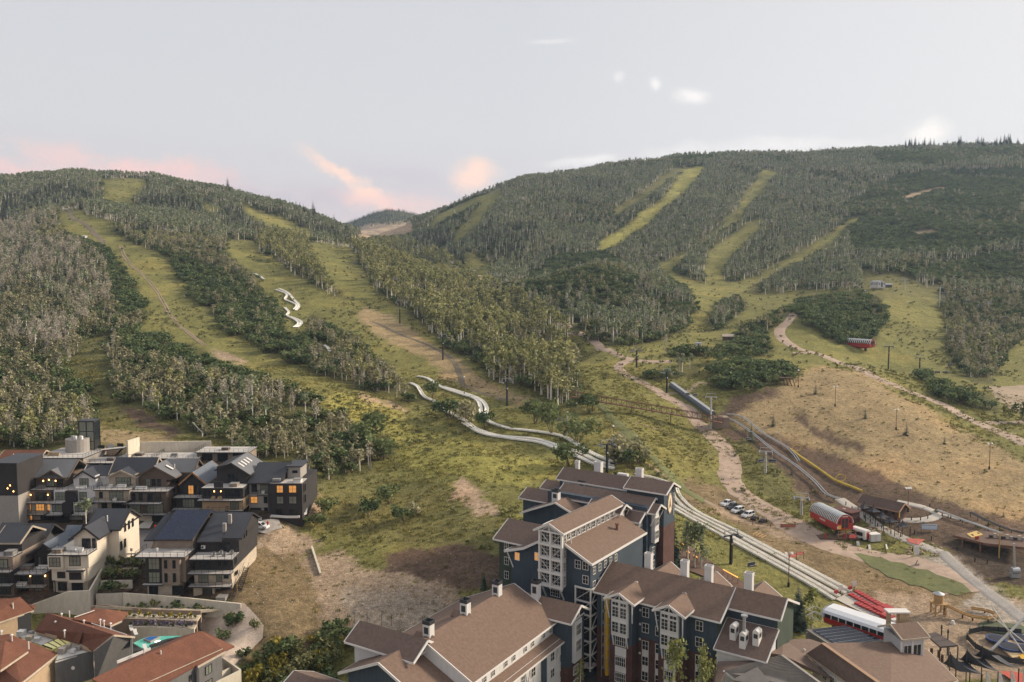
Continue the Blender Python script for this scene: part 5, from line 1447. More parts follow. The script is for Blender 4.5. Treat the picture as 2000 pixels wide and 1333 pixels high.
 B.mb().ext([(.72 * W, 7.0, z + 2.25), (.90 * W, 7.0, z + 1.18), (.90 * W, 7.9, z + 1.18), (.72 * W, 7.9, z + 2.25)], (.05, 0, .1)).build('skylight', M_WHITE, B.e)
 B.mb().tube((.86 * W, 9.6, z + 1), (.86 * W, 9.6, z + 2.2), .12).build('vent_pipe', M_WHITE, B.e)
 sofa(B, .3 * W, 1.5, B.zs[3], 3.0, M_CUSH, 'white sofa by the railing of the brown brick house roof deck')
 B = house('narrow black gabled townhouse with a fire-lit upper room', 345, 396, 1014, U + 3, [
  dict(m=M_BLKS, parts=[(.12, .92, M_PALES, 1.0)], wins=[(.22, .78, 'd', 0, 2.7, 1.0)]),
  dict(m=M_BLKS, wins=[(.25, .72, 'c', .2, 2.3)], decks=[(-.08, 1.02, -1.6, 0, -3.1)]),
  dict(m=M_BLKS, s=2.2, x=(.12, 1.0), wins=[(.36, .58, 'l', .1, 2.6, 2.2), (.60, .80, None, .1, 2.6, 2.2)], decks=[(-.06, 1.04, -.8, 2.2, -3.1)])], 16)
 W = B.Wd; z = B.zs[-1]
 B.pent('gable_wall', M_BLKS, 'y', 2.22, 15.8, [(.12 * W, z - .3), (1.0 * W, z - .3), (1.0 * W, z + .7), (.58 * W, z + 3.1), (.12 * W, z + .5)])
 B.gable('y', 1.4, 16.4, .58 * W, z + 3.5, .04 * W, z + .1, 1.12 * W, z + .2, m=M_ROOFB, trim=M_WOOD)
 B = house('large dark townhouse over tan stone with four skylights in its roof', 396, 478, 1018, U + 1, [
  dict(m=M_PALES, parts=[(.10, .58, M_PALES, .4), (.58, .98, M_DARKIN, 1.6)], wins=[(.26, .44, 'c', .7, 1.6, .4)]),
  dict(m=M_STONE, wins=[(.68, .88, 'c', .1, 2.6)], decks=[(.14, .60, -1.3, 0, -3.1), (.62, 1.0, -.9, 0, -3.1)], side=[('R', 3, .6, 1.6, 1.7, 'c')]),
  dict(m=M_BLKS, wins=[(.06, .22, None, .1, 2.4), (.55, .92, None, .1, 2.4)], lamps=[(.30, 1.9, 0), (.46, 1.9, 0)], decks=[(-.06, 1.0, -1.9, 0, -3.1), (0, 1.0, -.3, 4.5, 0, False)], side=[('R', 2, .4, 1.6, 2.0, None), ('R', 5, .4, 1.6, 2.0, None)]),
  dict(m=M_BLKS, s=4.6, x=(.22, .95), wins=[(.50, .76, None, .2, 2.5, 4.6)])], 18)
 W = B.Wd; z = B.zs[-1]
 B.pent('gable_wall', M_BLKS, 'y', 4.62, 17.8, [(.22 * W, z - .4), (.98 * W, z - 1.6), (.98 * W, z - .2), (.60 * W, z + 2.5), (.22 * W, z + 1.6)])
 B.gable('y', 3.8, 18.5, .60 * W, z + 2.9, .20 * W, z + .9, 1.06 * W, z - .5, m=M_ROOFG, trim=M_BLKS)
 for i in range(4):
  y = 6.2 + i * 2.3
  sl = lambda x: z + 2.9 - (x - .60) / .46 * 3.4
  B.mb().ext([(.70 * W, y, sl(.70) + .03), (.84 * W, y, sl(.84) + .03), (.84 * W, y + .8, sl(.84) + .03), (.70 * W, y + .8, sl(.70) + .03)], (0, 0, .12)).build('skylight', M_WHITE, B.e)
 B.box('screen_wall', M_BLKS, .30 * W, .52 * W, -.2, 0, B.zs[3], B.zs[3] + 1.7)
 hot_tub(B, .74 * W, 1.6, B.zs[3], M_TAUPE, 'covered tan hot tub on the roof deck below the skylit gable')
 for x in (.30, .46): sofa(B, x * W, -1.0, B.zs[2], .9, M_STONE, 'tan lounge chair on the balcony, %s of the pair' % ('first' if x < .4 else 'second'), chair=True)
 B = house('dark slab-roofed townhouse with black brick block and orange-lit rooms', 487, 596, 1008, U + 5, [
  dict(m=M_GREYS, parts=[(0, .36, M_GREYS, 0), (.36, .98, M_BLKS, -.6)], wins=[(.02, .22, None, .0, 2.3), (.27, .34, None, .6, 1.8), (.50, .62, 'd', .5, 1.6, -.6), (.74, .90, None, .5, 1.6, -.6)]),
  dict(m=M_GREYS, parts=[(0, .36, M_GREYS, 0), (.36, .98, M_BLKS, -.6)], wins=[(.03, .16, 'l', .5, 1.9), (.27, .34, None, .5, 1.9), (.52, .64, 'c', .5, 2.1, -.6), (.74, .88, 'c', .5, 2.1, -.6)], side=[('R', 1.5, .4, .9, 2.2, None)]),
  dict(m=M_GREYS, parts=[(0, .36, M_GREYS, .6), (.36, .98, M_BLKS, -.6)], wins=[(.04, .14, None, .4, 2.2, .6), (.20, .35, 'c', .1, 2.5, .6), (.52, .64, 'l', .5, 2.1, -.6), (.74, .88, 'l', .5, 2.1, -.6)], decks=[(.16, .36, -.5, .6, -3.1)], side=[('R', 1.5, .4, .9, 2.2, None)])], 17)
 W = B.Wd; z = B.zs[-1]
 B.box('upper_wall', M_GREYS, .62 * W, .86 * W, 5, 12, z, z + 3.4)
 B.win('F', (.76 * W, 4.98, z + 1.6), 1.5, .8, nx=2, ny=1, fm=M_BLACK); B.box('roof', M_ROOFD, .60 * W, .90 * W, 4.4, 12.4, z + 3.4, z + 3.75)
 B.shed([(-.3, -.5, z + .1), (.58 * W, -.5, z + .1), (.66 * W, 7.5, z + 4.2), (.05 * W, 7.5, z + 4.2)], m=M_ROOFD, trim=M_BLKS)
 B.pent('wall', M_BLKS, 'x', .02 * W, .60 * W, [(.8, z - .1), (16, z - .1), (16, z + 1), (7.5, z + 3.9), (.8, z)])
 B.gable('x', .05 * W, .64 * W, 7.5, z + 4.2, 7.4, z + 4.1, 16.6, z + .6, m=M_ROOFD, trim=None)
 B.box('deck', M_DECK, .40 * W, .98 * W, -.6, 5, z, z + .12); hot_tub(B, .50 * W, 1.2, z + .12, M_GREYF, 'grey hot tub on the roof deck of the black brick block'); hot_tub(B, .88 * W, 1.0, z + .12, M_WHITE, 'pale square hot tub at the right corner of the black block roof')
 sofa(B, .26 * W, .1, B.zs[2], .8, M_CUSH, 'white chair on the small balcony of the end townhouse', chair=True)
 # --- lower row
 Lw = 183.0
 B = house('grey-brown townhouse cut by the left picture edge with pale green windows', -40, 30, 1166, Lw - 2, [
  dict(m=M_BRN, wins=[(.55, .9, None)]), dict(m=M_BLKS, wins=[(.5, .9, None, .2, 2.3)], decks=[(.3, 1.0, -1.5, 0, -3.1), (.4, 1, -1.4, 0)]),
  dict(m=M_TAUPE, wins=[(.62, .86, 'c', .3, 2.2), (.3, .55, 'c', .3, 2.2)], decks=[(.3, 1.0, .2, 3.6)]), dict(m=M_BLKS, s=3.6, h=2.4)], 13)
 W = B.Wd; z = B.zs[-1]; B.gable('x', .2 * W, 1.0 * W, 8, z + 2.4, 3.0, z - .2, 13.4, z - .2, m=M_ROOFD, trim=M_BEIGE)
 hot_tub(B, .82 * W, 1.6, B.zs[3], M_GREYF, 'dark hot tub on the deck of the left edge townhouse')
 B = house('low dark-roofed townhouse with a glowing porch lamp behind the lower row', 22, 82, 1086, 200, [dict(m=M_BLKS, h=2.8, wins=[(.2, .5, None), (.6, .8, 'c')], lamps=[(.1, 1.7, 0), (.55, 1.7, 0)])], 10)
 W = B.Wd; z = B.zs[-1]; B.gable('x', -.3, W + .5, 5.5, z + 3.8, -.7, z - .1, 11, z - .1, m=M_ROOFD, trim=M_BLKS)
 B.gable('y', -5.5, 5, .82 * W, z + 2.9, .42 * W, z - 1.4, 1.22 * W, z - .6, m=M_ROOFD, trim=M_BLKS)
 B = house('small cream cottage front with porch light under a dark hip roof at left edge', -12, 26, 1080, 200, [dict(m=M_CREAM, h=3, wins=[(.62, .8, 'c')], lamps=[(.5, 1.8, 0)])], 9)
 W = B.Wd; z = B.zs[-1]; B.gable('x', -.5, W + .7, 5, z + 3.2, -.8, z, 10, z, m=M_ROOFD, trim=M_BLKS)
 B = house('brown townhouse with slate-blue gable roof, lamps and stacked terraces', 36, 98, 1168, Lw, [
  dict(m=M_BRN, wins=[(.10, .35, None), (.55, .78, 'c', .1, 2.5)], lamps=[(.42, 2.4, 0), (.84, 2.4, 0)]),
  dict(m=M_BRN, wins=[(.08, .34, None, .5, 1.9), (.46, .84, None, .2, 2.4)], lamps=[(.42, 1.9, 0), (.90, 1.9, 0)], decks=[(-.16, .96, -1.7, 0, -3.1), (-.10, .98, -1.8, 0)]),
  dict(m=M_BLKS, s=3.4, x=(.28, .98), wins=[(.56, .9, None, .1, 2.3, 3.4), (.42, .5, 'c', .2, 2.1, 3.4)], decks=[(-.02, .98, .2, 3.4, -3.1)])], 16)
 W = B.Wd; z = B.zs[-1]
 B.pent('gable_wall', M_BLKS, 'y', 3.42, 16, [(.24 * W, z - .4), (1.0 * W, z - .4), (1.0 * W, z), (.66 * W, z + 2.0), (.24 * W, z)])
 B.gable('y', 2.6, 17, .66 * W, z + 2.5, .10 * W, z - .3, 1.14 * W, z - .1, m=M_ROOFB, trim=M_BLKS)
 B.gable('x', .50 * W, 1.05 * W, 15, z + 3.2, 11, z, 18.5, z, m=M_ROOFB, trim=M_BLKS)
 hot_tub(B, .2 * W, 1.5, B.zs[2], M_TAUPE, 'brown hot tub on the terrace below the slate-blue roof'); sofa(B, .72 * W, 1.4, B.zs[2], 2.4, M_CUSH, 'white corner sofa on the terrace below the slate-blue roof'); sofa(B, .2 * W, -1.0, B.zs[1], 2.2, M_CUSH, 'white sofa on the lower terrace of the brown lamp-lit lower house')
 B = house('cream board townhouse with black window frames and dark gabled roof', 98, 178, 1158, Lw - 1, [
  dict(m=M_PALES, parts=[(.04, .9, M_PALES, .8)], wins=[(.16, .38, None, .2, 2.0, .8), (.50, .78, None, .2, 2.0, .8)], h=2.6),
  dict(m=M_CREAM, parts=[(.04, .94, M_CREAM, .3), (.50, .90, M_CREAM, -.7)], wins=[(.18, .38, None, .7, 1.5, .3), (.54, .84, None, .7, 1.7, -.7)]),
  dict(m=M_CREAM, parts=[(0, .38, M_CREAM, -.5), (.38, .98, M_CREAM, .2)], wins=[(.04, .32, 'c', .5, 2.2, -.5), (.50, .78, 'c', .5, 2.2, .2)], h=3.2),
  dict(m=M_CREAM, s=4.2, x=(.40, .98), h=2.8, wins=[(.60, .82, None, .1, 2.3, 4.2), (.86, .95, None, .1, 2.3, 4.2)])], 20)
 W = B.Wd; z = B.zs[-1]; z3 = B.zs[3]
 deck(B, 0, .98 * W, -.5, 4.2, z3 + .1)
 B.box('canopy', M_ROOFD, .48 * W, .92 * W, -1.1, -.3, B.zs[2] - .5, B.zs[2] - .2)
 B.pent('gable_wall', M_CREAM, 'y', 4.22, 12, [(.38 * W, z - .3), (.98 * W, z - .3), (.98 * W, z), (.72 * W, z + 2.0), (.38 * W, z)])
 B.gable('y', 3.4, 14, .72 * W, z + 2.5, .30 * W, z - .5, 1.08 * W, z - .2, m=M_ROOFD, trim=M_BLKS)
 B.box('side_wall', M_CREAM, .5 * W, 1.26 * W, 9.5, 20, -2, z + .2)
 B.pent('gable_wall', M_CREAM, 'x', .9 * W, 1.26 * W, [(9.5, z - .2), (20, z - .2), (20, z + .4), (14.7, z + 3.2), (9.5, z + .4)])
 B.gable('x', .40 * W, 1.33 * W, 14.7, z + 3.7, 9.0, z + .2, 20.6, z + .2, m=M_ROOFD, trim=M_BLKS)
 for i in range(3): B.win('R', (1.26 * W + .01, 12.6 + i * 2.0, z - 1.4), .9, 2.1, nx=1, ny=1, fm=M_BLACK)
 for i in range(2): B.win('R', (1.26 * W + .01, 10.4 + i * 1.9, z - 5.2), .9, 2.1, nx=1, ny=1, fm=M_BLACK)
 B.mb().tube((.88 * W, 11.2, z + 1.2), (.88 * W, 11.2, z + 3.0), .13).build('vent_pipe', M_WHITE, B.e)
 B.mb().tube((.14 * W, -.2, 0), (.14 * W, -.2, 2.8), .12).tube((.0, -.2, 2.8), (.14 * W, -.2, 2.8), .12).build('downpipe', M_BLACK, B.e)
 sofa(B, .48 * W, 2.2, z3 + .1, 2.2, M_CUSH, 'white sofa on the cream house roof deck'); sofa(B, .68 * W, 1.6, z3 + .1, 1.6, M_CUSH, 'second white sofa beside the door of the cream house roof deck'); hot_tub(B, .17 * W, 1.4, z3 + .1, M_TAUPE, 'covered hot tub behind railings on the cream house roof deck')
 B = house('taupe townhouse with a black glazed bay and deep blue solar roof', 286, 362, 1166, Lw - 1, [
  dict(m=M_PALES, parts=[(0, .84, M_PALES, .6)], wins=[(.05, .28, None, 0, 2.4, .6), (.66, .96, None, .2, 2.2, .6)]),
  dict(m=M_BLKS, parts=[(.0, .46, M_BLKS, 0), (.46, .92, M_TAUPE, -.5), (.5, 1.02, M_TAUPE, .8)], wins=[(.08, .38, 'c', .2, 2.5), (.52, .60, None, .5, 2.1, -.5), (.74, .82, None, .5, 2.1, -.5)], decks=[(-.06, .46, -.8, 0, -3.1, False)]),
  dict(m=M_BLKS, parts=[(.0, .46, M_BLKS, 0), (.46, .92, M_TAUPE, -.5), (.5, 1.02, M_TAUPE, .8)], wins=[(.08, .38, 'c', .2, 2.6), (.52, .60, None, .6, 1.9, -.5), (.74, .82, None, .6, 1.9, -.5)], h=3.3),
  dict(m=M_TAUPE, s=5.0, x=(.02, 1.04), h=2.7)], 17)
 W = B.Wd; z = B.zs[-1]; deck(B, -.22 * W, 1.08 * W, -.9, 5.0, B.zs[3] + .1)
 B.shed([(.04 * W, 4.2, z - .2), (1.06 * W, 4.2, z - .2), (1.24 * W, 13, z + 4.4), (.24 * W, 13, z + 4.4)], m=mat('solar_blue_roof', (.010, .016, .040), rough=.25, noise=.2, scale=2, spec=.5), trim=M_BLKS)
 B.shed([(-.28 * W, 5, z - .6), (.02 * W, 5, z - .6), (.22 * W, 12.6, z + 3.6), (-.02 * W, 12.6, z + 3.6)], m=M_ROOFD, trim=M_BLKS)
 B.pent('wall', M_BLKS, 'x', .1 * W, 1.06 * W, [(5.2, z - .1), (17, z - .1), (17, z + 1), (13, z + 4.0), (5.2, z)])
 B.gable('x', .1 * W, 1.16 * W, 13, z + 4.4, 12.9, z + 4.3, 17.6, z + 1.6, m=M_ROOFD, trim=None)
 B.mb().tube((.18 * W, 2.8, B.zs[3]), (.18 * W, 2.8, B.zs[3] + .9), .3).build('chimney', M_WHITES, B.e)
 B = house('black townhouse with three wide decks and stone side wall at the lower row end', 374, 456, 1168, Lw, [
  dict(m=M_PALES, parts=[(.04, .55, M_PALES, .3), (.55, .95, M_PALES, 1.6)], wins=[(.26, .50, None, .6, 1.6, .3), (.66, .90, None, .4, 2.0, 1.6)]),
  dict(m=M_PALES, parts=[(.06, .97, M_PALES, .6)], wins=[(.16, .40, 'c', .2, 2.3, .6), (.60, .74, 'c', .5, 1.7, .6), (.78, .9, None, 1.2, .8, .6)], decks=[(-.02, .98, -1.3, .6, -3.1), (-.02, 1.02, -1.6, .6)], side=[('R', 3.2, 1.2, 1.4, .9, None)]),
  dict(m=M_BLKS, parts=[(.06, 1.0, M_BLKS, .9)], wins=[(.16, .44, None, .2, 2.3, .9), (.62, .72, None, .8, 1.4, .9), (.78, .86, None, .8, 1.4, .9)], decks=[(.0, 1.04, -.8, 4.2)], side=[('R', 2.6, .8, 1.2, 1.6, None)]),
  dict(m=M_BLKS, s=4.2, x=(.08, 1.04), h=2.9, wins=[(.54, .64, None, .1, 2.3, 4.2), (.68, .82, None, .1, 2.3, 4.2)])], 19)
 W = B.Wd; z = B.zs[-1]
 B.pent('wall', M_BLKS, 'x', .1 * W, 1.04 * W, [(4.4, z - .1), (19, z - .1), (19, z + 1), (13, z + 3.6), (4.4, z)])
 B.shed([(.02 * W, 3.6, z - .2), (.62 * W, 3.6, z - .2), (.62 * W, 13, z + 4.1), (.10 * W, 13, z + 4.1)], m=M_ROOFD, trim=M_BLKS)
 B.shed([(.62 * W, 4.6, z + .3), (1.10 * W, 4.6, z + .3), (1.10 * W, 13, z + 4.1), (.62 * W, 13, z + 4.1)], m=M_ROOFD, trim=M_BLKS)
 B.gable('x', .1 * W, 1.10 * W, 13, z + 4.1, 12.9, z + 4.0, 19.6, z + .8, m=M_ROOFD, trim=None)
 B.mb().box(.55 * W, .63 * W, 6.5, 7.2, z + 1, z + 3.2).box(.6 * W, .68 * W, 9, 9.7, z + 2, z + 4.6).build('chimney', M_GREYS, B.e)
 for i in range(2): B.win('R', (1.04 * W + .01, 8 + i * 1.6, z - .8), .6, 1.6, nx=1, ny=1, fm=M_BLACK)
 p = B.W((.16 * W, 4.0, B.zs[3] + .9)); ac = thing('air_conditioner', 'white wall air conditioner on the black townhouse', 'air conditioner', p)
 MB().box(-.45, .45, -.2, .2, 0, .75).build('case', M_WHITE, ac); MB().tube((-.12, -.21, .38), (-.12, -.24, .38), .28, 12).build('fan_grille', M_DKMETAL, ac)
 for i in range(4): sofa(B, (.52 + i * .13) * W, 1.3 + (i % 2) * 1.3, B.zs[3], .7, M_GREYF, 'dark deck chair on the top deck of the black end house, %s from the left' % ('first', 'second', 'third', 'fourth')[i], chair=True)
 hot_tub(B, .8 * W, -1.4, .1, M_GREYF, 'covered grey hot tub on the ground patio of the black end house');
 # outside stair at its side
 st = Bld('outside_stair', 'dark outside stair climbing beside the black end townhouse', 'stair', B.ox + 1.06 * W, B.oy, B.oz, 0)
 for i in range(18): st.mb().box(.1, 1.2, -2.2 + i * .5, -1.75 + i * .5, -.5 + i * .3, -.42 + i * .3).build('tread', M_DKMETAL, st.e)
 for x in (.05, 1.22): st.mb().beam((x, -2.3, -.6), (x, 6.9, 4.9), .1, .25).beam((x, -2.3, .5), (x, 6.9, 6.0), .06).build('stringer', M_BLACK, st.e)
 # --- buildings behind the upper row
 B = house('orange-brown tiled roof of the house at far left behind the row', -10, 66, 935, 240, [dict(m=M_GREYS, h=4, wins=[(.5, .9, None)])], 12)
 W = B.Wd; B.gable('x', -.5, W + .8, 6, 7.4, -.8, 3.9, 13, 3.9, m=mat('orange_brown_tiles', (.115, .045, .027), scale=4, noise=.22, col2=(.175, .075, .046)), trim=M_BEIGE)
 for x in (.35, .5, .8): B.mb().tube((x * W, 3, 5), (x * W, 3, 6.8), .16).build('vent_pipe', M_WHITE, B.e)
 B = house('grey house with a curved wall and roof terrace below the glass lift tower', 72, 165, 925, 244, [dict(m=M_GREYS, h=5, wins=[(.1, .35, None, 1, 2), (.45, .62, 'l', 1, 2.2)])], 14)
 W = B.Wd; deck(B, -.4, W + .6, -1.2, 9, 5.0); B.mb().tube((.55 * W, 9, 4), (.55 * W, 9, 9), 3.4, 20).build('curved_wall', M_GREYS, B.e)
 for i, (x, y) in enumerate(((.5, 8), (.58, 7.4), (.66, 8.4), (.72, 7.2))): B.box('roof_unit', M_WHITE if i % 2 else M_STEEL, x * W - .5, x * W + .2, y - .5, y + .4, 9, 10)
 sofa(B, .3 * W, 2, 5.0, 3.4, M_STONE, 'tan curved sofa on the grey house roof terrace')
 for k, (x0, x1, yb, Y, h, m, lab) in enumerate(((170, 250, 925, 246, 3.4, M_GREYS, 'flat white-decked house behind the slate roofs, left of the pair'), (232, 300, 920, 250, 4.2, M_BRN, 'flat-roofed brown house behind the row below the concrete wall'), (385, 487, 905, 252, 3.6, M_TAUPE, 'flat taupe house with a pale roof edge below the woods'), (300, 390, 912, 250, 2.8, M_PALES, 'low stone house with glass deck rails behind the row'))):
  B = house(lab, x0, x1, yb, Y, [dict(m=m, h=h, wins=[(.1, .3, None), (.4, .6, None), (.7, .9, None)])], 8)
  deck(B, -.3, B.Wd + .3, -.8, 8, h)
  if k == 3: sofa(B, .4 * B.Wd, 2, h, 2.0, M_GREYF, 'grey sofa on the low stone house deck')
  else: hot_tub(B, .5 * B.Wd, 3, h, M_BRN, 'brown hot tub on the flat roof of the ' + ('white-decked house', 'brown house', 'taupe house')[k])
 # glass lift tower with its landing bridge
 p = P(158, 940, 255)
 T = Bld('lift_tower', 'black glazed hillside lift tower with a landing bridge', 'lift tower', p.x, p.y, p.z, 0)
 w = 4.7; hh = 19.0
 for x in (0, w / 2, w):
  for y in (0, 3.6): T.mb().box(x - .13, x + .13, y - .13, y + .13, -3, hh).build('post', M_BLACK, T.e)
 for k in range(7):
  z = k * hh / 6
  T.mb().box(.13, w - .13, -.1, .1, z - .1, z + .1).box(.13, w - .13, 3.5, 3.7, z - .1, z + .1).build('rail', M_BLACK, T.e)
  if k < 6:
   for x in (w * .25, w * .75): T.mb().box(x - w * .25 + .14, x + w * .25 - .14, -.03, .03, z + .12, z + hh / 6 - .12).build('pane', M_GLASSB if k > 2 else M_GLASS, T.e)
 T.mb().box(w - .04, w + .04, .14, 3.4, 0, hh - .2).build('pane', M_GLASS, T.e)
 T.box('shaft_core', M_DKMETAL, 1.2, 3.6, 2.2, 3.4, -3, hh - 1); T.box('roof', M_DKMETAL, -.3, w + .3, -.4, 4, hh, hh + .3)
 T.shed([(w, .2, 9.6), (w + 9, .2, 10.6), (w + 9, 3.2, 10.6), (w, 3.2, 9.6)], m=M_DECK, trim=M_DKMETAL, name='landing')
 for x in (1, 4, 7): T.mb().box(w + x, w + x + 2, .3, .36, 10.2 + x * .1, 11.3 + x * .1).build('railing', M_STEEL if x == 4 else M_BLACK, T.e)
 T.beam((w, 1.6, 2), (w + 8, 1.6, 10), .4, .6, M_BLACK, 'strut')
 # concrete walls on the slope behind
 for (x0, y0, x1, y1, Y0, Y1, h, lab) in ((270, 897, 413, 897, 256, 262, 5.4, 'long pale board-marked concrete retaining wall above the houses'), (251, 900, 274, 900, 250, 256, 6.2, 'square pale concrete tower block at the wall end'), (195, 915, 255, 905, 252, 254, 2.4, 'low pale concrete wall beside the stair cutting')):
  a, b = P(x0, y0, Y0), P(x1, y1, Y1); zt = a.z + h; d = (b - a); d.z = 0; nrm = Vector((-d.y, d.x, 0)).normalized() * .5
  mb = MB(a); top = .85 if h > 5 and x1 > 400 else 1
  mb.ext([(a.x, a.y, a.z - 3), (b.x, b.y, a.z - 3), (b.x, b.y, a.z + h * top), (a.x, a.y, zt)], nrm)
  single(mb, 'retaining_wall', M_CONC, lab, 'wall', a, group='pale concrete walls')
townhouses()
# ---------------------------------------------------------------- things laid on the ground
def drape(name, poly, m, lift=.12, step=2.0, kind='structure', label=None, jag=0.0):
 """a sheet that follows the ground inside an outline traced on the photograph"""
 pts = [G(*p) for p in poly]
 xs = [p.x for p in pts]; ys = [p.y for p in pts]
 x0, x1, y0, y1 = min(xs), max(xs), min(ys), max(ys)
 bm = bmesh.new()
 vs = [bm.verts.new((p.x, p.y, 0)) for p in pts]
 es = [bm.edges.new((vs[i], vs[(i + 1) % len(vs)])) for i in range(len(vs))]
 bmesh.ops.subdivide_edges(bm, edges=es, cuts=3)
 bmesh.ops.triangle_fill(bm, use_beauty=True, edges=bm.edges[:])
 for ax, lo, hi in ((Vector((1, 0, 0)), x0, x1), (Vector((0, 1, 0)), y0, y1)):
  n = int((hi - lo) / step)
  for i in range(1, n + 1):
   c = lo + (hi - lo) * i / (n + 1)
   bmesh.ops.bisect_plane(bm, geom=bm.verts[:] + bm.edges[:] + bm.faces[:], plane_co=ax * c, plane_no=ax)
 for v in bm.verts:
  v.co.z = float(HT(v.co.x, v.co.y)) + lift
 bmesh.ops.recalc_face_normals(bm, faces=bm.faces)
 for f in bm.faces:
  if f.normal.z < 0: f.normal_flip()
 me = bpy.data.meshes.new(name); bm.to_mesh(me); bm.free()
 me.materials.append(m)
 o = bpy.data.objects.new(name, me); COL.objects.link(o); o['kind'] = kind
 if label: o['label'] = label
 return o
def smooth_line(pts, step=3.0):
 """Catmull-Rom through points, about one point every step metres"""
 pts = [Vector(p) for p in pts]; out = []
 for i in range(len(pts) - 1):
  a = pts[max(i - 1, 0)]; b = pts[i]; c = pts[i + 1]; d = pts[min(i + 2, len(pts) - 1)]
  n = max(2, int((c - b).length / step))
  for k in range(n):
   f = k / n
   out.append(.5 * (2 * b + (c - a) * f + (2 * a - 5 * b + 4 * c - d) * f * f + (3 * b - a - 3 * c + d) * f ** 3))
 out.append(pts[-1]); return out
def ribbon(name, poly, width, m, lift=.14, step=3.0, jag=.5, nx=6, kind='structure', seed=1):
 line = smooth_line([G(*p) for p in poly], step)
 g = random.Random(seed); v = []; f = []
 j0 = j1 = 0
 for i, p in enumerate(line):
  d = line[min(i + 1, len(line) - 1)] - line[max(i - 1, 0)]; d.z = 0; d.normalize(); s = Vector((d.y, -d.x, 0))
  w = width if not isinstance(width, tuple) else width[0] + (width[1] - width[0]) * i / (len(line) - 1)
  j0 = j0 * .6 + g.uniform(-jag, jag) * .7; j1 = j1 * .6 + g.uniform(-jag, jag) * .7
  for k in range(nx + 1):
   t = k / nx
   q = p + s * ((-w / 2 + j0) * (1 - t) + (w / 2 + j1) * t)
   q.z = float(HT(q.x, q.y)) + lift * (1 if 0 < k < nx else -.4)
   v.append(tuple(q))
 for i in range(len(line) - 1):
  for k in range(nx):
   a = i * (nx + 1) + k; f.append((a, a + 1, a + nx + 2, a + nx + 1))
 me = bpy.data.meshes.new(name); me.from_pydata(v, [], f); me.materials.append(m)
 me.polygons.foreach_set('use_smooth', [True] * len(me.polygons)); me.update()
 o = bpy.data.objects.new(name, me); COL.objects.link(o); o['kind'] = kind
 return o
M_DIRT = mat('pale_dirt_road', (.30, .215, .16), scale=.5, noise=.25, col2=(.42, .315, .24), bump=.4)
M_TRACKD = mat('faint_dirt_track', (.235, .175, .115), scale=.5, noise=.25, col2=(.32, .24, .16))
M_DARKTRK = mat('dark_dirt_track', (.135, .105, .065), scale=.5, noise=.2, col2=(.20, .155, .10))
M_ASPH = mat('asphalt', (.105, .098, .100), scale=1.5, noise=.14)
M_PATH = mat('pale_concrete_path', (.44, .40, .35), scale=.8, noise=.12)
M_GRAVEL = mat('grey_gravel', (.29, .265, .24), scale=2, noise=.2)
M_TRACK = mat('white_track_concrete', (.78, .74, .66), scale=.7, noise=.12)
M_RED = mat('red_paint', (.36, .030, .026), rough=.4, noise=.1, spec=.4)
M_REDMAT = mat('faded_red_mat', (.50, .13, .10), noise=.12)
M_ORANGE = mat('orange_plastic', (.75, .20, .10), noise=.1)
M_TILE = mat('orange_brown_tiles', (.115, .045, .027))
M_RUST = mat('rusty_steel', (.16, .085, .055), noise=.25, scale=2)
M_SAIL = mat('charcoal_shade_cloth', (.050, .052, .062), noise=.12, scale=2, rough=.8)
M_TAN = mat('tan_timber', (.42, .27, .12), noise=.2, scale=3)
M_ROCK = mat('tan_boulder', (.36, .26, .19), noise=.3, scale=1.5)
M_PAVR = mat('brown_block_wall', (.26, .195, .15), noise=.2, scale=3)
M_MULCH = mat('brown_mulch', (.115, .070, .050), noise=.25, scale=3)
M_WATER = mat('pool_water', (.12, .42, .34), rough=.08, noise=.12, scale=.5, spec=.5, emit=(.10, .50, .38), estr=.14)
M_BLUEW = mat('blue_pool_cover', (.03, .12, .36), rough=.3, noise=.1)
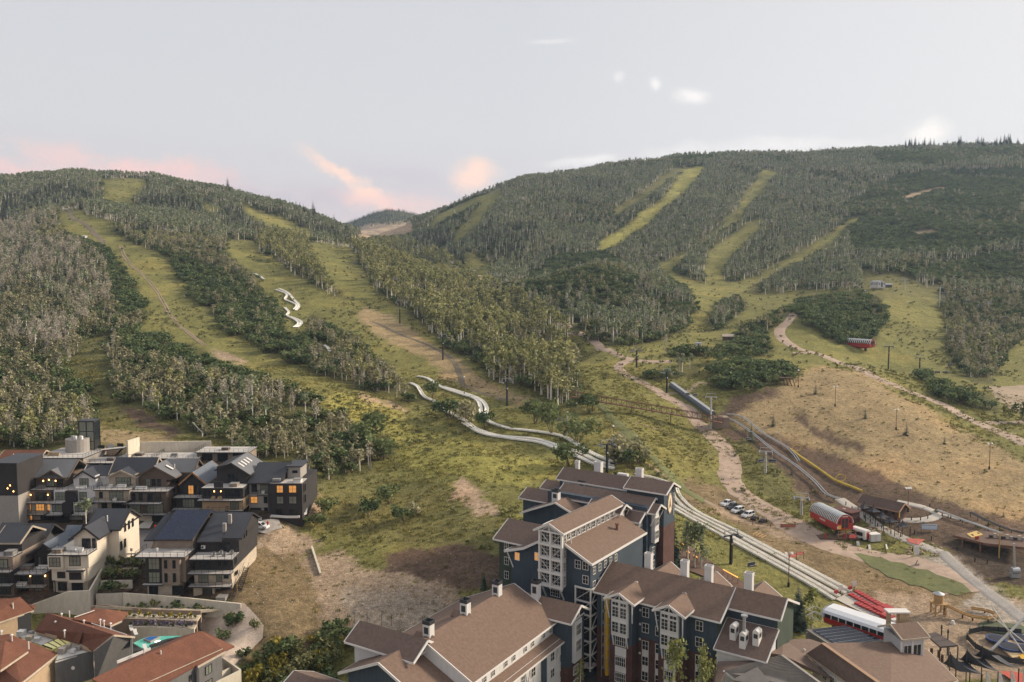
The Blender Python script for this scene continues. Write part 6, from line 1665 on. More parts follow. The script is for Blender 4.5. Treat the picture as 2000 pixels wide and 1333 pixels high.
def ground_works():
 # roads and tracks of the valley
 ribbon('dirt_road', [(925,528),(935,540),(945,552),(956,560)], 6, M_DIRT, step=4, seed=2)
 ribbon('dirt_road', [(1086,628),(1110,640),(1135,652),(1165,670),(1195,688),(1235,702),(1275,707),(1310,706)], (7, 6), M_DIRT, seed=3)
 ribbon('dirt_road', [(1242,703),(1222,706),(1208,716),(1215,727),(1245,742),(1275,758),(1300,775),(1345,800),(1362,825),(1385,847),(1405,866),(1422,885),(1428,910),(1424,935),(1440,958),(1475,985),(1510,1005),(1548,1026)], (5.5, 9.5), M_DIRT, seed=4)
 ribbon('dirt_road', [(1535,1018),(1590,1050),(1640,1069),(1700,1086),(1770,1099),(1835,1122),(1890,1158)], (9, 13), M_DIRT, lift=.1, jag=1.2, seed=24)
 ribbon('dirt_road', [(1380,752),(1366,748),(1340,766),(1290,769)], 2.4, M_TRACKD, seed=5)
 ribbon('dirt_road', [(1566,600),(1545,620),(1524,645),(1528,662),(1556,680),(1598,692),(1650,712),(1700,732),(1760,758),(1840,790),(1900,822),(1960,848),(2010,872)], (7, 8), M_DIRT, seed=6)
 ribbon('dirt_road', [(1548,690),(1575,690),(1602,691)], 4, M_DIRT, seed=7)
 ribbon('dirt_road', [(1925,826),(1960,826),(2010,824)], 4, M_DIRT, seed=8)
 ribbon('dirt_road', [(1930,756),(1965,790),(1990,806)], 3.5, M_TRACKD, seed=9)
 drape('bare_ground', [(1930,756),(2010,752),(2010,806),(1985,803),(1960,785)], M_TRACKD, lift=.2, step=6)
 ribbon('dirt_track', [(132,405),(135,415),(150,430),(165,437),(185,457),(205,476)], 6, M_DARKTRK, step=6, seed=10)
 for dx in (-2, 3):
  ribbon('dirt_track', [(235 + dx,482),(245 + dx,505),(270 + dx,530),(295 + dx,555),(315 + dx,585),(328 + dx,610),(345 + dx,632),(370 + dx,652),(400 + dx,676)], 1.2, M_TRACKD, step=5, seed=11 + dx)
 ribbon('dirt_track', [(725,628),(750,638),(785,655),(820,668),(850,682),(880,700),(895,725),(902,748),(915,758),(950,770),(985,782)], 3.4, M_DARKTRK, seed=14)
 ribbon('dirt_track', [(1270,908),(1290,925),(1330,950),(1375,978),(1400,990)], 3, M_TRACKD, seed=15)
 ribbon('dirt_track', [(1240,826),(1270,835),(1310,850),(1330,858)], 1, M_TRACKD, seed=16)
 ribbon('gravel_path', [(1225,580),(1218,598),(1225,612),(1232,625)], 3, M_DIRT, seed=17)
 ribbon('grass_strip', [(1170,790),(1200,820),(1235,855),(1270,890),(1310,930),(1350,968),(1375,980)], 4.5, mat('lush_green_growth', (.095, .110, .036), noise=.3, scale=.8, col2=(.165, .165, .062)), lift=.25, jag=1.4, seed=18)
 drape('grass_patch', [(1668,1082),(1682,1082),(1700,1087),(1722,1090),(1740,1098),(1762,1100),(1790,1112),(1812,1114),(1830,1124),(1852,1130),(1880,1141),(1890,1150),(1898,1158),(1885,1160),(1870,1165),(1848,1158),(1820,1156),(1800,1146),(1778,1144),(1760,1134),(1735,1128),(1716,1114),(1700,1108),(1684,1094)], MATS['lush_green_growth'], lift=.13, step=1.6)
 # street and forecourts of the townhouses
 drape('street', [(228,1040),(300,1036),(312,1040),(300,1060),(288,1090),(222,1090),(244,1074),(256,1063),(246,1053),(230,1050)], M_ASPH, lift=.18)
 ribbon('pavement', [(216,1091),(236,1080),(255,1068),(256,1060),(246,1055)], 1.1, M_PATH, lift=.3, step=1, jag=0, nx=2)
 drape('driveway', [(262,1034),(285,1018),(300,1020),(292,1034)], M_PATH, lift=.25)
 drape('driveway', [(478,1030),(545,1018),(552,1034),(520,1045),(478,1040)], M_GRAVEL, lift=.3)
 # resort path
 ribbon('footpath', [(1640,975),(1662,990),(1688,1008),(1712,1026),(1745,1043),(1790,1062),(1838,1079)], 4.2, M_PATH, lift=.2, step=1.5, jag=0)
 ribbon('footpath', [(1752,980),(1775,985),(1805,992),(1830,1005),(1815,1014),(1780,1017),(1735,1012),(1715,1008)], 3.2, M_PATH, lift=.24, step=1.2, jag=0)
 ribbon('footpath', [(1828,1003),(1870,1014),(1910,1026),(1960,1044),(2010,1052)], 1.6, M_PATH, lift=.22, jag=0)
 ribbon('footpath', [(1838,1078),(1870,1108),(1905,1140),(1950,1172),(2005,1215)], 4.4, M_GRAVEL, lift=.2, jag=.2)
 drape('red_ramp_surface', [(1770,1054),(1806,1056),(1794,1067),(1776,1062)], M_REDMAT, lift=.34)
ground_works()
def uchannel(name, poly, label, w=1.3, lift=.45, group='white alpine slide tracks', step=2.0, m=None):
 """half-pipe slide track: trough with raised rims, on the ground"""
 line = smooth_line([G(*p) for p in poly], step)
 prof = [(-.56, -.35), (-.56, .18), (-.42, .20), (-.28, -.06), (0, -.14), (.28, -.06), (.42, .20), (.56, .18), (.56, -.35)]
 v = []; f = []; n = len(prof)
 base = line[0].copy()
 for i, p in enumerate(line):
  d = line[min(i + 1, len(line) - 1)] - line[max(i - 1, 0)]; d.z = 0; d.normalize(); s = Vector((d.y, -d.x, 0))
  for a, h in prof:
   q = p + s * (a * w) + Vector((0, 0, h + lift)); v.append(tuple(q - base))
 for i in range(len(line) - 1):
  for k in range(n - 1):
   a = i * n + k; f.append((a, a + 1, a + n + 1, a + n))
 me = bpy.data.meshes.new(name); me.from_pydata(v, [], f); me.materials.append(m or M_TRACK); me.update()
 o = put(name, me, None, base)
 return set_props(o, label, 'slide track', group)
def slides():
 T = [
  ([(1240,928),(1280,936),(1318,950),(1325,966),(1340,985),(1362,1002),(1400,1021),(1430,1035),(1500,1072),(1580,1114),(1663,1158)], 'uppermost white slide track past the blue gable end'),
  ([(1236,934),(1275,944),(1308,958),(1318,975),(1332,991),(1356,1005),(1400,1028),(1450,1053),(1550,1106),(1652,1162)], 'second white slide track from the top past the gable end'),
  ([(1290,976),(1319,991),(1355,1012),(1415,1043),(1500,1090),(1580,1134),(1640,1168)], 'third white slide track from the top above the pines'),
  ([(1290,984),(1319,998),(1347,1014),(1415,1051),(1500,1098),(1575,1140),(1630,1174)], 'lowest white slide track nearest the garden pines')]
 ribbon('track_bed', [(1240,931),(1280,942),(1316,960),(1330,981),(1358,1003),(1402,1026),(1450,1051),(1550,1104),(1656,1160)], 3.6, M_DARKTRK, lift=.12, jag=.2, seed=31)
 ribbon('track_bed', [(1290,980),(1319,995),(1352,1013),(1415,1047),(1500,1094),(1580,1138),(1636,1171)], 3.6, M_DARKTRK, lift=.16, jag=.2, seed=32)
 for p, l in T: uchannel('slide_track', p, l, .92)
 U = [
  ([(800,750),(815,757),(828,776),(850,787),(872,805),(905,822),(930,840),(970,853),(1010,857),(1045,860),(1080,870),(1130,886),(1170,905),(1200,912)], 'lower white slide track winding down to the hotel'),
  ([(905,828),(940,848),(990,858),(1050,866),(1080,876),(1125,893),(1160,909),(1200,918)], 'white slide track doubling the lower one above the hotel'),
  ([(815,737),(835,741),(862,758),(895,770),(928,781),(938,797),(938,820)], 'white slide track bending sharply above the bushes'),
  ([(866,758),(900,768),(935,781),(950,798),(950,822),(990,838),(1030,843),(1080,850),(1110,860),(1150,885),(1195,905)], 'upper white slide track running to the hotel chimneys'),
  ([(538,567),(560,576),(557,586),(570,592),(580,598),(574,606)], 'short white slide bend high in the oak band'),
  ([(545,565),(563,574),(575,588),(584,598),(578,608)], 'white slide bend doubling the high one in the oak band'),
  ([(556,602),(564,611),(561,618),(578,627),(583,634),(574,641)], 'white slide bend halfway down the oak band'),
  ([(566,620),(584,627),(589,633),(580,641)], 'white slide bend beside the halfway one in the oak band'),
  ([(632,676),(640,681),(644,689)], 'tiny white slide piece showing in the lower oak band'),
  ([(498,536),(508,541),(516,547)], 'topmost white slide piece beside the meadow')]
 for p, l in U: uchannel('slide_track', p, l, 1.5, .6)
 # red padded run-outs on a white pad
 drape('runout_pad', [(1632,1172),(1650,1163),(1668,1158),(1738,1190),(1750,1215),(1735,1222),(1700,1205)], M_PATH, lift=.25)
 for i, (a, b) in enumerate((((1672,1158),(1728,1190)), ((1660,1164),(1715,1194)), ((1672,1181),(1728,1207)))):
  p, q = G(*a, .5), G(*b, .5)
  e = thing('runout_chute', 'red padded slide run-out, %s of the three' % ('uppermost', 'middle', 'lowest')[i], 'slide run-out', p, 0, 'red slide run-outs')
  d = (q - p); n = int(d.length / .95)
  for k in range(n):
   s0 = p + d * (k / n); s1 = p + d * ((k + .82) / n)
   MB(p).beam(s0, s1, 1.5, .38).build('pad', M_RED, e)
  MB(p).beam(p - Vector((0, 0, .3)), q - Vector((0, 0, .3)), 1.1, .25).build('bed', M_WHITE, e)
  s = MB(p); s.beam(q - d.normalized() * .6, q + d.normalized() * 2.0, 2.2, 1.0); s.build('end_cushion', M_RED, e)
  MB(p).beam(q + d.normalized() * 1.9, q + d.normalized() * 2.9, 1.7, .5).build('end_lip', M_WHITE, e)
 for px_, py_, l in ((1641, 1163, 'lower'), (1668, 1155, 'upper')):
  p = G(px_, py_)
  e = thing('gate_sign', 'white gate sign at the %s slide run-outs' % l, 'sign', p, 0, 'signs at the slide run-outs')
  MB(p).box(p.x - .06, p.x + .06, p.y - .06, p.y + .06, p.z, p.z + 2.4).build('post', M_BLACK, e); MB(p).box(p.x - .5, p.x + .5, p.y - .12, p.y - .04, p.z + 1.2, p.z + 2.7).build('board', M_WHITE, e)
  MB(p).box(p.x - 1.5, p.x - .6, p.y - .3, p.y + .3, p.z, p.z + 1.3).build('red_guard', M_RED, e)
 for x, y, l in ((1548, 1097, 'lower'), (1562, 1092, 'upper')):
  p = G(x, y)
  e = thing('banner', 'red banner hung across the slide tracks, %s one' % l, 'banner', p, 0, 'red banners over the tracks')
  for s in (-1, 1): MB(p).box(p.x + s * 1.05 - .05, p.x + s * 1.05 + .05, p.y - .05, p.y + .05, p.z - .2, p.z + 2.1).build('post', M_DKMETAL, e)
  MB(p).ext([(p.x - 1.0, p.y - .05, p.z + 1.1), (p.x + 1.0, p.y - .05, p.z + 1.3), (p.x + 1.0, p.y - .05, p.z + 2.0), (p.x - 1.0, p.y - .05, p.z + 1.8)], (0, .05, 0)).build('cloth', mat('coral_cloth', (.72, .15, .12), noise=.06), e)
  for k in range(7): MB(p).box(p.x - .72 + k * .22, p.x - .60 + k * .22, p.y - .08, p.y - .05, p.z + 1.42 + k * .018, p.z + 1.62 + k * .018).build('letter', M_WHITE, e)
slides()
# ---------------------------------------------------------------- lifts, masts, vehicles
def face_dir(a, b):
 return math.atan2(-(b.x - a.x), b.y - a.y)
def lift_tower(px, py, top, label, m, rz=0.0, arm=4.6, group='chairlift towers'):
 p = G(px, py)
 h = (py - top) / FPX * p.y * 1.02
 e = thing('lift_tower', label, 'lift tower', p, rz, group)
 MB().tube((0, 0, -1), (0, 0, h), .42, 10, .34).build('pole', m, e)
 am = M_STEEL if m is M_WHITE else M_DKMETAL
 MB().box(-arm / 2, arm / 2, -.2, .2, h - .1, h + .2).build('crossarm', am, e)
 MB().box(-arm / 2 + .2, arm / 2 - .2, -.1, .1, h + 1.35, h + 1.5).box(-arm / 2 + .2, -arm / 2 + .35, -.1, .1, h + .2, h + 1.35).box(arm / 2 - .35, arm / 2 - .2, -.1, .1, h + .2, h + 1.35).build('lifting_frame', M_STEEL, e)
 for s in (-1, 1):
  g = MB().box(s * arm / 2 - .12, s * arm / 2 + .12, -1.9, 1.9, h - .25, h - .05)
  for k in range(6): g.tube((s * arm / 2 - .1, -1.6 + k * .64, h - .42), (s * arm / 2 + .1, -1.6 + k * .64, h - .42), .22, 8)
  g.build('sheave_train', M_STEEL, e)
  MB().box(s * arm / 2 - s * .5 - .3, s * arm / 2 - s * .5 + .3, -1.7, 1.7, h - .5, h - .42).build('catwalk', M_DKMETAL, e)
 MB().box(-.24, .24, -.52, -.40, .4, h - .8).build('ladder', am, e)
 if m is not M_WHITE: MB().tube((0, -.45, h * .72), (0, -.62, h * .72), .3, 10).build('number_plate', M_TAN if px > 1400 else M_WHITE, e)
 return p, h
def chair(px, py, Y, label, rz=0.3, s=1.0, group='lift chairs hanging on the cables'):
 p = P(px, py, Y)
 e = thing('lift_chair', label, 'lift chair', p, rz, group); e.scale = (s, s, s)
 MB().tube((0, .2, .8), (0, .2, 3.4), .06, 6).build('hanger', M_STEEL, e)
 MB().box(-1.2, 1.2, -.5, .1, 0, .14).build('seat', M_DKMETAL, e); MB().box(-1.2, 1.2, .1, .22, .1, .85).build('backrest', M_DKMETAL, e)
 b = MB().beam((-1.25, .15, .9), (1.25, .15, .9), .09)
 for sx in (-1, 1): b.beam((sx * 1.25, .15, 0), (sx * 1.25, .15, .9), .09).beam((sx * 1.25, .15, .05), (sx * 1.25, -.6, .05), .08)
 b.beam((-1.25, -.6, .42), (1.25, -.6, .42), .07).build('frame', M_STEEL, e)
 return e
def mast(px, py, top, label, heads=2, m=None, rz=0.0):
 p = G(px, py); h = (py - top) / FPX * p.y * 1.03
 e = thing('floodlight_mast', label, 'floodlight', p, rz, 'floodlight masts of the ski slopes')
 MB().tube((0, 0, -.5), (0, 0, h), .13, 7, .09).build('pole', m or M_RUST, e); MB().tube((0, 0, -.3), (0, 0, 1.1), .32, 8).build('base_sleeve', M_BLACK, e)
 MB().box(-.9, .9, -.05, .05, h - .1, h).build('crossbar', M_STEEL, e)
 for k in range(heads):
  x = -.8 + 1.6 * k / max(1, heads - 1) if heads > 1 else 0
  MB().ext([(x - .28, -.3, h + .02), (x + .28, -.3, h + .02), (x + .34, .1, h + .4), (x - .34, .1, h + .4)], (0, .25, .08)).build('lamp_head', M_WHITE, e)
def pole(px, py, top, label, m=None):
 p = G(px, py); h = (py - top) / FPX * p.y * 1.03
 e = thing('utility_pole', label, 'pole', p, 0, 'utility poles along the ski runs')
 MB().tube((0, 0, -.5), (0, 0, h), .15, 6, .1).build('pole', m or M_TAN, e); MB().box(-.5, .5, -.06, .06, h - .5, h - .38).build('crossbar', M_DKMETAL, e)
def lifts():
 L = [
  ((781,632,592), 'black lift tower highest on the middle meadow'), ((865,703,659), 'black lift tower by the bend of the dark track'),
  ((990,793,746), 'black lift tower on dry grass above the slide'), ((1185,925,868), 'black lift tower behind the hotel chimneys'),
  ((1427,1102,1045), 'black lift tower beside the slide tracks below the parked cars'),
  ((1243,718,686), 'black lift tower at the dirt road junction'), ((1302,768,727), 'black lift tower just behind the covered conveyor')]
 for (x, y, t), l in L: lift_tower(x, y, t, l, M_BLACK, rz=.45, arm=4.8)
 W = [((1388,838,776), 'tall white lift tower at the end of the footbridge'), ((1495,925,882), 'white lift tower beside the valley road'), ((1565,1007,972), 'white lift tower behind the red barrel station'),
   ((1767,566,547), 'small white lift tower by the hilltop station'), ((1835,600,563), 'white lift tower below the hilltop bushes'), ((1930,611,593), 'white lift tower in the trees at right')]
 for (x, y, t), l in W: lift_tower(x, y, t, l, M_WHITE, rz=-.25, arm=4.4)
 for (x, y, t), l in (((1735,721,678), 'tall dark lift tower with a yellow plate near the upper red station'), ((1796,722,700), 'short dark lift tower above the hedge')): lift_tower(x, y, t, l, M_BLACK, rz=-.3, arm=5)
 ch = [(1029,795,345,'above the bush by the slide'),(1091,822,322,'in front of the round bushes'),(1106,846,300,'below the white snow gun'),(1198,909,270,'next to the black tower behind the hotel'),
   (1468,1106,196,'over the lawn right of the black tower'),(1343,772,345,'left one over the conveyor'),(1358,774,343,'right one over the conveyor'),
   (1487,903,262,'left of the white valley tower'),(1508,903,262,'right of the white valley tower'),(1461,860,310,'in front of the dark fir by the rails'),
   (1831,729,440,'left one above the hedge'),(1846,729,440,'right one above the hedge'),(1845,575,600,'first one right of the hilltop tower'),(1866,582,590,'second one right of the hilltop tower'),
   (1888,590,580,'third one right of the hilltop tower'),(1912,600,570,'left of the tower in the trees'),(1964,622,555,'right of the tower in the trees'),
   (1856,715,450,'beside the right forest edge'),(1165,600,560,'highest over the dark knoll'),(1200,655,520,'over the foot of the dark knoll'),(1145,568,600,'over the crest of the dark knoll'),
   (693,516,760,'topmost beside the spur aspens'),(709,543,700,'second beside the spur aspens'),(728,558,690,'third beside the spur aspens'),(756,585,630,'lowest beside the spur aspens'),(820,562,640,'left row in the spur clearing'),(822,597,610,'lower row in the spur clearing')]
 for x, y, Y, l in ch: chair(x, y, Y, 'empty lift chair hanging ' + l, rz=.5 if x < 1500 else -.3, s=1.0 if Y < 500 else 1.25)
 for (x, y, t), l, n in (((1631,794,757), 'floodlight mast on dry grass beside the first young fir', 2), ((1750,840,802), 'floodlight mast on dry grass between two firs', 2), ((1932,917,868), 'floodlight mast alone on the far right dry grass', 2),
      ((1559,757,725), 'floodlight mast at the wooden ramp', 1), ((1540,1146,1082), 'dark floodlight mast between the slide and the lodge pines', 2), ((1773,1000,955), 'tall floodlight mast over the brown cabin garden', 3),
      ((1198,866,834), 'small floodlight on a thin mast behind the bushes', 1), ((907,772,738), 'thin floodlight mast beside the dark track', 1)):
  mast(x, y, t, l, n, rz=.2)
 for (x, y, t), l in (((1386,703,677), 'tan utility pole by the thicket'), ((956,716,684), 'utility pole left at the spur edge'), ((1023,747,715), 'utility pole under the spur trees'), ((1045,768,738), 'utility pole nearest the round bushes'),
      ((525,566,528), 'thin pole beside the top of the meadow'), ((574,578,555), 'thin pole second down the meadow'), ((603,600,576), 'thin pole third down the meadow'), ((790,718,690), 'thin pole above the slide bend'), ((712,664,645), 'thin pole in the lower meadow'),
      ((1724,628,600), 'grey pole on the green slope below the hilltop'), ((1712,577,556), 'tan pole before the hilltop station'), ((1897,578,535), 'thin grey pole at the right hilltop')):
  pole(x, y, t, l)
 # cables
 def cable(pts, label):
  mb = MB(pts[0])
  for a, b in zip(pts, pts[1:]):
   n = 8; prev = a
   for k in range(1, n + 1):
    f = k / n; q = a.lerp(b, f) - Vector((0, 0, (a - b).length * .016 * 4 * f * (1 - f))); mb.tube(prev, q, .028, 4); prev = q
  single(mb, 'lift_cable', M_DKMETAL, label, 'cable', pts[0], group='chairlift cables')
 a = [G(*q, z) for q, z in (((1427,1102),8.0), ((1185,925),9.5), ((990,793),10.5), ((865,703),12.5), ((781,632),13.5))]
 for s, l in ((-2.4, 'left'), (2.4, 'right')): cable([q + Vector((s, 0, 0)) for q in a], 'thin %s cable of the lift climbing the middle meadow' % l)
 a = [G(*q, z) for q, z in (((1565,1007),5.4), ((1495,925),7.6), ((1388,838),13.0), ((1302,768),9.4), ((1243,718),8))]
 for s, l in ((-2.2, 'left'), (2.2, 'right')): cable([q + Vector((s, 0, 0)) for q in a], 'thin %s cable of the lift up the valley' % l)
lifts()
def barrel_station(label, pa, pb, width, hgt, zbase, ribs, rm, front_text=True, legs=True, scale_front=1.0, M_RED=M_RED):
 """lift terminal: barrel roof on ribs over a red body, from end a (near) to end b (far)"""
 a, b = Vector(pa), Vector(pb); d = b - a; d.z = 0; L = d.length
 rz = math.atan2(-d.x, d.y)
 e = thing('lift_station', label, 'lift station', (a.x, a.y, a.z), rz, 'lift stations')
 w = width / 2; zb = zbase; n = 14
 arc = [(w * math.cos(math.pi * k / n), zb + hgt * .42 + hgt * .58 * math.sin(math.pi * k / n)) for k in range(n + 1)]
 # roof skin over the crown, glazed flanks between ribs
 k0, k1 = 4, 10
 sk = MB()
 for k in range(k0, k1):
  (x0, z0), (x1, z1) = arc[k], arc[k + 1]
  sk.ext([(x0, 0, z0), (x1, 0, z1), (x1, L, z1), (x0, L, z0)], (0, 0, -.12))
 sk.build('roof', rm, e)
 for sd in (range(0, k0), range(k1, n)):
  gl = MB()
  for k in sd:
   (x0, z0), (x1, z1) = arc[k], arc[k + 1]
   gl.ext([(x0 * .97, .1, z0), (x1 * .97, .1, z1), (x1 * .97, L - .1, z1), (x0 * .97, L - .1, z0)], (0, 0, -.08))
  gl.build('glazing', M_GLASS, e)
 for i in range(ribs + 1):
  y = L * i / ribs; r = MB()
  for k in list(range(0, k0 + 1)) + list(range(k1 - 1, n)):
   (x0, z0), (x1, z1) = arc[k], arc[k + 1]
   r.beam((x0 * 1.01, y, z0 + .02), (x1 * 1.01, y, z1 + .02), L / ribs * .36, .14)
  r.build('rib', M_WHITE, e)
 MB().box(-w, w, .15, L - .15, zb - hgt * .02, zb + hgt * .44).build('body', M_RED, e)
 MB().ext([(-w * .9, .4, zb - .02), (w * .9, .4, zb - .02), (w * .6, L * .2, zb - hgt * .22), (-w * .6, L * .2, zb - hgt * .22)], (0, L * .7, 0)).build('underside', M_RED, e)
 for y, s in ((0, -1), (L, 1)):
  f = [(x, y, z) for x, z in arc] + [(-w, y, zb), (w, y, zb)]
  MB().ext(f, (0, s * -.15, 0)).build('end_wall', M_RED, e)
 for x in (-.55, .55): MB().box(x - .42 * scale_front, x + .42 * scale_front, -.06, 0, zb + hgt * .12, zb + hgt * .74).build('end_window', M_GLASS, e)
 for s in (-1, 1): MB().ext([(s * w * .86, -.05, zb + hgt * .42), (s * w * .52, -.05, zb + hgt * .42), (s * w * .52, -.05, zb + hgt * .80)], (0, .05, 0)).build('end_window', M_GLASS, e)
 if front_text:
  for k in range(7): MB().box(-.9 + k * .26, -.9 + k * .26 + .17, -.08, 0, zb + hgt * .84, zb + hgt * .90).build('letter', M_WHITE, e)
  for k in range(9): MB().box(-w - .02, -w + .03, L * .42 + k * .33, L * .42 + k * .33 + .2, zb + hgt * .18, zb + hgt * .30).build('letter', M_WHITE, e)
 if legs:
  for y in (L * .25, L * .75):
   MB().box(-.6, .6, y - .5, y + .5, -2, zb).build('leg', M_WHITE if zb > 4 else M_DKMETAL, e)
 return e, L
def stations():
 p = G(1655, 1050); a = Vector((PZ(1650, 1032, p.z + 3.0).x, PZ(1650, 1032, p.z + 3.0).y, p.z))
 b3 = PZ(1598, 1000, p.z + 4.0); b = Vector((b3.x, b3.y, a.z))
 e, L = barrel_station('red lift station with a ribbed silver barrel roof by the path', a, b, 5.4, 4.4, 2.6, 18, mat('silver_roof_sheet', (.46, .48, .48), rough=.4, metal=.3, noise=.08))
 MB().box(-2.4, -1.3, -.18, -.06, 2.8, 3.9).build('notice_board', mat('notice_yellow', (.75, .42, .08), noise=.1), e)
 MB().box(-2.6, -2.2, -.2, -.08, 3.0, 3.6).build('notice_board', M_WHITE, e)
 # loading deck below it
 q = G(1655, 1050)
 ld = thing('loading_deck', 'brown timber loading deck under the red barrel station with red padded gates', 'deck', q)
 for k in range(12): MB(q).box(q.x - 9 + k * .95, q.x - 9 + k * .95 + .9, q.y - 2.5, q.y + 3.5, q.z + .1, q.z + .45).build('plank', M_MULCH, ld)
 for x in (-7.6, -2.0, 1.2): MB(q).box(q.x + x, q.x + x + .35, q.y - 2.6, q.y - 2.2, q.z + .4, q.z + 1.9).build('red_post', M_RED, ld)
 for x in (-3.2, -.8, 1.6): MB(q).tube((q.x + x, q.y - 1.4, q.z + .4), (q.x + x, q.y - 1.4, q.z + 2.2), .07).tube((q.x + x, q.y - 1.4, q.z + 2.2), (q.x + x + 2, q.y - 1.4, q.z + 2.2), .07).build('gate_frame', M_TAN, ld)
 MB(q).box(q.x - .6, q.x + 1.4, q.y - 2.7, q.y - 2.6, q.z + .6, q.z + 1.6).build('banner', mat('coral_cloth', (.72, .15, .12)), ld)
 # upper red station
 p = G(1690, 690); a3 = P(1704, 678, p.y); b3 = P(1652, 672, p.y + 16); a3.z = b3.z = p.z
 barrel_station('upper red lift station with a ribbed grey barrel roof on white legs', a3, b3, 5.2, 4.6, 3.6, 14, MATS['silver_roof_sheet'], False)
 # hilltop station
 p = G(1720, 566); a3 = P(1722, 566, p.y); b3 = P(1706, 564, p.y + 9); a3.z = b3.z = p.z
 barrel_station('small grey barrel-roofed station on the hilltop at right', a3, b3, 7.5, 6.0, 1.6, 8, MATS['silver_roof_sheet'], False, M_RED=M_WHITES)
 # big white and red terminal by the lodge
 e3 = PZ(1622, 1196, 8.0); f3 = PZ(1740, 1235, 8.0)
 d = f3 - e3; L = d.length + 5; rz = math.atan2(-d.x, d.y)
 base = Vector((e3.x, e3.y, 0))
 t = thing('lift_terminal', 'white-roofed red lift terminal with a window band beside the slide run-outs', 'lift station', base, rz, 'lift stations')
 w = 2.7
 sec = lambda k: [(-w * k, 6.1), (-w * 1.04 * k, 7.0), (-w * .88 * k, 8.4), (-w * .5 * k, 9.3), (w * .5 * k, 9.3), (w * .88 * k, 8.4), (w * 1.04 * k, 7.0), (w * k, 6.1)]
 zs = .5
 MB().ext([(x, .0, z + zs) for x, z in [(-w * .7, 5.6), (-w, 6.2), (-w * 1.04, 7.2), (w * 1.04, 7.2), (w, 6.2), (w * .7, 5.6)]], (0, L, 0)).build('body', M_RED, t)
 s0 = [(-w * 1.05, 8.1), (-w * .92, 8.6), (-w * .45, 9.0), (w * .45, 9.0), (w * .92, 8.6), (w * 1.05, 8.1)]
 MB().ext([(x, -.4, z + zs) for x, z in s0], (0, L + .6, 0)).build('roof', mat('white_roof_shell', (.66, .67, .69), rough=.35, noise=.05), t)
 MB().box(-w * .98, w * .98, .2, L, 7.2 + zs, 8.1 + zs).build('window_band', M_GLASS, t)
 n = int(L / 1.55)
 for i in range(n + 1):
  for s in (-1, 1): MB().box(s * w - .06, s * w + .06, i * L / n - .09, i * L / n + .09, 7.2 + zs, 8.1 + zs).build('mullion', M_WHITE, t)
 MB().ext([(x, -.45, z + zs) for x, z in [(-w * .98, 6.9)] + s0 + [(w * .98, 6.9)]], (0, .3, 0)).build('nose', MATS['white_roof_shell'], t)
 MB().tube((0, -.5, 8.2), (0, -.44, 8.2), .4, 14).build('porthole', M_GLASS, t)
 for y in (1.2, L * .55): MB().box(-.6, .6, y - .5, y + .5, -1, 6.2).build('leg', M_BLACK, t)
 for z in (6.0, 7.2): MB().beam((-1.5, -.4, z), (-1.5, -4.5, z + .3), .12).beam((1.5, -.4, z), (1.5, -4.5, z + .3), .12).beam((-1.5, -4.5, z + .3), (1.5, -4.5, z + .3), .12).build('guide_rail', M_STEEL, t)
stations()
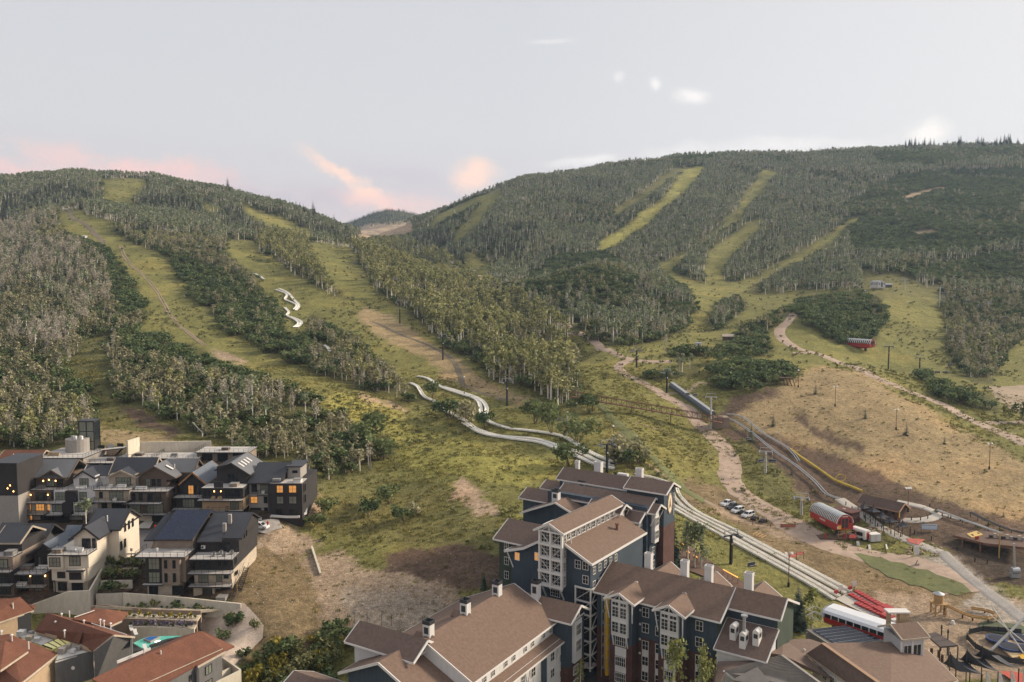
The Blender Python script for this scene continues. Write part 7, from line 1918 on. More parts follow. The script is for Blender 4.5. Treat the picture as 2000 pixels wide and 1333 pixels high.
def car(label, px, py, rz, m, kind='suv', cat='car', group='vehicles parked beside the dirt road'):
 p = G(px, py, .02) if not isinstance(px, Vector) else px
 e = thing('parked_' + ('pickup' if kind == 'pickup' else 'car'), label, cat, p, rz, group)
 # side profile (y along the car, front at -y)
 low = [(-2.35, .35), (-2.35, .85), (-2.15, 1.0), (-1.1, 1.12), (2.3, 1.12), (2.42, .9), (2.42, .38)]
 if kind == 'pickup':
  low = [(-2.7, .4), (-2.7, .95), (-2.5, 1.1), (-1.3, 1.2), (2.7, 1.2), (2.75, .9), (2.75, .45)]
  cab = [(-1.25, 1.18), (-.55, 1.85), (.75, 1.85), (.95, 1.18)]
 elif kind == 'coupe':
  cab = [(-1.25, 1.1), (-.3, 1.5), (.9, 1.5), (2.2, 1.08)]
 else:
  cab = [(-1.2, 1.1), (-.45, 1.72), (2.0, 1.74), (2.32, 1.1)]
 MB().ext([(-.93, y, z) for y, z in low], (1.86, 0, 0)).build('body', m, e)
 b = MB(); n = len(cab)
 k = b._a([(-.86, *cab[0]), (-.70, *cab[1]), (-.70, *cab[2]), (-.86, *cab[3]), (.86, *cab[0]), (.70, *cab[1]), (.70, *cab[2]), (.86, *cab[3])])
 b.f += [(k, k + 1, k + 2, k + 3), (k + 7, k + 6, k + 5, k + 4), (k, k + 4, k + 5, k + 1), (k + 1, k + 5, k + 6, k + 2), (k + 2, k + 6, k + 7, k + 3)]
 b.build('windows', M_GLASS, e)
 r = MB().box(-.70, .70, cab[1][0] - .05, cab[2][0] + .05, cab[1][1] - .03, cab[1][1] + .06)
 for s in (-1, 1):
  for i in (0, 2):
   j = i + 1
   a, c = (s * .86, *cab[i]), (s * .71, *cab[j])
   if i == 2: a, c = (s * .71, *cab[2]), (s * .86, *cab[3])
   r.beam(a, c, .09)
  my = (cab[1][0] + cab[2][0]) / 2; r.beam((s * .86, my, 1.12), (s * .71, my, cab[1][1]), .09)
 r.build('roof', m, e)
 if kind == 'pickup': MB().box(-.8, .8, 1.05, 2.62, 1.16, 1.22).build('load_bed', M_BLACK, e)
 for s in (-1, 1):
  for y in (-1.5, 1.5):
   wv = MB().tube((s * .72, y, .36), (s * .96, y, .36), .36, 14).build('wheel', M_BLACK, e)
   MB().tube((s * .95, y, .36), (s * .98, y, .36), .20, 10).build('rim', M_STEEL, wv)
  MB().box(s * .62 - .2, s * .62 + .2, low[1][0] - .02, low[1][0] + .1, .68, .84).build('headlight', M_CUSH, e)
  MB().box(s * .75 - .12, s * .75 + .12, low[-1][0] - .1, low[-1][0] + .02, .72, .92).build('taillight', M_RED, e)
 return e
def vehicles():
 wh = mat('white_car_paint', (.68, .68, .68), rough=.25, noise=.02, spec=.5); dk = mat('dark_grey_car_paint', (.045, .05, .058), rough=.25, noise=.03, spec=.5); sv = mat('silver_blue_car_paint', (.36, .40, .45), rough=.25, noise=.03, spec=.5)
 car('white pickup truck, uppermost of the parked vehicles by the dirt road', 1421, 988, 2.2 + 3.14, wh, 'pickup', 'pickup truck')
 car('dark grey pickup between two white vehicles by the dirt road', 1432, 994, 2.2 + 3.14, dk, 'pickup', 'pickup truck')
 car('white off-roader with roof rack between the dark pickup and the buggies', 1441, 1001, 2.2 + 3.14, wh)
 car('white off-roader nearest the two black buggies by the dirt road', 1461, 1010, 2.2 + 3.14, wh)
 for i, (x, y) in enumerate(((1448, 1004), (1474, 1016), (1490, 1021))):
  p = G(x, y, .02)
  e = thing('quad_buggy', 'black open buggy ' + ('squeezed between the two white off-roaders', 'parked right after the last white off-roader', 'last in the line by the fence')[i], 'buggy', p, 2.3 + 3.14, 'black buggies beside the dirt road')
  MB().ext([(-.6, y_, z) for y_, z in ((-1.4, .4), (-1.3, .8), (-.5, .95), (1.2, .9), (1.3, .45))], (1.2, 0, 0)).build('body', M_BLACK, e)
  fr = MB()
  for s in (-1, 1): fr.beam((s * .6, -.5, .9), (s * .5, 0, 1.7), .07).beam((s * .5, 0, 1.7), (s * .5, .9, 1.7), .07).beam((s * .5, .9, 1.7), (s * .6, 1.2, .9), .07)
  fr.beam((-.5, 0, 1.7), (.5, 0, 1.7), .07).beam((-.5, .9, 1.7), (.5, .9, 1.7), .07).build('roll_cage', M_DKMETAL, e)
  MB().box(-.5, .5, .1, .6, .85, 1.25).build('seat', M_GREYF, e)
  for s in (-1, 1):
   for y_ in (-.95, .9): MB().tube((s * .55, y_, .33), (s * .85, y_, .33), .33, 12).build('wheel', M_BLACK, e)
 car('white off-road car parked in front of the dark end townhouse', 508, 1033, 1.35, wh, 'suv', group='cars on the townhouse street')
 car('silver-blue car with black roof beside the townhouse garage', 492, 1020, -.9, sv, 'coupe', group='cars on the townhouse street')
vehicles()
def valley_objects():
 # footbridge truss
 zA, zB = P(1117, 768, 340), P(1412, 819, 331)
 d = zB - zA; L = d.length; n = 30
 sd = Vector((d.y, -d.x, 0)).normalized() * 1.3
 e = thing('footbridge', 'long rusty truss footbridge crossing the valley floor', 'bridge', zA)
 for s in (-1, 1):
  for h, nm in ((0, 'bottom_chord'), (2.3, 'top_chord')):
   MB(zA).beam(zA + sd * s + Vector((0, 0, h - 1.6)), zB + sd * s + Vector((0, 0, h - 1.6)), .22).build(nm, M_RUST, e)
  for i in range(n + 1):
   a = zA + d * (i / n) + sd * s - Vector((0, 0, 1.6)); MB(zA).beam(a, a + Vector((0, 0, 2.3)), .12).build('post', M_RUST, e)
   if i < n:
    c = zA + d * ((i + 1) / n) + sd * s - Vector((0, 0, 1.6))
    MB(zA).beam(a + Vector((0, 0, 2.3 if i % 2 else 0)), c + Vector((0, 0, 0 if i % 2 else 2.3)), .10).build('brace', M_RUST, e)
 MB(zA).beam(zA - Vector((0, 0, 1.5)), zB - Vector((0, 0, 1.5)), 2.4, .2).build('deck', M_RUST, e)
 for fx in (.14, .40, .66):
  q = zA + d * fx; gz = float(HT(q.x, q.y))
  MB(zA).beam(q + sd * .5 - Vector((0, 0, 1.6)), Vector((q.x + sd.x * .5, q.y + sd.y * .5, gz - 1)), .3).beam(q - sd * .5 - Vector((0, 0, 1.6)), Vector((q.x - sd.x * .5, q.y - sd.y * .5, gz - 1)), .3).build('pier', M_RUST, e)
 ab = G(1408, 834)
 single(MB(ab).box(ab.x - 3, ab.x + 3, ab.y - 2, ab.y + 3, ab.z - 2, ab.z + 4.2), 'abutment', M_PAVR, 'brown block abutment at the right end of the footbridge', 'abutment', ab)
 # covered conveyor
 a, b = G(1312, 758), G(1392, 816)
 e = thing('covered_conveyor', 'long covered conveyor tunnel with a silver roof sloping to the footbridge', 'conveyor', a)
 d = b - a; s = Vector((d.y, -d.x, 0)).normalized()
 for i in range(14):
  p0, p1 = a + d * (i / 14), a + d * ((i + .96) / 14)
  MB(a).ext([p0 + s * 1.5 + Vector((0, 0, -.6)), p0 + s * 1.5 + Vector((0, 0, 1.7)), p0 + s * .8 + Vector((0, 0, 2.6)), p0 - s * .8 + Vector((0, 0, 2.6)), p0 - s * 1.5 + Vector((0, 0, 1.7)), p0 - s * 1.5 + Vector((0, 0, -.6))], p1 - p0).build('section', mat('smoky_tunnel_panel', (.09, .10, .11), rough=.3, noise=.1), e)
  MB(a).ext([p0 + s * .85 + Vector((0, 0, 2.62)), p0 - s * .85 + Vector((0, 0, 2.62)), p0 - s * .85 + Vector((0, 0, 2.74)), p0 + s * .85 + Vector((0, 0, 2.74))], p1 - p0).build('roof_panel', M_STEEL, e)
 # coaster rails and yellow hose
 def railpair(poly, label, m, w=.9, r=.12, name='coaster_track', cat='coaster track', lift=1.1):
  line = smooth_line([G(*q) for q in poly], 4); e = thing(name, label, cat, line[0])
  for s_ in (-1, 1):
   mb = MB(line[0])
   for p, q in zip(line, line[1:]):
    dd = q - p; sx = Vector((dd.y, -dd.x, 0)).normalized() * s_ * w / 2; mb.beam(p + sx + Vector((0, 0, lift)), q + sx + Vector((0, 0, lift)), r * 2.2)
   mb.build('rail', m, e)
  for p, q in list(zip(line, line[1:]))[::1]:
   dd = q - p; sx = Vector((dd.y, -dd.x, 0)).normalized() * w / 2
   MB(line[0]).beam(p + sx + Vector((0, 0, lift - .1)), p - sx + Vector((0, 0, lift - .1)), .14).beam(p + Vector((0, 0, -.4)), p + Vector((0, 0, lift)), .16).build('support', M_DKMETAL, e)
 railpair([(1402,818),(1432,826),(1470,852),(1510,885),(1550,912),(1590,945),(1615,972),(1640,980)], 'grey coaster track running down to the resort path', M_STEEL)
 railpair([(1418,812),(1450,818),(1490,850),(1540,880),(1560,905)], 'upper grey coaster track on the brown slope', M_STEEL, lift=.8)
 railpair([(1830,1003),(1880,1022),(1930,1040),(1990,1060)], 'coaster track above the timber platform at right', M_STEEL)
 railpair([(1895,1010),(1930,1028),(1975,1046),(2010,1052)], 'coaster track highest at the right edge', M_DKMETAL, lift=1.6)
 line = smooth_line([G(*q, .6) for q in ((1543,880),(1560,893),(1600,920),(1632,942),(1660,953),(1684,963))], 3)
 mb = MB(line[0])
 for p, q in zip(line, line[1:]): mb.tube(p, q, .42, 8)
 single(mb, 'tube_slide', mat('yellow_tube', (.55, .40, .07), noise=.15), 'yellow tube slide running down the brown slope', 'slide', line[0])
 for x, y, l in ((1556, 884, 'upper'), (1642, 943, 'lower')):
  p = G(x, y, .5); mb = MB(p)
  for k in range(14):
   a0, a1 = k * .4488, (k + 1) * .4488
   mb.beam(p + Vector((1.7 * math.cos(a0), 0, 1.2 + 1.2 * math.sin(a0))), p + Vector((1.7 * math.cos(a1), 0, 1.2 + 1.2 * math.sin(a1))), .22)
  single(mb, 'hoop', MATS['yellow_tube'], 'yellow hoop over the tube slide, the %s one' % l, 'hoop', p, group='yellow hoops on the tube slide')
 # wooden ramp frame
 p = G(1533, 752)
 e = thing('timber_ramp', 'old timber ramp frame on the edge of the thicket', 'ramp', p)
 MB(p).box(p.x - 4, p.x + 4, p.y - .6, p.y + 2, p.z + 3, p.z + 3.4).build('deck', M_MULCH, e)
 for k in range(6): MB(p).beam((p.x - 3.6 + k * 1.4, p.y, p.z + 3), (p.x - 4.2 + k * 1.7, p.y - 1.6, p.z - .5), .3).build('strut', M_MULCH, e)
 # hydrant-like snow gun by the bushes
 p = G(1108, 858)
 e = thing('snow_gun', 'white snow gun mast standing among the round bushes', 'snow gun', p)
 MB(p).tube((p.x, p.y, p.z), (p.x, p.y, p.z + 5), .12).build('pole', M_STEEL, e); MB(p).tube((p.x, p.y, p.z + 5), (p.x, p.y, p.z + 10.2), .30).build('barrel', M_WHITE, e)
 p = G(1000, 0) if False else G(397, 852)
 e = thing('snow_gun', 'tilted pale snow gun pole at the woods above the concrete wall', 'snow gun', p)
 MB(p).beam(p + Vector((.8, 0, 0)), p + Vector((-3.8, 0, 5.0)), .22).build('barrel', M_STEEL, e); MB(p).box(p.x + .4, p.x + 1.2, p.y - .3, p.y + .3, p.z - .5, p.z + 1).build('base', M_DKMETAL, e)
 # far huts
 for (x, y, w, h, l, m, rm) in ((1364, 678, 3.4, 2.2, 'small white hut in the thicket by the valley road', M_WHITES, M_STEEL), (1424, 665, 8, 2.4, 'low hut roof hidden in scrub on the knoll foot', M_BRN, M_PALES), (1684, 575, 4.4, 2.6, 'small pale hut below the hilltop station', M_PALES, M_STEEL), (726, 442, 9, 5, 'tiny pale building on the far bare saddle', M_PALES, M_SHINGD), (387, 487, 4.5, 2.6, 'small white hut high in the oak band', M_WHITES, M_WHITE), (163, 465, 4, 1.8, 'tiny white hut at the dark strip of the long run', M_WHITES, M_WHITE), (858, 507, 5, 4, 'tiny white building on the spur crest', M_WHITES, M_WHITE), (1735, 562, 6, 2.6, 'dark shed beside the hilltop station', M_BRN, M_STEEL), (668, 468, 12, 3, 'dark low timber building at the top of the middle meadow', M_BRN, M_SHINGD)):
  p = G(x, y)
  B = Bld('hut', l, 'hut', p.x, p.y, p.z, 15, (0, 0, 0), 'small huts on the slopes')
  B.box('wall', m, -w / 2, w / 2, 0, w * .7, -2, h); B.gable('x', -w / 2 - .3, w / 2 + .3, w * .35, h + w * .16, -.3, h, w * .7 + .3, h, m=rm, trim=None)
  B.mb().box(-.4, .4, -.04, 0, 0, h * .8).build('door', M_DKMETAL, B.e)
 # young firs and special trees
 FM = [fir(301, 9, 11, 10, M_SPRUCE, .26, 'spruce'), fir(302, 9, 11, 10, None, .24, 'small_fir')]
 for x, y, t, k, l in ((1593,770,745,1,'young fir nearest the timber ramp on dry grass'),(1690,818,795,1,'young fir between the two floodlight masts'),(1770,851,822,0,'young blue-green fir right of the middle floodlight mast'),(1467,862,823,1,'dark fir between the coaster rails'),(1510,833,805,1,'dark fir on dry grass above the rails'),(1845,868,848,1,'tiny sapling on the dry grass slope'),
      (1547,928,910,1,'bright green shrub-like fir beside the coaster track'),(1960,1010,996,1,'small green fir alone on the dry bank at right')):
  p = G(x, y); h = (y - t) / FPX * p.y
  single_tree('fir', 'young_fir', l, 'fir tree', 'young firs on the dry slope', p, x * .7, (h / 9,) * 3, k, FM[k])
 sk = [fir(310 + i, 14, 18, 16, None, .21, 'skyline_fir') for i in range(3)]
 g = random.Random(4)
 for i in range(64):
  x = g.choice((g.uniform(1745, 1850), g.uniform(1860, 1990), g.uniform(1870, 1975), g.uniform(420, 680)))
  y = 292 - (x - 1750) * .05 + g.uniform(0, 4); p = G(x, y)
  iu = int(round((float(ray(x, y)[0]) - U0) / (U1 - U0) * (NU - 1))); jj = int(WW[iu, :int(NL * .86)].argmax()); yy = math.exp(GL_[jj]); p = Vector((GU[iu] * yy, yy, float(ZZ[iu, jj]) - .5))
  h = g.uniform(14, 30)
  single_tree('fir', 'skyline_fir', 'dark fir standing on the skyline ' + ('of the right mountain' if x > 1000 else 'of the left hill'), 'fir tree', 'skyline firs ' + ('right' if x > 1000 else 'left'), p, i, (h / 14 * 1.1,) * 2 + (h / 14,), i % 3, sk[i % 3])
 # shrubs and trees standing apart
 big = [oak(320 + i, 5, 420, .30, None, .55, 'round_bush') for i in range(3)] + [oak(325, 5, 330, .32, M_GREY, .5, 'grey_bush')]
 for x, y, hpx, wpx, k, l in ((1046,828,48,52,0,'dark round bush left of the snow gun'),(1078,850,60,50,1,'round green bush beside the snow gun'),(1128,868,56,62,2,'round bush right of the snow gun'),(1150,808,40,45,0,'dark bush at the left foot of the footbridge'),
       (1114,912,50,58,0,'dark leafy bush above the hotel roof'),(1215,905,60,70,3,'grey-green willow clump behind the hotel chimneys'),(1250,908,52,46,3,'second grey-green willow clump behind the hotel'),(1230,915,40,50,1,'green bush at the slide bend behind the hotel'),
       (845,778,34,32,0,'dark bush inside the upper slide bend'),(948,838,36,34,0,'dark bush below the sharp slide bend'),(880,820,40,60,0,'bush beside the lower slide track'),(920,826,44,50,3,'grey bush next to the lower slide track'),
       (732,845,40,50,0,'dark tree at the lower corner of the woods'),(718,880,60,60,0,'tall dark tree where the woods end'),(750,898,44,56,1,'dark oak at the last corner of the woods'),(2000,825,40,34,0,'dark round bush cut by the right edge'),
       (790,1020,30,40,1,'green shrub in the hollow slope'),(720,1012,34,40,1,'bright shrub beside the gravel cut'),(760,985,40,44,0,'dark green shrub on the slope above the hollow'),(812,1010,28,30,3,'pale grey shrub on the slope above the hollow'),(630,1005,30,40,1,'green shrub at the gravel cut by the end house'),(612,1030,24,40,1,'low shrub on the rim of the mound'),
       (1165,716,0,0,0,'')):
  if not hpx: continue
  p = G(x, y); h = hpx / FPX * p.y; w = wpx / FPX * p.y
  single_tree('oak', 'round_bush', l, 'bush', 'bushes standing apart on the slopes', p, x * .3, (w / 5.2, w / 5.2, h / 5), k, big[k])
 # brush at the bottom left of the hotel
 gb = [oak(340 + i, 3, 220, .30, (M_GOLDBUSH, None, M_SAGE)[i], .7, 'brush') for i in range(3)]
 for i in range(60):
  x = g.uniform(490, 690); y = 1345 - g.uniform(0, 1) * (35 + (x - 470) * .42)
  if y < 1225 or (x > 640 and y > 1300): continue
  p = G(x, y); s = g.uniform(.6, 1.25)
  single_tree('oak', 'brush_bush', ('yellow-flowering', 'dark green', 'sage green')[i % 3] + ' bush in the brush beside the near hotel wing', 'bush', 'brush beside the near hotel wing, kind %d' % (i % 3 + 1), p, i, (s, s, s * g.uniform(.7, 1.1)), i % 3, gb[i % 3])
valley_objects()
# ---------------------------------------------------------------- orange-roofed lodges, pool and garden at lower left
def Z(px, py, z): return PZ(px, py, z)
def pxface(B, pts, m, name='roof', th=.28, trim=None):
 """roof plane from pixels at known heights, in the frame of B (heading 0, origin at its base)"""
 q = [Z(*p) - Vector((B.ox, B.oy, B.oz)) for p in pts]
 o = MB().slab(q, th).build(name, m, B.e)
 if trim:
  for i in trim:
   a, b = q[i], q[(i + 1) % len(q)]
   MB().beam(a - Vector((0, 0, .16)), b - Vector((0, 0, .16)), .2, .34).build('fascia', M_WHITES if trim is True else M_PALES, B.e)
 return o, q
def pxwall(B, pts, ztop, zbot, m, name='wall', th=.35):
 q = [Z(*p, ztop) - Vector((B.ox, B.oy, B.oz)) for p in pts]
 mb = MB()
 for a, b in zip(q, q[1:]):
  d = (b - a); n = Vector((-d.y, d.x, 0)).normalized() * th
  mb.ext([(a.x, a.y, zbot - B.oz), (b.x, b.y, zbot - B.oz), b, a], n)
 return mb.build(name, m, B.e), q
def wall_windows(B, a, b, spec, fm=None):
 """windows along the wall a-b (local points): (fraction, sill height below a.z, width, height, glass)"""
 d = b - a; rz = math.atan2(d.y, d.x)
 for f, dz, w, h, g in spec:
  me, pm = win_mesh(w, h, max(1, round(w / .9)), 1, fm or M_DKMETAL)
  p = a + d * f + Vector((0, 0, -dz)); n = Vector((d.y, -d.x, 0)).normalized() * .02
  o = put('window', me, B.e, p + n, rz)
  m2 = bpy.data.meshes.new('pane'); m2.from_pydata(pm.v, [], pm.f); m2.materials.append(g or M_GLASS); m2.update(); put('pane', m2, o)
def vent(B, px, py, z, h=1.0, cap=True, m=None):
 p = Z(px, py, z) - Vector((B.ox, B.oy, B.oz)); b = MB().tube(p - Vector((0, 0, .5)), p + Vector((0, 0, h)), .12, 8)
 if cap: b.tube(p + Vector((0, 0, h)), p + Vector((0, 0, h + .2)), .3, 10, .12)
 b.build('vent_pipe', m or M_WHITE, B.e)
def PB(name, label, cat, px, py, z, group=None):
 p = Z(px, py, z)
 return Bld(name, label, cat, p.x, p.y, p.z, 0, (0, 0, 0), group)
def lower_left():
 r8 = lambda x, y: (x / 6.897, 1140 + y / 6.897)
 r9 = lambda x, y: (230 + x / 6.897, 1140 + y / 6.897)
 GR_ = 'orange-brown roofed lodges by the pool'
 T = MATS['orange_brown_tiles']; TW = mat('tan_lodge_stucco', (.40, .29, .19), noise=.1, scale=2); GW = mat('grey_lodge_siding', (.135, .13, .128), noise=.12, scale=2, stretch=(1, 1, .2)); FL_ = mat('white_flat_roof', (.55, .52, .47), noise=.1)
 B = PB('pool_lodge', 'orange-brown roofed lodge in the left corner below the concrete wall', 'lodge', 20, 1240, 3, GR_)
 pxface(B, [(-60, 1236, 8.6), (*r8(455, 360), 8.6), (*r8(270, 180), 11.8), (-60, 1182, 11.8)], T, trim=[0])
 a = Z(*r8(270, 180), 11.8); c = Z(*r8(455, 360), 8.6)
 pxface(B, [(*r8(270, 180), 11.8), (*r8(460, 345), 8.6), (70, 1182, 8.0), (-60, 1168, 9.0), (-60, 1181, 11.8)], T)
 _, q = pxwall(B, [(-60, 1234), r8(240, 440), r8(415, 385)], 8.5, 2, TW)
 MB().ext([q[1] + Vector((0, -.06, 0)), q[2] + Vector((0, -.06, 0)), q[2] + Vector((0, -.06, -5)), q[1] + Vector((0, -.06, -5))], (0, .05, 0)).build('dark_panel', M_DKMETAL, B.e)
 vent(B, *r8(175, 320), 10.4, .9, False)
 # large cross-gabled lodge
 B = PB('pool_lodge', 'large grey lodge with crossing orange-brown roofs and a row of yellow skylights', 'lodge', 180, 1290, 3, GR_)
 pk, tip = r8(640, 395), r8(1530, 690)
 pxface(B, [(*r8(1265, 905), 8.3), (*tip, 11.2), (*pk, 11.2), (*r8(470, 630), 8.6), (*r8(770, 720), 8.2), (*r8(1060, 800), 8.2)], T, trim=[0])
 pxface(B, [(*tip, 11.2), (*r8(1815, 715), 8.8), (*r8(985, 470), 8.8), (*pk, 11.2)], T, trim=[0])
 pxface(B, [(*r8(1480, 572), 8.6), (*r8(1640, 500), 8.6), (*r8(1430, 343), 11.0), (*r8(985, 480), 11.0)], T, trim=[0])
 pxface(B, [(*r8(1430, 343), 11.0), (*r8(1640, 498), 8.6), (250, 1196, 8.2), (*r8(1280, 330), 8.8), (*r8(985, 470), 10.8)], T)
 pxface(B, [(*r8(880, 715), 8.3), (*r8(1060, 820), 8.3), (*r8(1110, 650), 10.6)], T)
 g = [Z(*r8(1265, 915), 8.2), Z(*r8(1530, 715), 10.9), Z(*r8(1775, 735), 8.5)]
 o3 = Vector((B.ox, B.oy, B.oz)); q = [p - o3 for p in g]
 MB().ext([q[0], q[1], q[2], (q[2].x, q[2].y, -1), (q[0].x, q[0].y, -1)], (-.1, .5, 0)).build('gable_wall', GW, B.e)
 wall_windows(B, Vector((q[0].x, q[0].y, 5)), Vector((q[2].x, q[2].y, 5)), [(.20, 1.9, 2.3, 2.6, M_GLASS), (.72, 1.1, 3.2, 2.3, M_GLASS)])
 _, w = pxwall(B, [r8(740, 1050), r8(1255, 912)], 7.4, 2, GW)
 pxface(B, [(*r8(745, 1060), 7.4), (*r8(1250, 905), 7.4), (*r8(1040, 830), 7.4), (*r8(780, 960), 7.4)], FL_, 'flat_roof', .2)
 pxface(B, [(*r8(560, 830), 7.6), (*r8(780, 720), 7.6), (*r8(500, 640), 7.6), (*r8(240, 700), 7.6)], FL_, 'flat_roof', .2)
 MB().beam(Z(*r8(500, 645), 8.2) - o3, Z(*r8(775, 728), 8.2) - o3, .5, .7).build('parapet', TW, B.e); MB().beam(Z(*r8(1040, 830), 7.9) - o3, Z(*r8(1245, 900), 7.9) - o3, .4, .6).build('parapet', TW, B.e)
 for i in range(4):
  f0, f1 = i / 4 + .015, (i + 1) / 4 - .015
  A0, A1, C0, C1 = Z(*r8(570, 830), 8.0) - o3, Z(*r8(860, 715), 8.0) - o3, Z(*r8(705, 880), 7.7) - o3, Z(*r8(945, 795), 7.7) - o3
  MB().slab([C0.lerp(C1, f0), C0.lerp(C1, f1), A0.lerp(A1, f1), A0.lerp(A1, f0)], .15).build('skylight_pane', mat('yellow_skylight_glass', (.45, .42, .20), rough=.15, noise=.1, emit=(.6, .52, .2), estr=.25), B.e)
  MB().beam(C0.lerp(C1, i / 4), A0.lerp(A1, i / 4), .12, .2).build('glazing_bar', M_DKMETAL, B.e)
 for i, (x, y, s) in enumerate(((290, 700, 1.3), (420, 690, .9), (400, 760, 1.1), (505, 780, 1.0), (840, 930, 1.2), (920, 870, .9), (985, 930, .8), (1060, 890, .9))):
  p = Z(*r8(x, y), 7.5) - o3; MB().box(p.x - s / 2, p.x + s / 2, p.y - s / 2, p.y + s / 2, p.z, p.z + s * .8).build('rooftop_unit', (M_WHITES, M_GREYS, M_PALES)[i % 3], B.e)
 for x, y in ((715, 480), (830, 470), (800, 530), (750, 575), (957, 560), (968, 625), (1130, 560), (1255, 645), (1350, 550), (1400, 565), (1490, 600), (870, 695), (935, 425)): vent(B, *r8(x, y), 9.6, .9, x % 2 == 0)
 for a_, b_ in (((1230, 535), (1705, 690)), ((1000, 455), (1275, 362))): MB().beam(Z(*r8(*a_), 10.6) - o3, Z(*r8(*b_), 10.0) - o3, .1, .12).build('snow_rail', M_WHITE, B.e)
 lm = Z(*r8(985, 1138), 5.5) - o3; MB().tube(lm, lm + Vector((0, -.1, 0)), .35, 12).build('wall_sign', M_WHITE, B.e)
 # bottom-left corner roofs
 B = PB('pool_lodge', 'orange-brown double roof filling the bottom left corner', 'lodge', 40, 1325, 3, GR_)
 pxface(B, [(-60, 1350, 6.0), (*r8(280, 1345), 7.6), (*r8(790, 940), 7.6), (*r8(120, 680), 10.8), (-60, 1250, 10.8)], T, trim=[1])
 pxface(B, [(-60, 1330, 9.2), (0, 1310, 9.4), (*r8(375, 915), 9.4), (*r8(75, 770), 11.8), (-60, 1258, 11.8)], T, trim=[1])
 pxwall(B, [(34, 1350), r8(735, 1015)], 7.2, 2, TW); pxwall(B, [r8(735, 1015), r8(735, 900)], 7.2, 2, GW)
 vent(B, *r8(385, 850), 10, .9, False); vent(B, *r8(160, 750), 10.6, .8); vent(B, *r8(20, 700), 10.6, .8)
 # long lodge at the pool
 B = PB('pool_lodge', 'long grey lodge with one orange-brown roof slope beside the pool', 'lodge', 380, 1310, 3, GR_)
 pxface(B, [(250, 1372, 7.6), (*r9(1050, 1105), 7.6), (*r9(1075, 1118), 7.6), (*r9(1450, 912), 7.6), (*r9(1112, 640), 11.0), (*r9(0, 1120), 11.0), (180, 1326, 11.0)], T, trim=[2])
 pxface(B, [(*r9(1112, 640), 11.0), (*r9(1440, 905), 7.6), (458, 1262, 6.6), (*r9(1150, 640), 9.0), (*r9(880, 700), 9.0), (*r9(0, 1080), 9.0), (*r9(0, 1118), 11.0)], T)
 _, q = pxwall(B, [(285, 1362), r9(1050, 1125), r9(1065, 1150), r9(1400, 960), ], 7.3, 0, GW)
 wall_windows(B, q[0], q[1], [(.50, 3.0, 1.6, 1.8, M_GLASSB), (.88, 2.0, .7, 1.2, M_GLASS)]); wall_windows(B, q[2], q[3], [(.45, 2.2, 1.6, 1.7, M_GLASSB), (.45, 5.0, 1.6, 1.7, M_GLASSB)])
 pxwall(B, [r9(1400, 960), r9(1380, 800)], 7.3, 0, GW)
 o3 = Vector((B.ox, B.oy, B.oz))
 for a_, b_ in (((310, 1331), (1370, 850)), ((410, 1331), (1415, 880))): MB().beam(Z(*r9(*a_), 8.3) - o3, Z(*r9(*b_), 8.3) - o3, .09, .14).build('snow_rail', M_PALES, B.e)
 vent(B, *r9(583, 1020), 9.4, 1.6, False); vent(B, *r9(355, 940), 10, 1.0, False)
 pxwall(B, [r9(0, 1180), r9(370, 1005)], 9.6, 6, TW, 'dormer_wall'); pxface(B, [(*r9(0, 1290), 8.8), (*r9(440, 1120), 8.8), (*r9(330, 1030), 8.8), (*r9(0, 1190), 8.8)], M_GREYS, 'roof_well')
 # long rail wall beyond the roof
 MB().beam(Z(*r9(-10, 1060), 9.6) - o3, Z(*r9(440, 880), 9.6) - o3, .25, .5).build('parapet', M_WHITES, B.e)
 for x, y in ((1410, 1000), (1330, 1330)):
  pass
 b2 = PB('garden_wall', 'grey concrete light-well walls at the corner of the long lodge', 'wall', 450, 1310, 3, 'pale concrete walls')
 pxwall(b2, [r9(1405, 1000), r9(1640, 1165), r9(1340, 1310), (400, 1350)], 3.8, 0, M_CONC); pxwall(b2, [r9(1390, 1200), r9(1520, 1135)], 3.4, 0, M_CONC)
 # pool
 pool = [r9(210, 800), r9(330, 745), r9(420, 715), r9(620, 708), r9(860, 705), r9(880, 745), r9(700, 800), r9(440, 870), r9(330, 870)]
 def flat(name, pts, z, m, label=None, cat=None, th=.3, kind=None):
  q = [Z(*p, z) for p in pts]; c = q[0].copy(); mb = MB(c); mb.slab(q, th); o = mb.build(name, m, None, c)
  return set_props(o, label, cat, None, kind)
 drape('pool_deck', [r9(150, 760), r9(250, 690), r9(880, 690), r9(960, 700), r9(900, 760), r9(440, 900), r9(180, 960), (256, 1290), (250, 1262)], mat('pool_paving', (.33, .31, .28), noise=.12), lift=.5)
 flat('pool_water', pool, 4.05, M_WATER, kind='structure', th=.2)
 for k in range(len(pool)):
  pass
 e = thing('hot_pool', 'blue-covered square hot pool set in the teal swimming pool', 'hot pool', Z(*r9(440, 745), 4.3))
 q = [Z(*p, 4.45) - e.location for p in (r9(345, 745), r9(420, 712), r9(575, 712), r9(440, 782))]
 MB().slab(q, .5).build('kerb', M_GREYS, e); c = sum(q, Vector()) / 4
 MB().slab([c + (p - c) * .82 + Vector((0, 0, .04)) for p in q], .03).build('cover', M_BLUEW, e)
 fl = Z(*r9(540, 785), 4.12); single(MB(fl).tube(fl, fl + Vector((0, 0, .05)), .6, 12), 'pool_light', mat('pool_light_glow', (.8, .8, .7), noise=0, emit=(.9, 1, .85), estr=1.3), 'bright underwater light in the teal pool', 'pool light', fl)
 pw = [Z(*p, 4.1) for p in (r9(440, 870), r9(660, 790), r9(880, 750))]
 mb = MB(pw[0])
 for a, b in zip(pw, pw[1:]): mb.beam(a + Vector((0, 0, .3)), b + Vector((0, 0, .3)), .8, .5)
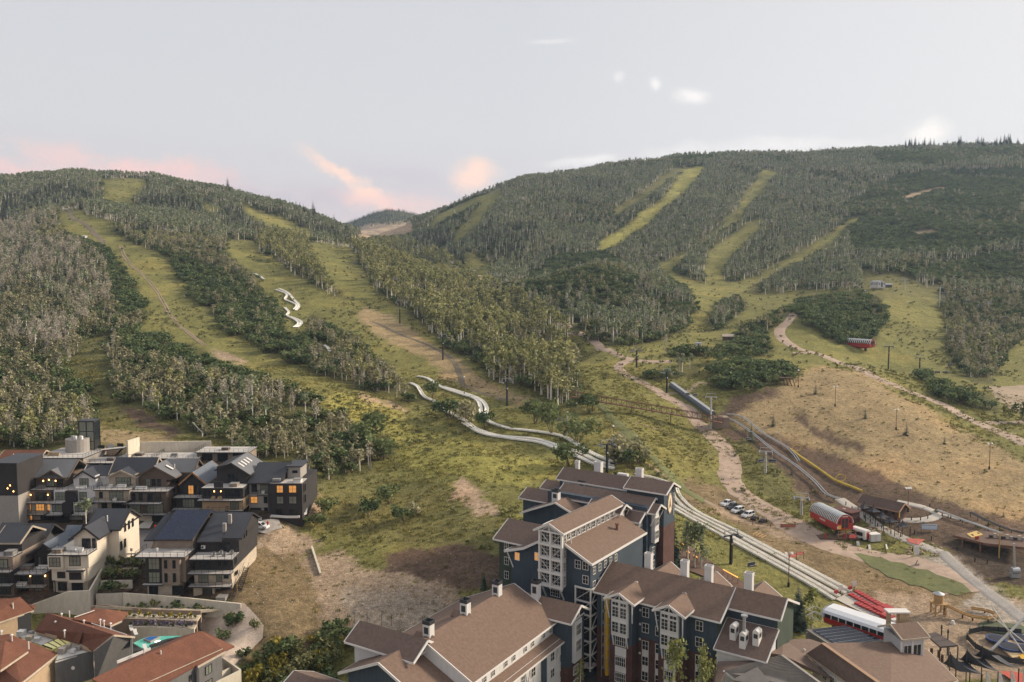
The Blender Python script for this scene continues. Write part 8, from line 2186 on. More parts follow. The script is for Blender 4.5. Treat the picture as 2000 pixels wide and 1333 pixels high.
 single(mb, 'pool_edge_wall', M_DKMETAL, 'dark raised edge wall of the teal pool', 'wall', pw[0])
 for i, (x, y) in enumerate(((235, 1232), (243, 1240), (262, 1270), (300, 1290))):
  p = Z(x + 22, y, 4.0); e = thing('sun_lounger', 'pale lounger on the pool paving, %s from the far wall' % ('first', 'second', 'third', 'fourth')[i], 'lounger', p, .6, 'loungers by the pool')
  MB().box(-.35, .35, -.9, .5, .3, .4).build('seat', M_CUSH, e); MB().ext([(-.35, .5, .35), (.35, .5, .35), (.35, 1.0, .85), (-.35, 1.0, .85)], (0, .08, .02)).build('backrest', M_CUSH, e)
  for sx in (-.3, .3):
   for sy in (-.8, .4): MB().box(sx - .03, sx + .03, sy - .03, sy + .03, 0, .3).build('leg', M_STEEL, e)
 # --- retaining walls and planted terraces
 def rwall(pts, Ys, hpx, label, m=M_CONC, th=.4, name='retaining_wall', group='pale concrete walls'):
  q = [P(x, y, Y) for (x, y), Y in zip(pts, Ys)]; mb = MB(q[0])
  for i, (a, b) in enumerate(zip(q, q[1:])):
   ha = hpx[i] / FPX * a.y; hb = hpx[i + 1] / FPX * b.y; d = b - a; n = Vector((-d.y, d.x, 0)).normalized() * th
   mb.ext([(a.x, a.y, a.z - ha - 2), (b.x, b.y, b.z - hb - 2), (b.x, b.y, b.z), (a.x, a.y, a.z)], n)
  single(mb, name, m, label, 'wall', q[0], group=group)
 rwall([(61, 1182), (132, 1156), (176, 1154)], [176, 177.5, 178], [26, 40, 36], 'tall pale concrete wall below the cream townhouse')
 rwall([(176, 1154), (188, 1133), (200, 1111)], [178, 182.5, 187.5], [36, 30, 24], 'sloping concrete flank wall climbing beside the cream townhouse')
 rwall([(240, 1159), (300, 1163), (370, 1169), (434, 1176), (470, 1180)], [178, 178, 178, 178, 178], [27, 26, 22, 14, 5], 'long pale concrete wall under the solar and black townhouses')
 rwall([(187, 1161), (239, 1159)], [180, 180], [13, 13], 'lowest short concrete step wall of the terraced garden')
 rwall([(196, 1135), (258, 1134)], [184.5, 184.5], [20, 20], 'second concrete step wall of the terraced garden')
 rwall([(201, 1112), (268, 1110)], [189, 189], [19, 19], 'third concrete step wall of the terraced garden')
 rwall([(206, 1090), (285, 1089)], [193.5, 193.5], [19, 19], 'highest concrete step wall below the street')
 rwall([(256, 1225), (300, 1225), (379, 1228)], [169.8, 169.8, 169.8], [16, 17, 13], 'grey concrete wall behind the pool')
 rwall([(178, 1185), (205, 1182), (232, 1186), (300, 1191), (392, 1194)], [175, 176, 175.5, 175, 175], [9, 9, 9, 8, 6], 'upper curving brown block wall of the planted terraces', M_PAVR, .5)
 rwall([(222, 1208), (260, 1209), (320, 1211), (384, 1214)], [171.5, 171.5, 171.5, 171.5], [11, 11, 9, 6], 'lower brown block wall of the planted terraces', M_PAVR, .5)
 def bed(pts, Yf, m, name='planting_bed'):
  q = [P(x, y, Y) for (x, y), Y in zip(pts, Yf)]; c = q[0].copy(); o = MB(c).slab(q, .5).build(name, m, None, c); o['kind'] = 'structure'
 SANDB = mat('pale_bed_gravel', (.47, .40, .31), noise=.15, scale=2)
 bed([(188, 1161), (239, 1159.5), (258, 1150), (197, 1151)], [180.2, 180.2, 184.4, 184.4], M_MULCH); bed([(197, 1135), (258, 1134.5), (268, 1127), (202, 1128)], [184.7, 184.7, 188.9, 188.9], M_MULCH); bed([(202, 1112), (268, 1110.5), (284, 1105), (207, 1106)], [189.2, 189.2, 193.4, 193.4], M_MULCH)
 bed([(178, 1184), (240, 1186), (300, 1190), (392, 1193), (434, 1189), (240, 1184)], [175.3, 175.3, 175.3, 175.2, 178, 178], SANDB); bed([(222, 1208), (320, 1210.5), (384, 1213.5), (392, 1201), (300, 1199), (232, 1196)], [171.8, 171.8, 171.8, 175, 175, 175.4], SANDB); bed([(256, 1225.5), (379, 1228.5), (384, 1220), (256, 1217)], [170, 170, 171.5, 171.5], SANDB)
 g = random.Random(9)
 pl = [oak(360, 1.2, 60, .22, M_GOLDBUSH, .6, 'gold_shrub'), oak(361, 1.2, 60, .22, None, .6, 'dark_shrub'), oak(362, 1.2, 60, .2, M_LAV, .6, 'lavender'), oak(363, 1.2, 60, .22, M_SAGE, .6, 'sage_shrub')]
 def shrub(x, y, Y, s, k, row):
  p = P(x, y, Y)
  lab = ('yellow-leaved', 'dark green', 'lavender-grey', 'sage green')[k] + ' shrub ' + row
  single_tree('oak', 'garden_shrub', lab, 'shrub', 'garden shrubs ' + row + ', ' + ('yellow', 'dark', 'lavender', 'sage')[k], p, g.uniform(0, 6), (s * g.uniform(.8, 1.1), s * g.uniform(.8, 1.1), s * g.uniform(.8, 1.2)), k, pl[k])
 for i, x in enumerate(range(248, 420, 11)): shrub(x + g.uniform(-3, 3), 1188 + (x - 248) * .035, 177, g.uniform(.5, 1.1) + (.7 if i in (5, 9) else 0), 3 if i % 3 else 1, 'along the foot of the long concrete wall')
 for i, x in enumerate(range(222, 390, 10)): shrub(x, 1204 + (x - 222) * .03, 173, .95 if i % 2 else .55, 0 if i % 2 else 1, 'on the middle planted terrace')
 for i, x in enumerate(range(258, 384, 9)): shrub(x, 1223 + (x - 258) * .02, 170.6, 1.0 if i % 3 else .6, 2 if i % 3 else 1, 'above the pool wall')
 for yy, Y, xs, row in ((1159, 181, range(196, 236, 12), 'on the lowest garden step'), (1132.5, 186.5, range(205, 262, 11), 'on the second garden step'), (1109, 191, range(208, 282, 13), 'on the top garden step')):
  for i, x in enumerate(xs): shrub(x, yy, Y, 1.3 + .8 * (i % 2), 1 if i % 3 else 3, row)
 # rock slope with larger shrubs
 drape('rock_slope', [(395, 1192), (434, 1178), (478, 1182), (500, 1205), (515, 1225), (513, 1250), (495, 1268), (468, 1292), (452, 1310), (430, 1290), (440, 1272), (392, 1232), (384, 1215)], mat('rock_mulch', (.40, .31, .24), noise=.3, scale=2.2, col2=(.56, .45, .36), bump=.8), lift=.35)
 rk = []
 for i in range(5):
  bm = bmesh.new(); bmesh.ops.create_icosphere(bm, subdivisions=1, radius=.5)
  rr = random.Random(i)
  for v in bm.verts: v.co *= rr.uniform(.7, 1.2)
  me = bpy.data.meshes.new('rock'); bm.to_mesh(me); bm.free(); me.materials.append(M_ROCK if i < 2 else mat('pale_rock', (.46, .38, .31), noise=.25)); rk.append(me)
 def rocks(name, polys, n, smin, smax, label, seed, mset):
  rr = random.Random(seed); v = []; f = []
  vis_ = 0
  while vis_ < n:
   P0 = rr.choice(polys); x = rr.uniform(P0[0], P0[2]); y = rr.uniform(P0[1], P0[3])
   if len(P0) > 4 and abs((x - (P0[0] + P0[2]) / 2) / (P0[2] - P0[0])) + abs((y - (P0[1] + P0[3]) / 2) / (P0[3] - P0[1])) > .62: continue
   p = G(x, y); me = rr.choice(rk); s = rr.uniform(smin, smax) ** 1.0; k = len(v); a = rr.uniform(0, 6.28)
   for q in me.vertices: v.append((p.x + (q.co.x * math.cos(a) - q.co.y * math.sin(a)) * s, p.y + (q.co.x * math.sin(a) + q.co.y * math.cos(a)) * s, p.z + q.co.z * s * .7 + .1 * s))
   f += [tuple(k + i for i in q.vertices) for q in me.polygons]; vis_ += 1
  me = bpy.data.meshes.new(name); me.from_pydata(v, [], f); me.materials.append(mset); me.update()
  o = put(name, me); o['kind'] = 'stuff'; o['label'] = label; o['category'] = 'stones'
 rocks('slope_stones', [(400, 1190, 505, 1285, 1)], 620, .2, .6, 'pale stones covering the slope beside the pool lodge', 3, mat('pale_rock', (.46, .38, .31)))
 rocks('rubble', [(690, 1135, 870, 1235, 1)], 620, .12, .42, 'pale broken rubble in the hollow behind the hotel', 5, mat('grey_rubble', (.46, .40, .34), noise=.3))
 rocks('loose_stones', [(600, 950, 640, 1010), (480, 1040, 620, 1180), (640, 1060, 980, 1180)], 260, .12, .4, 'scattered stones on the bare slope', 6, mat('grey_rubble', (.4, .36, .32)))
 rocks('path_boulders', [(1690, 1008, 1760, 1060), (1680, 1030, 1720, 1048), (1770, 1060, 1840, 1085)], 130, .4, 1.2, 'tan boulders heaped beside the resort path', 7, M_ROCK)
 bb = [oak(370, 3, 260, .26, None, .5, 'slope_shrub'), oak(371, 3, 200, .26, M_SAGE, .5, 'slope_shrub')]
 for x, y, h, k, l in ((402, 1208, 30, 1, 'tall sage shrub at the top of the stone slope'), (458, 1228, 34, 0, 'dark twin shrub in the middle of the stone slope'), (447, 1222, 24, 1, 'reddish-grey shrub left of the dark twin shrub'), (436, 1252, 26, 0, 'dark shrub behind the orange roof ridge'), (500, 1232, 24, 1, 'grey-green shrub at the outer edge of the stone slope'), (477, 1290, 26, 0, 'dark shrub at the foot of the stone slope')):
  p = G(x, y); s = h / FPX * p.y / 3; single_tree('oak', 'slope_shrub', l, 'shrub', 'shrubs on the stone slope', p, x, (s * .8, s * .8, s), k, bb[k])
 # small tree by the street, fire hydrant, street sign
 yt = aspen(380, 6, 200, .3, .2, .3, None, None, 'street_tree'); p = G(168, 1022); single_tree('aspen', 'street_tree', 'small green tree in front of the white and black townhouse', 'tree', None, P(168, 1022, 212), 0, (1, 1, 1), 0, yt)
 for x, y, Y, l in ((303, 1034, 206, 'red fire hydrant beside the driveway'), (523, 1026, 207, 'red fire hydrant near the white parked car')):
  p = P(x, y, Y); e = thing('fire_hydrant', l, 'hydrant', p, 0, 'red fire hydrants'); MB().tube((0, 0, 0), (0, 0, .9), .2, 8).build('barrel', mat('bright_red', (.55, .03, .02), noise=.05), e); MB().tube((0, 0, .9), (0, 0, 1.1), .24, 8, .08).build('cap', mat('bright_red', (.55, .03, .02)), e); MB().tube((-.3, 0, .6), (.3, 0, .6), .1, 6).build('outlet', mat('bright_red', (.55, .03, .02)), e)
 p = P(257, 1087, 195); e = thing('street_sign', 'small white street sign at the end of the townhouse street', 'sign', p); MB().tube((0, 0, -1), (0, 0, 1.8), .05, 6).build('post', M_STEEL, e); MB().box(-.3, .3, -.04, 0, 1.3, 2.0).build('plate', M_WHITE, e)
 rail = MB(P(206, 1086, 195)); q0, q1 = P(206, 1086, 195), P(286, 1085, 195)
 for k in range(9): a = q0.lerp(q1, k / 8); rail.box(a.x - .05, a.x + .05, a.y - .05, a.y + .05, a.z - .8, a.z + .5)
 rail.beam(q0 + Vector((0, 0, .4)), q1 + Vector((0, 0, .4)), .08, .3); single(rail, 'guard_rail', M_STEEL, 'steel guard rail above the terraced garden', 'guard rail', P(206, 1086, 195))
 # white pipe edging round the end house, survey stakes on the mound
 ln = [P(x, y, Y) for x, y, Y in ((529, 1012, 222), (529, 1008, 222), (560, 1010, 222.5), (583, 1010, 223), (590, 1005, 225), (598, 1003, 226), (599, 990, 230), (594, 975, 236))]
 mb = MB(ln[0])
 for a, b in zip(ln, ln[1:]): mb.beam(a, b, .4, .6)
 single(mb, 'kerb_wall', M_CUSH, 'white kerb wall running round the black end townhouse', 'wall', ln[0])
 for i, (x, y) in enumerate(((463, 1155), (529, 1155), (533, 1148), (575, 1158), (588, 1150), (594, 1152), (597, 1162), (552, 1080), (572, 1070), (563, 1085), (576, 1090), (530, 1160))):
  p = G(x, y); single(MB(p).box(p.x - .07, p.x + .07, p.y - .05, p.y + .05, p.z - .2, p.z + 1.5), 'survey_stake', M_TAN, 'thin wooden survey stake on the grassy mound', 'stake', p, group='survey stakes on the mound')
 a, b = G(609, 1072, .4), G(626, 1125, .4)
 single(MB(a).beam(a, b, .5, .7), 'drain_kerb', M_CONC, 'pale concrete drain running down beside the mound', 'drain', a)
 for i, (x, y) in enumerate(((679, 1220), (692, 1218), (717, 1218), (745, 1222), (765, 1224))):
  p = G(x, y); single(MB(p).tube(p, p + Vector((0, 0, 2.6)), .05, 5), 'fence_post', M_DKMETAL, 'thin dark fence post at the rubble edge behind the hotel', 'post', p, group='fence posts at the rubble edge')
lower_left()
# ---------------------------------------------------------------- lodge and plaza at lower right
def lower_right():
 r7 = lambda x, y: (1380 + x / 6.25, 1130 + y / 6.25)
 r8 = lambda x, y: (1680 + x / 6.25, 1130 + y / 6.25)
 GRP = 'roofs of the plaza lodge'
 MS = mat('grey_brown_seam_roof', (.22, .195, .17), rough=.5, noise=.12, scale=1, spec=.35)
 B = PB('plaza_lodge', 'large brown-shingled lodge with an oblique ridge and a window strip under its eave', 'lodge', 1700, 1310, 2, GRP)
 o3 = Vector((B.ox, B.oy, B.oz))
 pxface(B, [(*r7(1215, 920), 9.4), (1665, 1342, 9.4), (1740, 1350, 12.4), (*r7(1415, 790), 12.4)], M_SHINGD, trim=[0])  # shaded side of the ridge, darkened through the shingle colour
 pxface(B, [(*r7(1415, 790), 12.4), (1740, 1350, 12.4), (1830, 1345, 9.4), (1871, 1329, 9.0), (*r8(820, 870), 9.4), (*r8(380, 775), 11.4)], M_SHING, trim=[2, 3])
 MB().beam(Z(*r7(1415, 790), 12.5) - o3, Z(1740, 1350, 12.5) - o3, .7, .12).build('ridge_cap', mat('tan_ridge_cap', (.36, .23, .15), noise=.1), B.e)
 MB().beam(Z(*r8(500, 895), 11.0) - o3, Z(1822, 1338, 10.1) - o3, .16, .1).build('valley_gutter', M_DKMETAL, B.e)
 _, q = pxwall(B, [r7(1300, 985), (1665, 1350)], 9.0, 1, M_WHITES)
 wall_windows(B, q[0], q[1], [(.14 + .19 * k, 2.0, 1.35, 1.7, M_GLASS) for k in range(5)], M_WHITE)
 pxwall(B, [(1828, 1350), (1866, 1332), r8(830, 900)], 8.8, 1, M_WHITES)
 # solar roof
 S = PB('plaza_lodge', 'low roof carrying a grid of dark solar panels beside the lift terminal', 'lodge', 1640, 1262, 2, GRP)
 o3 = Vector((S.ox, S.oy, S.oz))
 C = [Z(*r7(1225, 625), 6.6), Z(*r7(1565, 850), 6.2), Z(*r8(290, 757), 7.2), Z(*r7(1690, 575), 7.8)]
 A0, A1, A2, A3 = [p - o3 for p in C]
 MB().slab([A0, A1, A2, A3], .35).build('roof', MS, S.e)
 for a, b in ((A0, A1), (A1, A2)): MB().beam(a - Vector((0, 0, .1)), b - Vector((0, 0, .1)), .2, .35).build('fascia', M_GREYS, S.e)
 PV = mat('solar_panel_glass', (.012, .016, .028), rough=.12, noise=.1, spec=.6)
 gp = lambda u, v: A0.lerp(A1, v).lerp(A3.lerp(A2, v), u) + Vector((0, 0, .14))
 for i in range(9):
  for j in range(6):
   u0, u1, v0, v1 = .10 + .88 * i / 9, .10 + .88 * (i + .93) / 9, .05 + .92 * j / 6, .05 + .92 * (j + .93) / 6
   MB().slab([gp(u0, v0), gp(u0, v1), gp(u1, v1), gp(u1, v0)], .05).build('solar_panel', PV, S.e)
   MB().beam(gp(u0, v1), gp(u1, v1), .10, .06).build('panel_edge', M_STEEL, S.e)
 pxwall(S, [r7(1235, 635), r7(1570, 855)], 6.1, 1, M_GREYS)
 MB().beam(A0 + Vector((0, 0, -.6)), A0 + Vector((0, 0, -4.6)), .3).build('post', M_GREYS, S.e)
 # lower brown roofs between the blocks
 L = PB('plaza_lodge', 'low brown roof in the gap between the blue hotel and the lodge', 'lodge', 1540, 1270, 1, GRP)
 pxface(L, [(*r7(720, 905), 12.0), (*r7(930, 935), 11.9), (*r7(1440, 1180), 9.0), (1640, 1335, 8.0), (*r7(1230, 930), 8.6), (*r7(1440, 800), 8.2), (*r7(1260, 740), 7.6), (*r7(930, 745), 10.4)], M_SHINGD, trim=None)
 pxface(L, [(*r7(90, 1180), 9.6), (*r7(140, 1012), 10.4), (*r7(660, 1000), 11.4), (*r7(900, 950), 12.2), (*r7(240, 1130), 10.4), (1393, 1360, 9.0)], M_SHINGD)
 o3 = Vector((L.ox, L.oy, L.oz))
 MB().beam(Z(*r7(800, 835), 9.2) - o3, Z(*r7(945, 755), 9.2) - o3, .3, .4).build('fascia', M_WHITES, L.e)
 pxwall(L, [r7(150, 1020), r7(640, 1008)], 10.1, 2, M_WHITES)
 for x, y in ((820, 870), (905, 840), (1190, 915), (1270, 1140)): vent(L, *r7(x, y), 8.7, .7)
 # standing seam roof
 M_ = PB('plaza_lodge', 'grey-brown standing seam roof with raised ribs at the bottom edge', 'lodge', 1520, 1320, 1, GRP)
 o3 = Vector((M_.ox, M_.oy, M_.oz))
 D = [Z(*r7(230, 1128), 10.4) - o3, Z(*r7(370, 1240), 9.2) - o3, Z(1660, 1400, 8.6) - o3, Z(1622, 1350, 11.0) - o3, Z(*r7(920, 945), 12.4) - o3]
 MB().slab(D, .3).build('roof', MS, M_.e)
 E0, E1 = D[0], D[4]; F0, F1 = D[1], Z(1600, 1360, 5.8) - o3
 nr = 22
 for k in range(nr + 1):
  f = k / nr; a = E0.lerp(F0, f); b = E1.lerp(D[3], f)
  MB().beam(a + Vector((0, 0, .06)), b + Vector((0, 0, .06)), .09, .16).build('seam', MS, M_.e)
 MB().beam(E1 + Vector((0, 0, .12)), D[3] + Vector((0, 0, .12)), .5, .14).build('ridge_cap', mat('grey_ridge_cap', (.30, .27, .24), noise=.08), M_.e)
 MB().beam(D[0] + Vector((-.4, 0, -.1)), D[1] + Vector((-.2, 0, -.1)), .25, .35).build('fascia', M_WHITES, M_.e)
 pxwall(M_, [r7(225, 1150), r7(370, 1260)], 8.4, 1, M_WHITES)
 pxface(M_, [(*r7(305, 1240), 10.2), (*r7(380, 1290), 9.5), (*r7(830, 1330), 9.9), (*r7(620, 1080), 11.8)], MS, 'roof', .2)
 # cupola
 K = PB('lodge_cupola', 'white cupola with brown gable roof, stone chimney and two big windows on the lodge', 'cupola', 1775, 1268, 8, None)
 o3 = Vector((K.ox, K.oy, K.oz))
 zt = 13.6
 fr = [Z(*r8(505, 770), zt - .5), Z(*r8(770, 740), zt - .5)]; fr = [p - o3 for p in fr]
 bk = Z(*r8(290, 595), zt - .5) - o3
 d = fr[1] - fr[0]; dep = bk - fr[0]
 MB().ext([fr[0], fr[1], fr[1] + dep, fr[0] + dep], (0, 0, -6.2)).build('wall', mat('lilac_grey_siding', (.47, .46, .47), noise=.06), K.e)
 wall_windows(K, fr[0], fr[1], [(.28, 3.0, 1.75, 2.2, M_GLASS), (.72, 3.0, 1.75, 2.2, M_GLASS)], M_WHITE)
 for f in (0.0, .5, 1.0): p = fr[0] + d * f; MB().box(p.x - .16, p.x + .16, p.y - .12, p.y + .1, p.z - 3.6, p.z).build('post', M_WHITE, K.e)
 MB().beam(fr[0] + Vector((0, -.05, -3.4)), fr[1] + Vector((0, -.05, -3.4)), .2, .5).build('sill', M_WHITE, K.e)
 pxface(K, [(*r8(515, 748), zt), (*r8(855, 715), zt), (*r8(690, 525), 15.2), (*r8(365, 556), 15.2)], M_SHING, trim=[0, 1, 3])
 pxface(K, [(*r8(365, 556), 15.2), (*r8(690, 525), 15.2), (*r8(560, 540), 13.8), (*r8(215, 580), 13.8)], M_SHINGD, trim=[3])  # far slope of one roof, shade given by the darker shingle colour
 p = Z(*r8(520, 610), 12.6) - o3
 chm = MB().box(p.x - .9, p.x + .9, p.y - .6, p.y + .8, p.z - 1, p.z + 3.2).build('chimney', M_STONE, K.e)
 MB().box(p.x - 3.2, p.x + 1.0, p.y - .9, p.y + 1.1, p.z + 3.2, p.z + 3.45).build('cap', M_WHITE, chm); MB().box(p.x - 2.9, p.x - 2.5, p.y - .5, p.y + .7, p.z - 1, p.z + 3.2).build('pier', M_STONE, chm)
 # entrance canopy
 Cn = PB('entrance_canopy', 'dark flat canopy on posts at the lodge plaza entrance', 'canopy', 1845, 1262, 2)
 o3 = Vector((Cn.ox, Cn.oy, Cn.oz))
 _, q = pxface(Cn, [(*r8(800, 680), 5.4), (*r8(975, 835), 5.4), (*r8(1195, 815), 5.4), (*r8(920, 655), 5.4)], mat('dark_canopy', (.085, .065, .060), noise=.1), 'roof', .3)
 for c in q[1:3] + [(q[1] + q[2]) / 2]: MB().tube((c.x, c.y, -1), (c.x, c.y, c.z - .3), .12, 8).build('post', M_DKMETAL, Cn.e)
 for i, (x, y) in enumerate(((870, 905), (1000, 985), (960, 930))): pp = Z(*r8(x, y), 2.2) - o3; MB().box(pp.x - .2, pp.x + .2, pp.y - .2, pp.y + .2, pp.z - .6, pp.z + .9).build('post', M_MULCH, Cn.e)
 for x, y, h in ((992, 690, 7.4), (1070, 745, 7.2)):
  pp = Z(x / 6.25 + 1680, y / 6.25 + 1130, 5.4); e = thing('lamp_post', 'dark lamp post rising behind the lodge canopy, %s' % ('left one' if x < 1000 else 'right one'), 'lamp post', (pp.x, pp.y, 2), 0, 'lamp posts behind the canopy'); MB().tube((0, 0, 0), (0, 0, 4.8), .12, 8).build('post', M_BLACK, e); MB().tube((0, 0, 4.8), (0, 0, 5.5), .22, 8, .1).build('lamp', M_BLACK, e)
 # shade sails
 def sail(pts, z0, peak, zp, label, group, posts=True):
  q = [Z(*p, z0) for p in pts]; c = Z(*peak, zp); base = Vector((c.x, c.y, float(HT(c.x, c.y))))
  e = thing('shade_sail', label, 'shade sail', base, 0, group)
  n = 6; mb = MB(base); v = []; m = len(q)
  for i in range(m):
   a, b = q[i], q[(i + 1) % m]
   for u in range(n):
    f0, f1 = u / n, (u + 1) / n
    w = lambda f: f ** 1.7
    def pt(s, t):
     e_ = a.lerp(b, t); e_ = e_.lerp((a + b) / 2 * .0 + e_, 1) ; cc = c
     sagp = e_.lerp(cc, 0); k = s
     inn = sagp.lerp(Vector(((a.x + b.x) / 2, (a.y + b.y) / 2, a.z)).lerp(cc, .18), .55 * (4 * t * (1 - t)) * .35)
     r = inn.lerp(cc, k); r.z = a.z + (cc.z - a.z) * k ** 1.9; return r
    for t in range(4):
     t0, t1 = t / 4, (t + 1) / 4
     k = mb._a([pt(f0, t0), pt(f0, t1), pt(f1, t1), pt(f1, t0)]); mb.f.append((k, k + 1, k + 2, k + 3))
  mb.build('cloth', M_SAIL, e)
  if posts:
   for i, p in enumerate(q):
    if i % 2 == 0 or m < 4: MB(base).tube((p.x, p.y, float(HT(p.x, p.y)) - .3), p, .11, 7).build('post', M_BLACK, e)
  MB(base).tube((c.x, c.y, base.z), c + Vector((0, 0, .25)), .09, 7).build('mast', M_DKMETAL, e)
 g1 = 'charcoal shade sails at the trampolines'
 for i, ((cx, cy), pts) in enumerate((((1856, 1276), [(1838, 1294), (1875, 1312), (1918, 1317), (1888, 1292)]), ((1889, 1270), [(1868, 1286), (1905, 1300), (1950, 1312), (1922, 1286)]), ((1919, 1264), [(1896, 1278), (1935, 1290), (1990, 1306), (1950, 1280)]))):
  sail(pts, 4.6, (cx, cy), 7.8, 'charcoal peaked shade sail by the trampolines, %s' % ('nearest the lodge roof', 'middle of the three', 'nearest the blue trampolines')[i], g1)
 g2 = 'charcoal shade sails along the resort path'
 for i, (cx, cy, w) in enumerate(((1688, 981, 12), (1706, 988, 15), (1724, 999, 14), (1741, 1008, 15), (1763, 1017, 15))):
  gz = float(HT(*list(G(cx, cy + 26))[:2]))
  sail([(cx - w, cy + 10), (cx - 1, cy + 13), (cx + w, cy + 12), (cx + 2, cy + 5)], gz + 3.0, (cx, cy), gz + 4.6, 'charcoal shade sail on the resort path, %s from the station' % ('first', 'second', 'third', 'fourth', 'last')[i], g2)
 # trampolines with crossing bungee poles
 p = G(1968, 1262)
 e = thing('trampoline_jump', 'blue round trampolines on a sandy deck under crossing white bungee poles', 'trampoline', p)
 MB(p).slab([Z(1945, 1255, p.z + .5), Z(1978, 1285, p.z + .5), Z(2012, 1278, p.z + .5), Z(1995, 1248, p.z + .5)], .4).build('platform', mat('sandy_deck', (.50, .36, .20), noise=.1), e)
 for x, y, r in ((1946, 1254, 3.0), (1993, 1252, 3.0), (1972, 1271, 3.2), (2006, 1276, 3.2)):
  q = G(x, y); q.z = p.z
  t = MB(p).tube(q + Vector((0, 0, .5)), q + Vector((0, 0, .95)), r * .72, 22).build('frame', mat('blue_pad', (.035, .055, .13), rough=.4, noise=.1), e)
  MB(p).tube(q + Vector((0, 0, .96)), q + Vector((0, 0, .99)), r * .56, 20).build('mat', mat('dark_blue_mat', (.018, .022, .04), noise=.1), e)
 PW = mat('pale_pole', (.55, .54, .50), noise=.05)
 for a, b, ra, za, zb in (((1934, 1272), (2004, 1204), .26, .5, 7.5), ((1938, 1186), (2000, 1278), .16, 9.0, .5), ((1932, 1200), (2010, 1262), .12, 8.5, 1.5)):
  A_, B_ = Z(*a, p.z + za), Z(*b, p.z + zb); MB(p).tube(A_, B_, ra, 8).build('pole', PW, e)
 MB(p).slab([Z(1990, 1280, p.z + .6), Z(1998, 1292, p.z + .6), Z(2012, 1290, p.z + .6), Z(2004, 1276, p.z + .6)], .1).build('step', M_YELLOW, e)
 q = [G(x, y) for x, y in ((1888, 1250), (1893, 1240), (1920, 1234), (1950, 1236), (1995, 1240))]; q2 = [G(x, y) for x, y in ((1888, 1250), (1905, 1268), (1935, 1284), (1970, 1296), (2005, 1300))]
 for qq, l in ((q, 'behind'), (q2, 'in front of')):
  e2 = thing('safety_fence', 'dark mesh fence curving %s the trampolines' % l, 'fence', qq[0], 0, 'fences round the trampolines')
  for a, b in zip(qq, qq[1:]):
   MB(qq[0]).ext([a + Vector((0, 0, .1)), b + Vector((0, 0, .1)), b + Vector((0, 0, 1.3)), a + Vector((0, 0, 1.3))], (0, .04, 0)).build('mesh_panel', M_DKMETAL, e2); MB(qq[0]).tube(a, a + Vector((0, 0, 1.6)), .07, 6).build('post', M_BLACK, e2)
 c = G(1958, 1226); mb = MB(c)
 ring = [c + Vector((5.2 * math.cos(k * .449), 3.8 * math.sin(k * .449), .15)) for k in range(14)]; mb.slab(ring, .4)
 single(mb, 'artificial_turf', mat('dark_turf', (.085, .10, .055), noise=.15), 'dark green turf oval behind the trampolines', 'turf', c)
 # feather flags and red mat
 for i, (x, y) in enumerate(((1926, 1333), (1950, 1333), (1974, 1330), (1998, 1328))):
  b = Z(x, y + 12, 1.4); e = thing('feather_flag', 'white feather flag at the bottom right, %s from the left' % ('first', 'second', 'third', 'fourth')[i], 'flag', b, 0, 'white feather flags')
  MB().tube((0, 0, 0), (-.1, 0, 3.4), .05, 6).build('pole', M_STEEL, e)
  MB().ext([(-.1, 0, 3.5), (.5, 0, 2.6), (1.05, 0, .7), (.05, 0, .6)], (0, .04, 0)).build('cloth', M_WHITE, e)
  for k in range(4): MB().box(.15 + k * .12, .23 + k * .12, -.03, 0, 2.2 - k * .35, 2.4 - k * .35).build('mark', M_REDMAT, e)
 drape('red_mat_surface', [(1952, 1316), (1975, 1316), (2010, 1322), (2010, 1340), (1985, 1340)], mat('red_carpet', (.45, .09, .06), noise=.1), lift=.5)
 # mining sluice play structure
 p = G(1832, 1200)
 e = thing('play_sluice', 'tan timber water tower with a sluice running to a curved trough', 'play structure', p)
 for sx in (-1, 1):
  for sy in (-1, 1): MB().box(sx * 1.2 - .14, sx * 1.2 + .14, sy * 1.1 - .14, sy * 1.1 + .14, -.3, 2.6).build('leg', M_TAN, e)
 for sx in (-1, 1): MB().beam((sx * 1.2, -1.1, .2), (sx * 1.2, 1.1, 2.4), .12).beam((-1.2, sx * 1.1, .2), (1.2, sx * 1.1, 2.4), .12).build('brace', M_TAN, e)
 MB().box(-1.5, 1.5, -1.4, 1.4, 2.6, 2.8).build('platform', M_TAN, e); MB().tube((0, 0, 2.8), (0, 0, 5.0), 1.05, 14).build('tank', M_TAN, e); MB().tube((0, 0, 5.0), (0, 0, 5.5), 1.3, 14, .2).build('tank_roof', M_STEEL, e)
 pts = [Vector((1.2, -.4, 2.4)), Vector((4.6, -2.2, 1.0)), Vector((6.2, -3.6, .8)), Vector((9.2, -4.6, .8)), Vector((11.6, -4.0, .8)), Vector((12.6, -2.0, .8)), Vector((11.2, .2, .8)), Vector((8.6, 1.4, .8))]
 for a, b in zip(pts, pts[1:]):
  MB().beam(a, b, .95, .16).build('trough', M_TAN, e); dd = (b - a); s = Vector((dd.y, -dd.x, 0)).normalized() * .48
  MB().beam(a + s + Vector((0, 0, .2)), b + s + Vector((0, 0, .2)), .1, .34).beam(a - s + Vector((0, 0, .2)), b - s + Vector((0, 0, .2)), .1, .34).build('trough_side', M_TAN, e)
  MB().box(a.x - .12, a.x + .12, a.y - .12, a.y + .12, -.3, a.z).build('leg', M_MULCH, e)
 p = G(1861, 1219); single(MB(p).tube(p, p + Vector((0, 0, .8)), .5, 10, .3), 'boulder_seat', M_CUSH, 'pale round stone on the dirt plaza below the sluice', 'stone', p)
 # cabin, booths and signs on the path
 p = G(1722, 1000)
 f0, f1 = Z(1700, 986, p.z + 2.6), Z(1754, 998, p.z + 2.6)
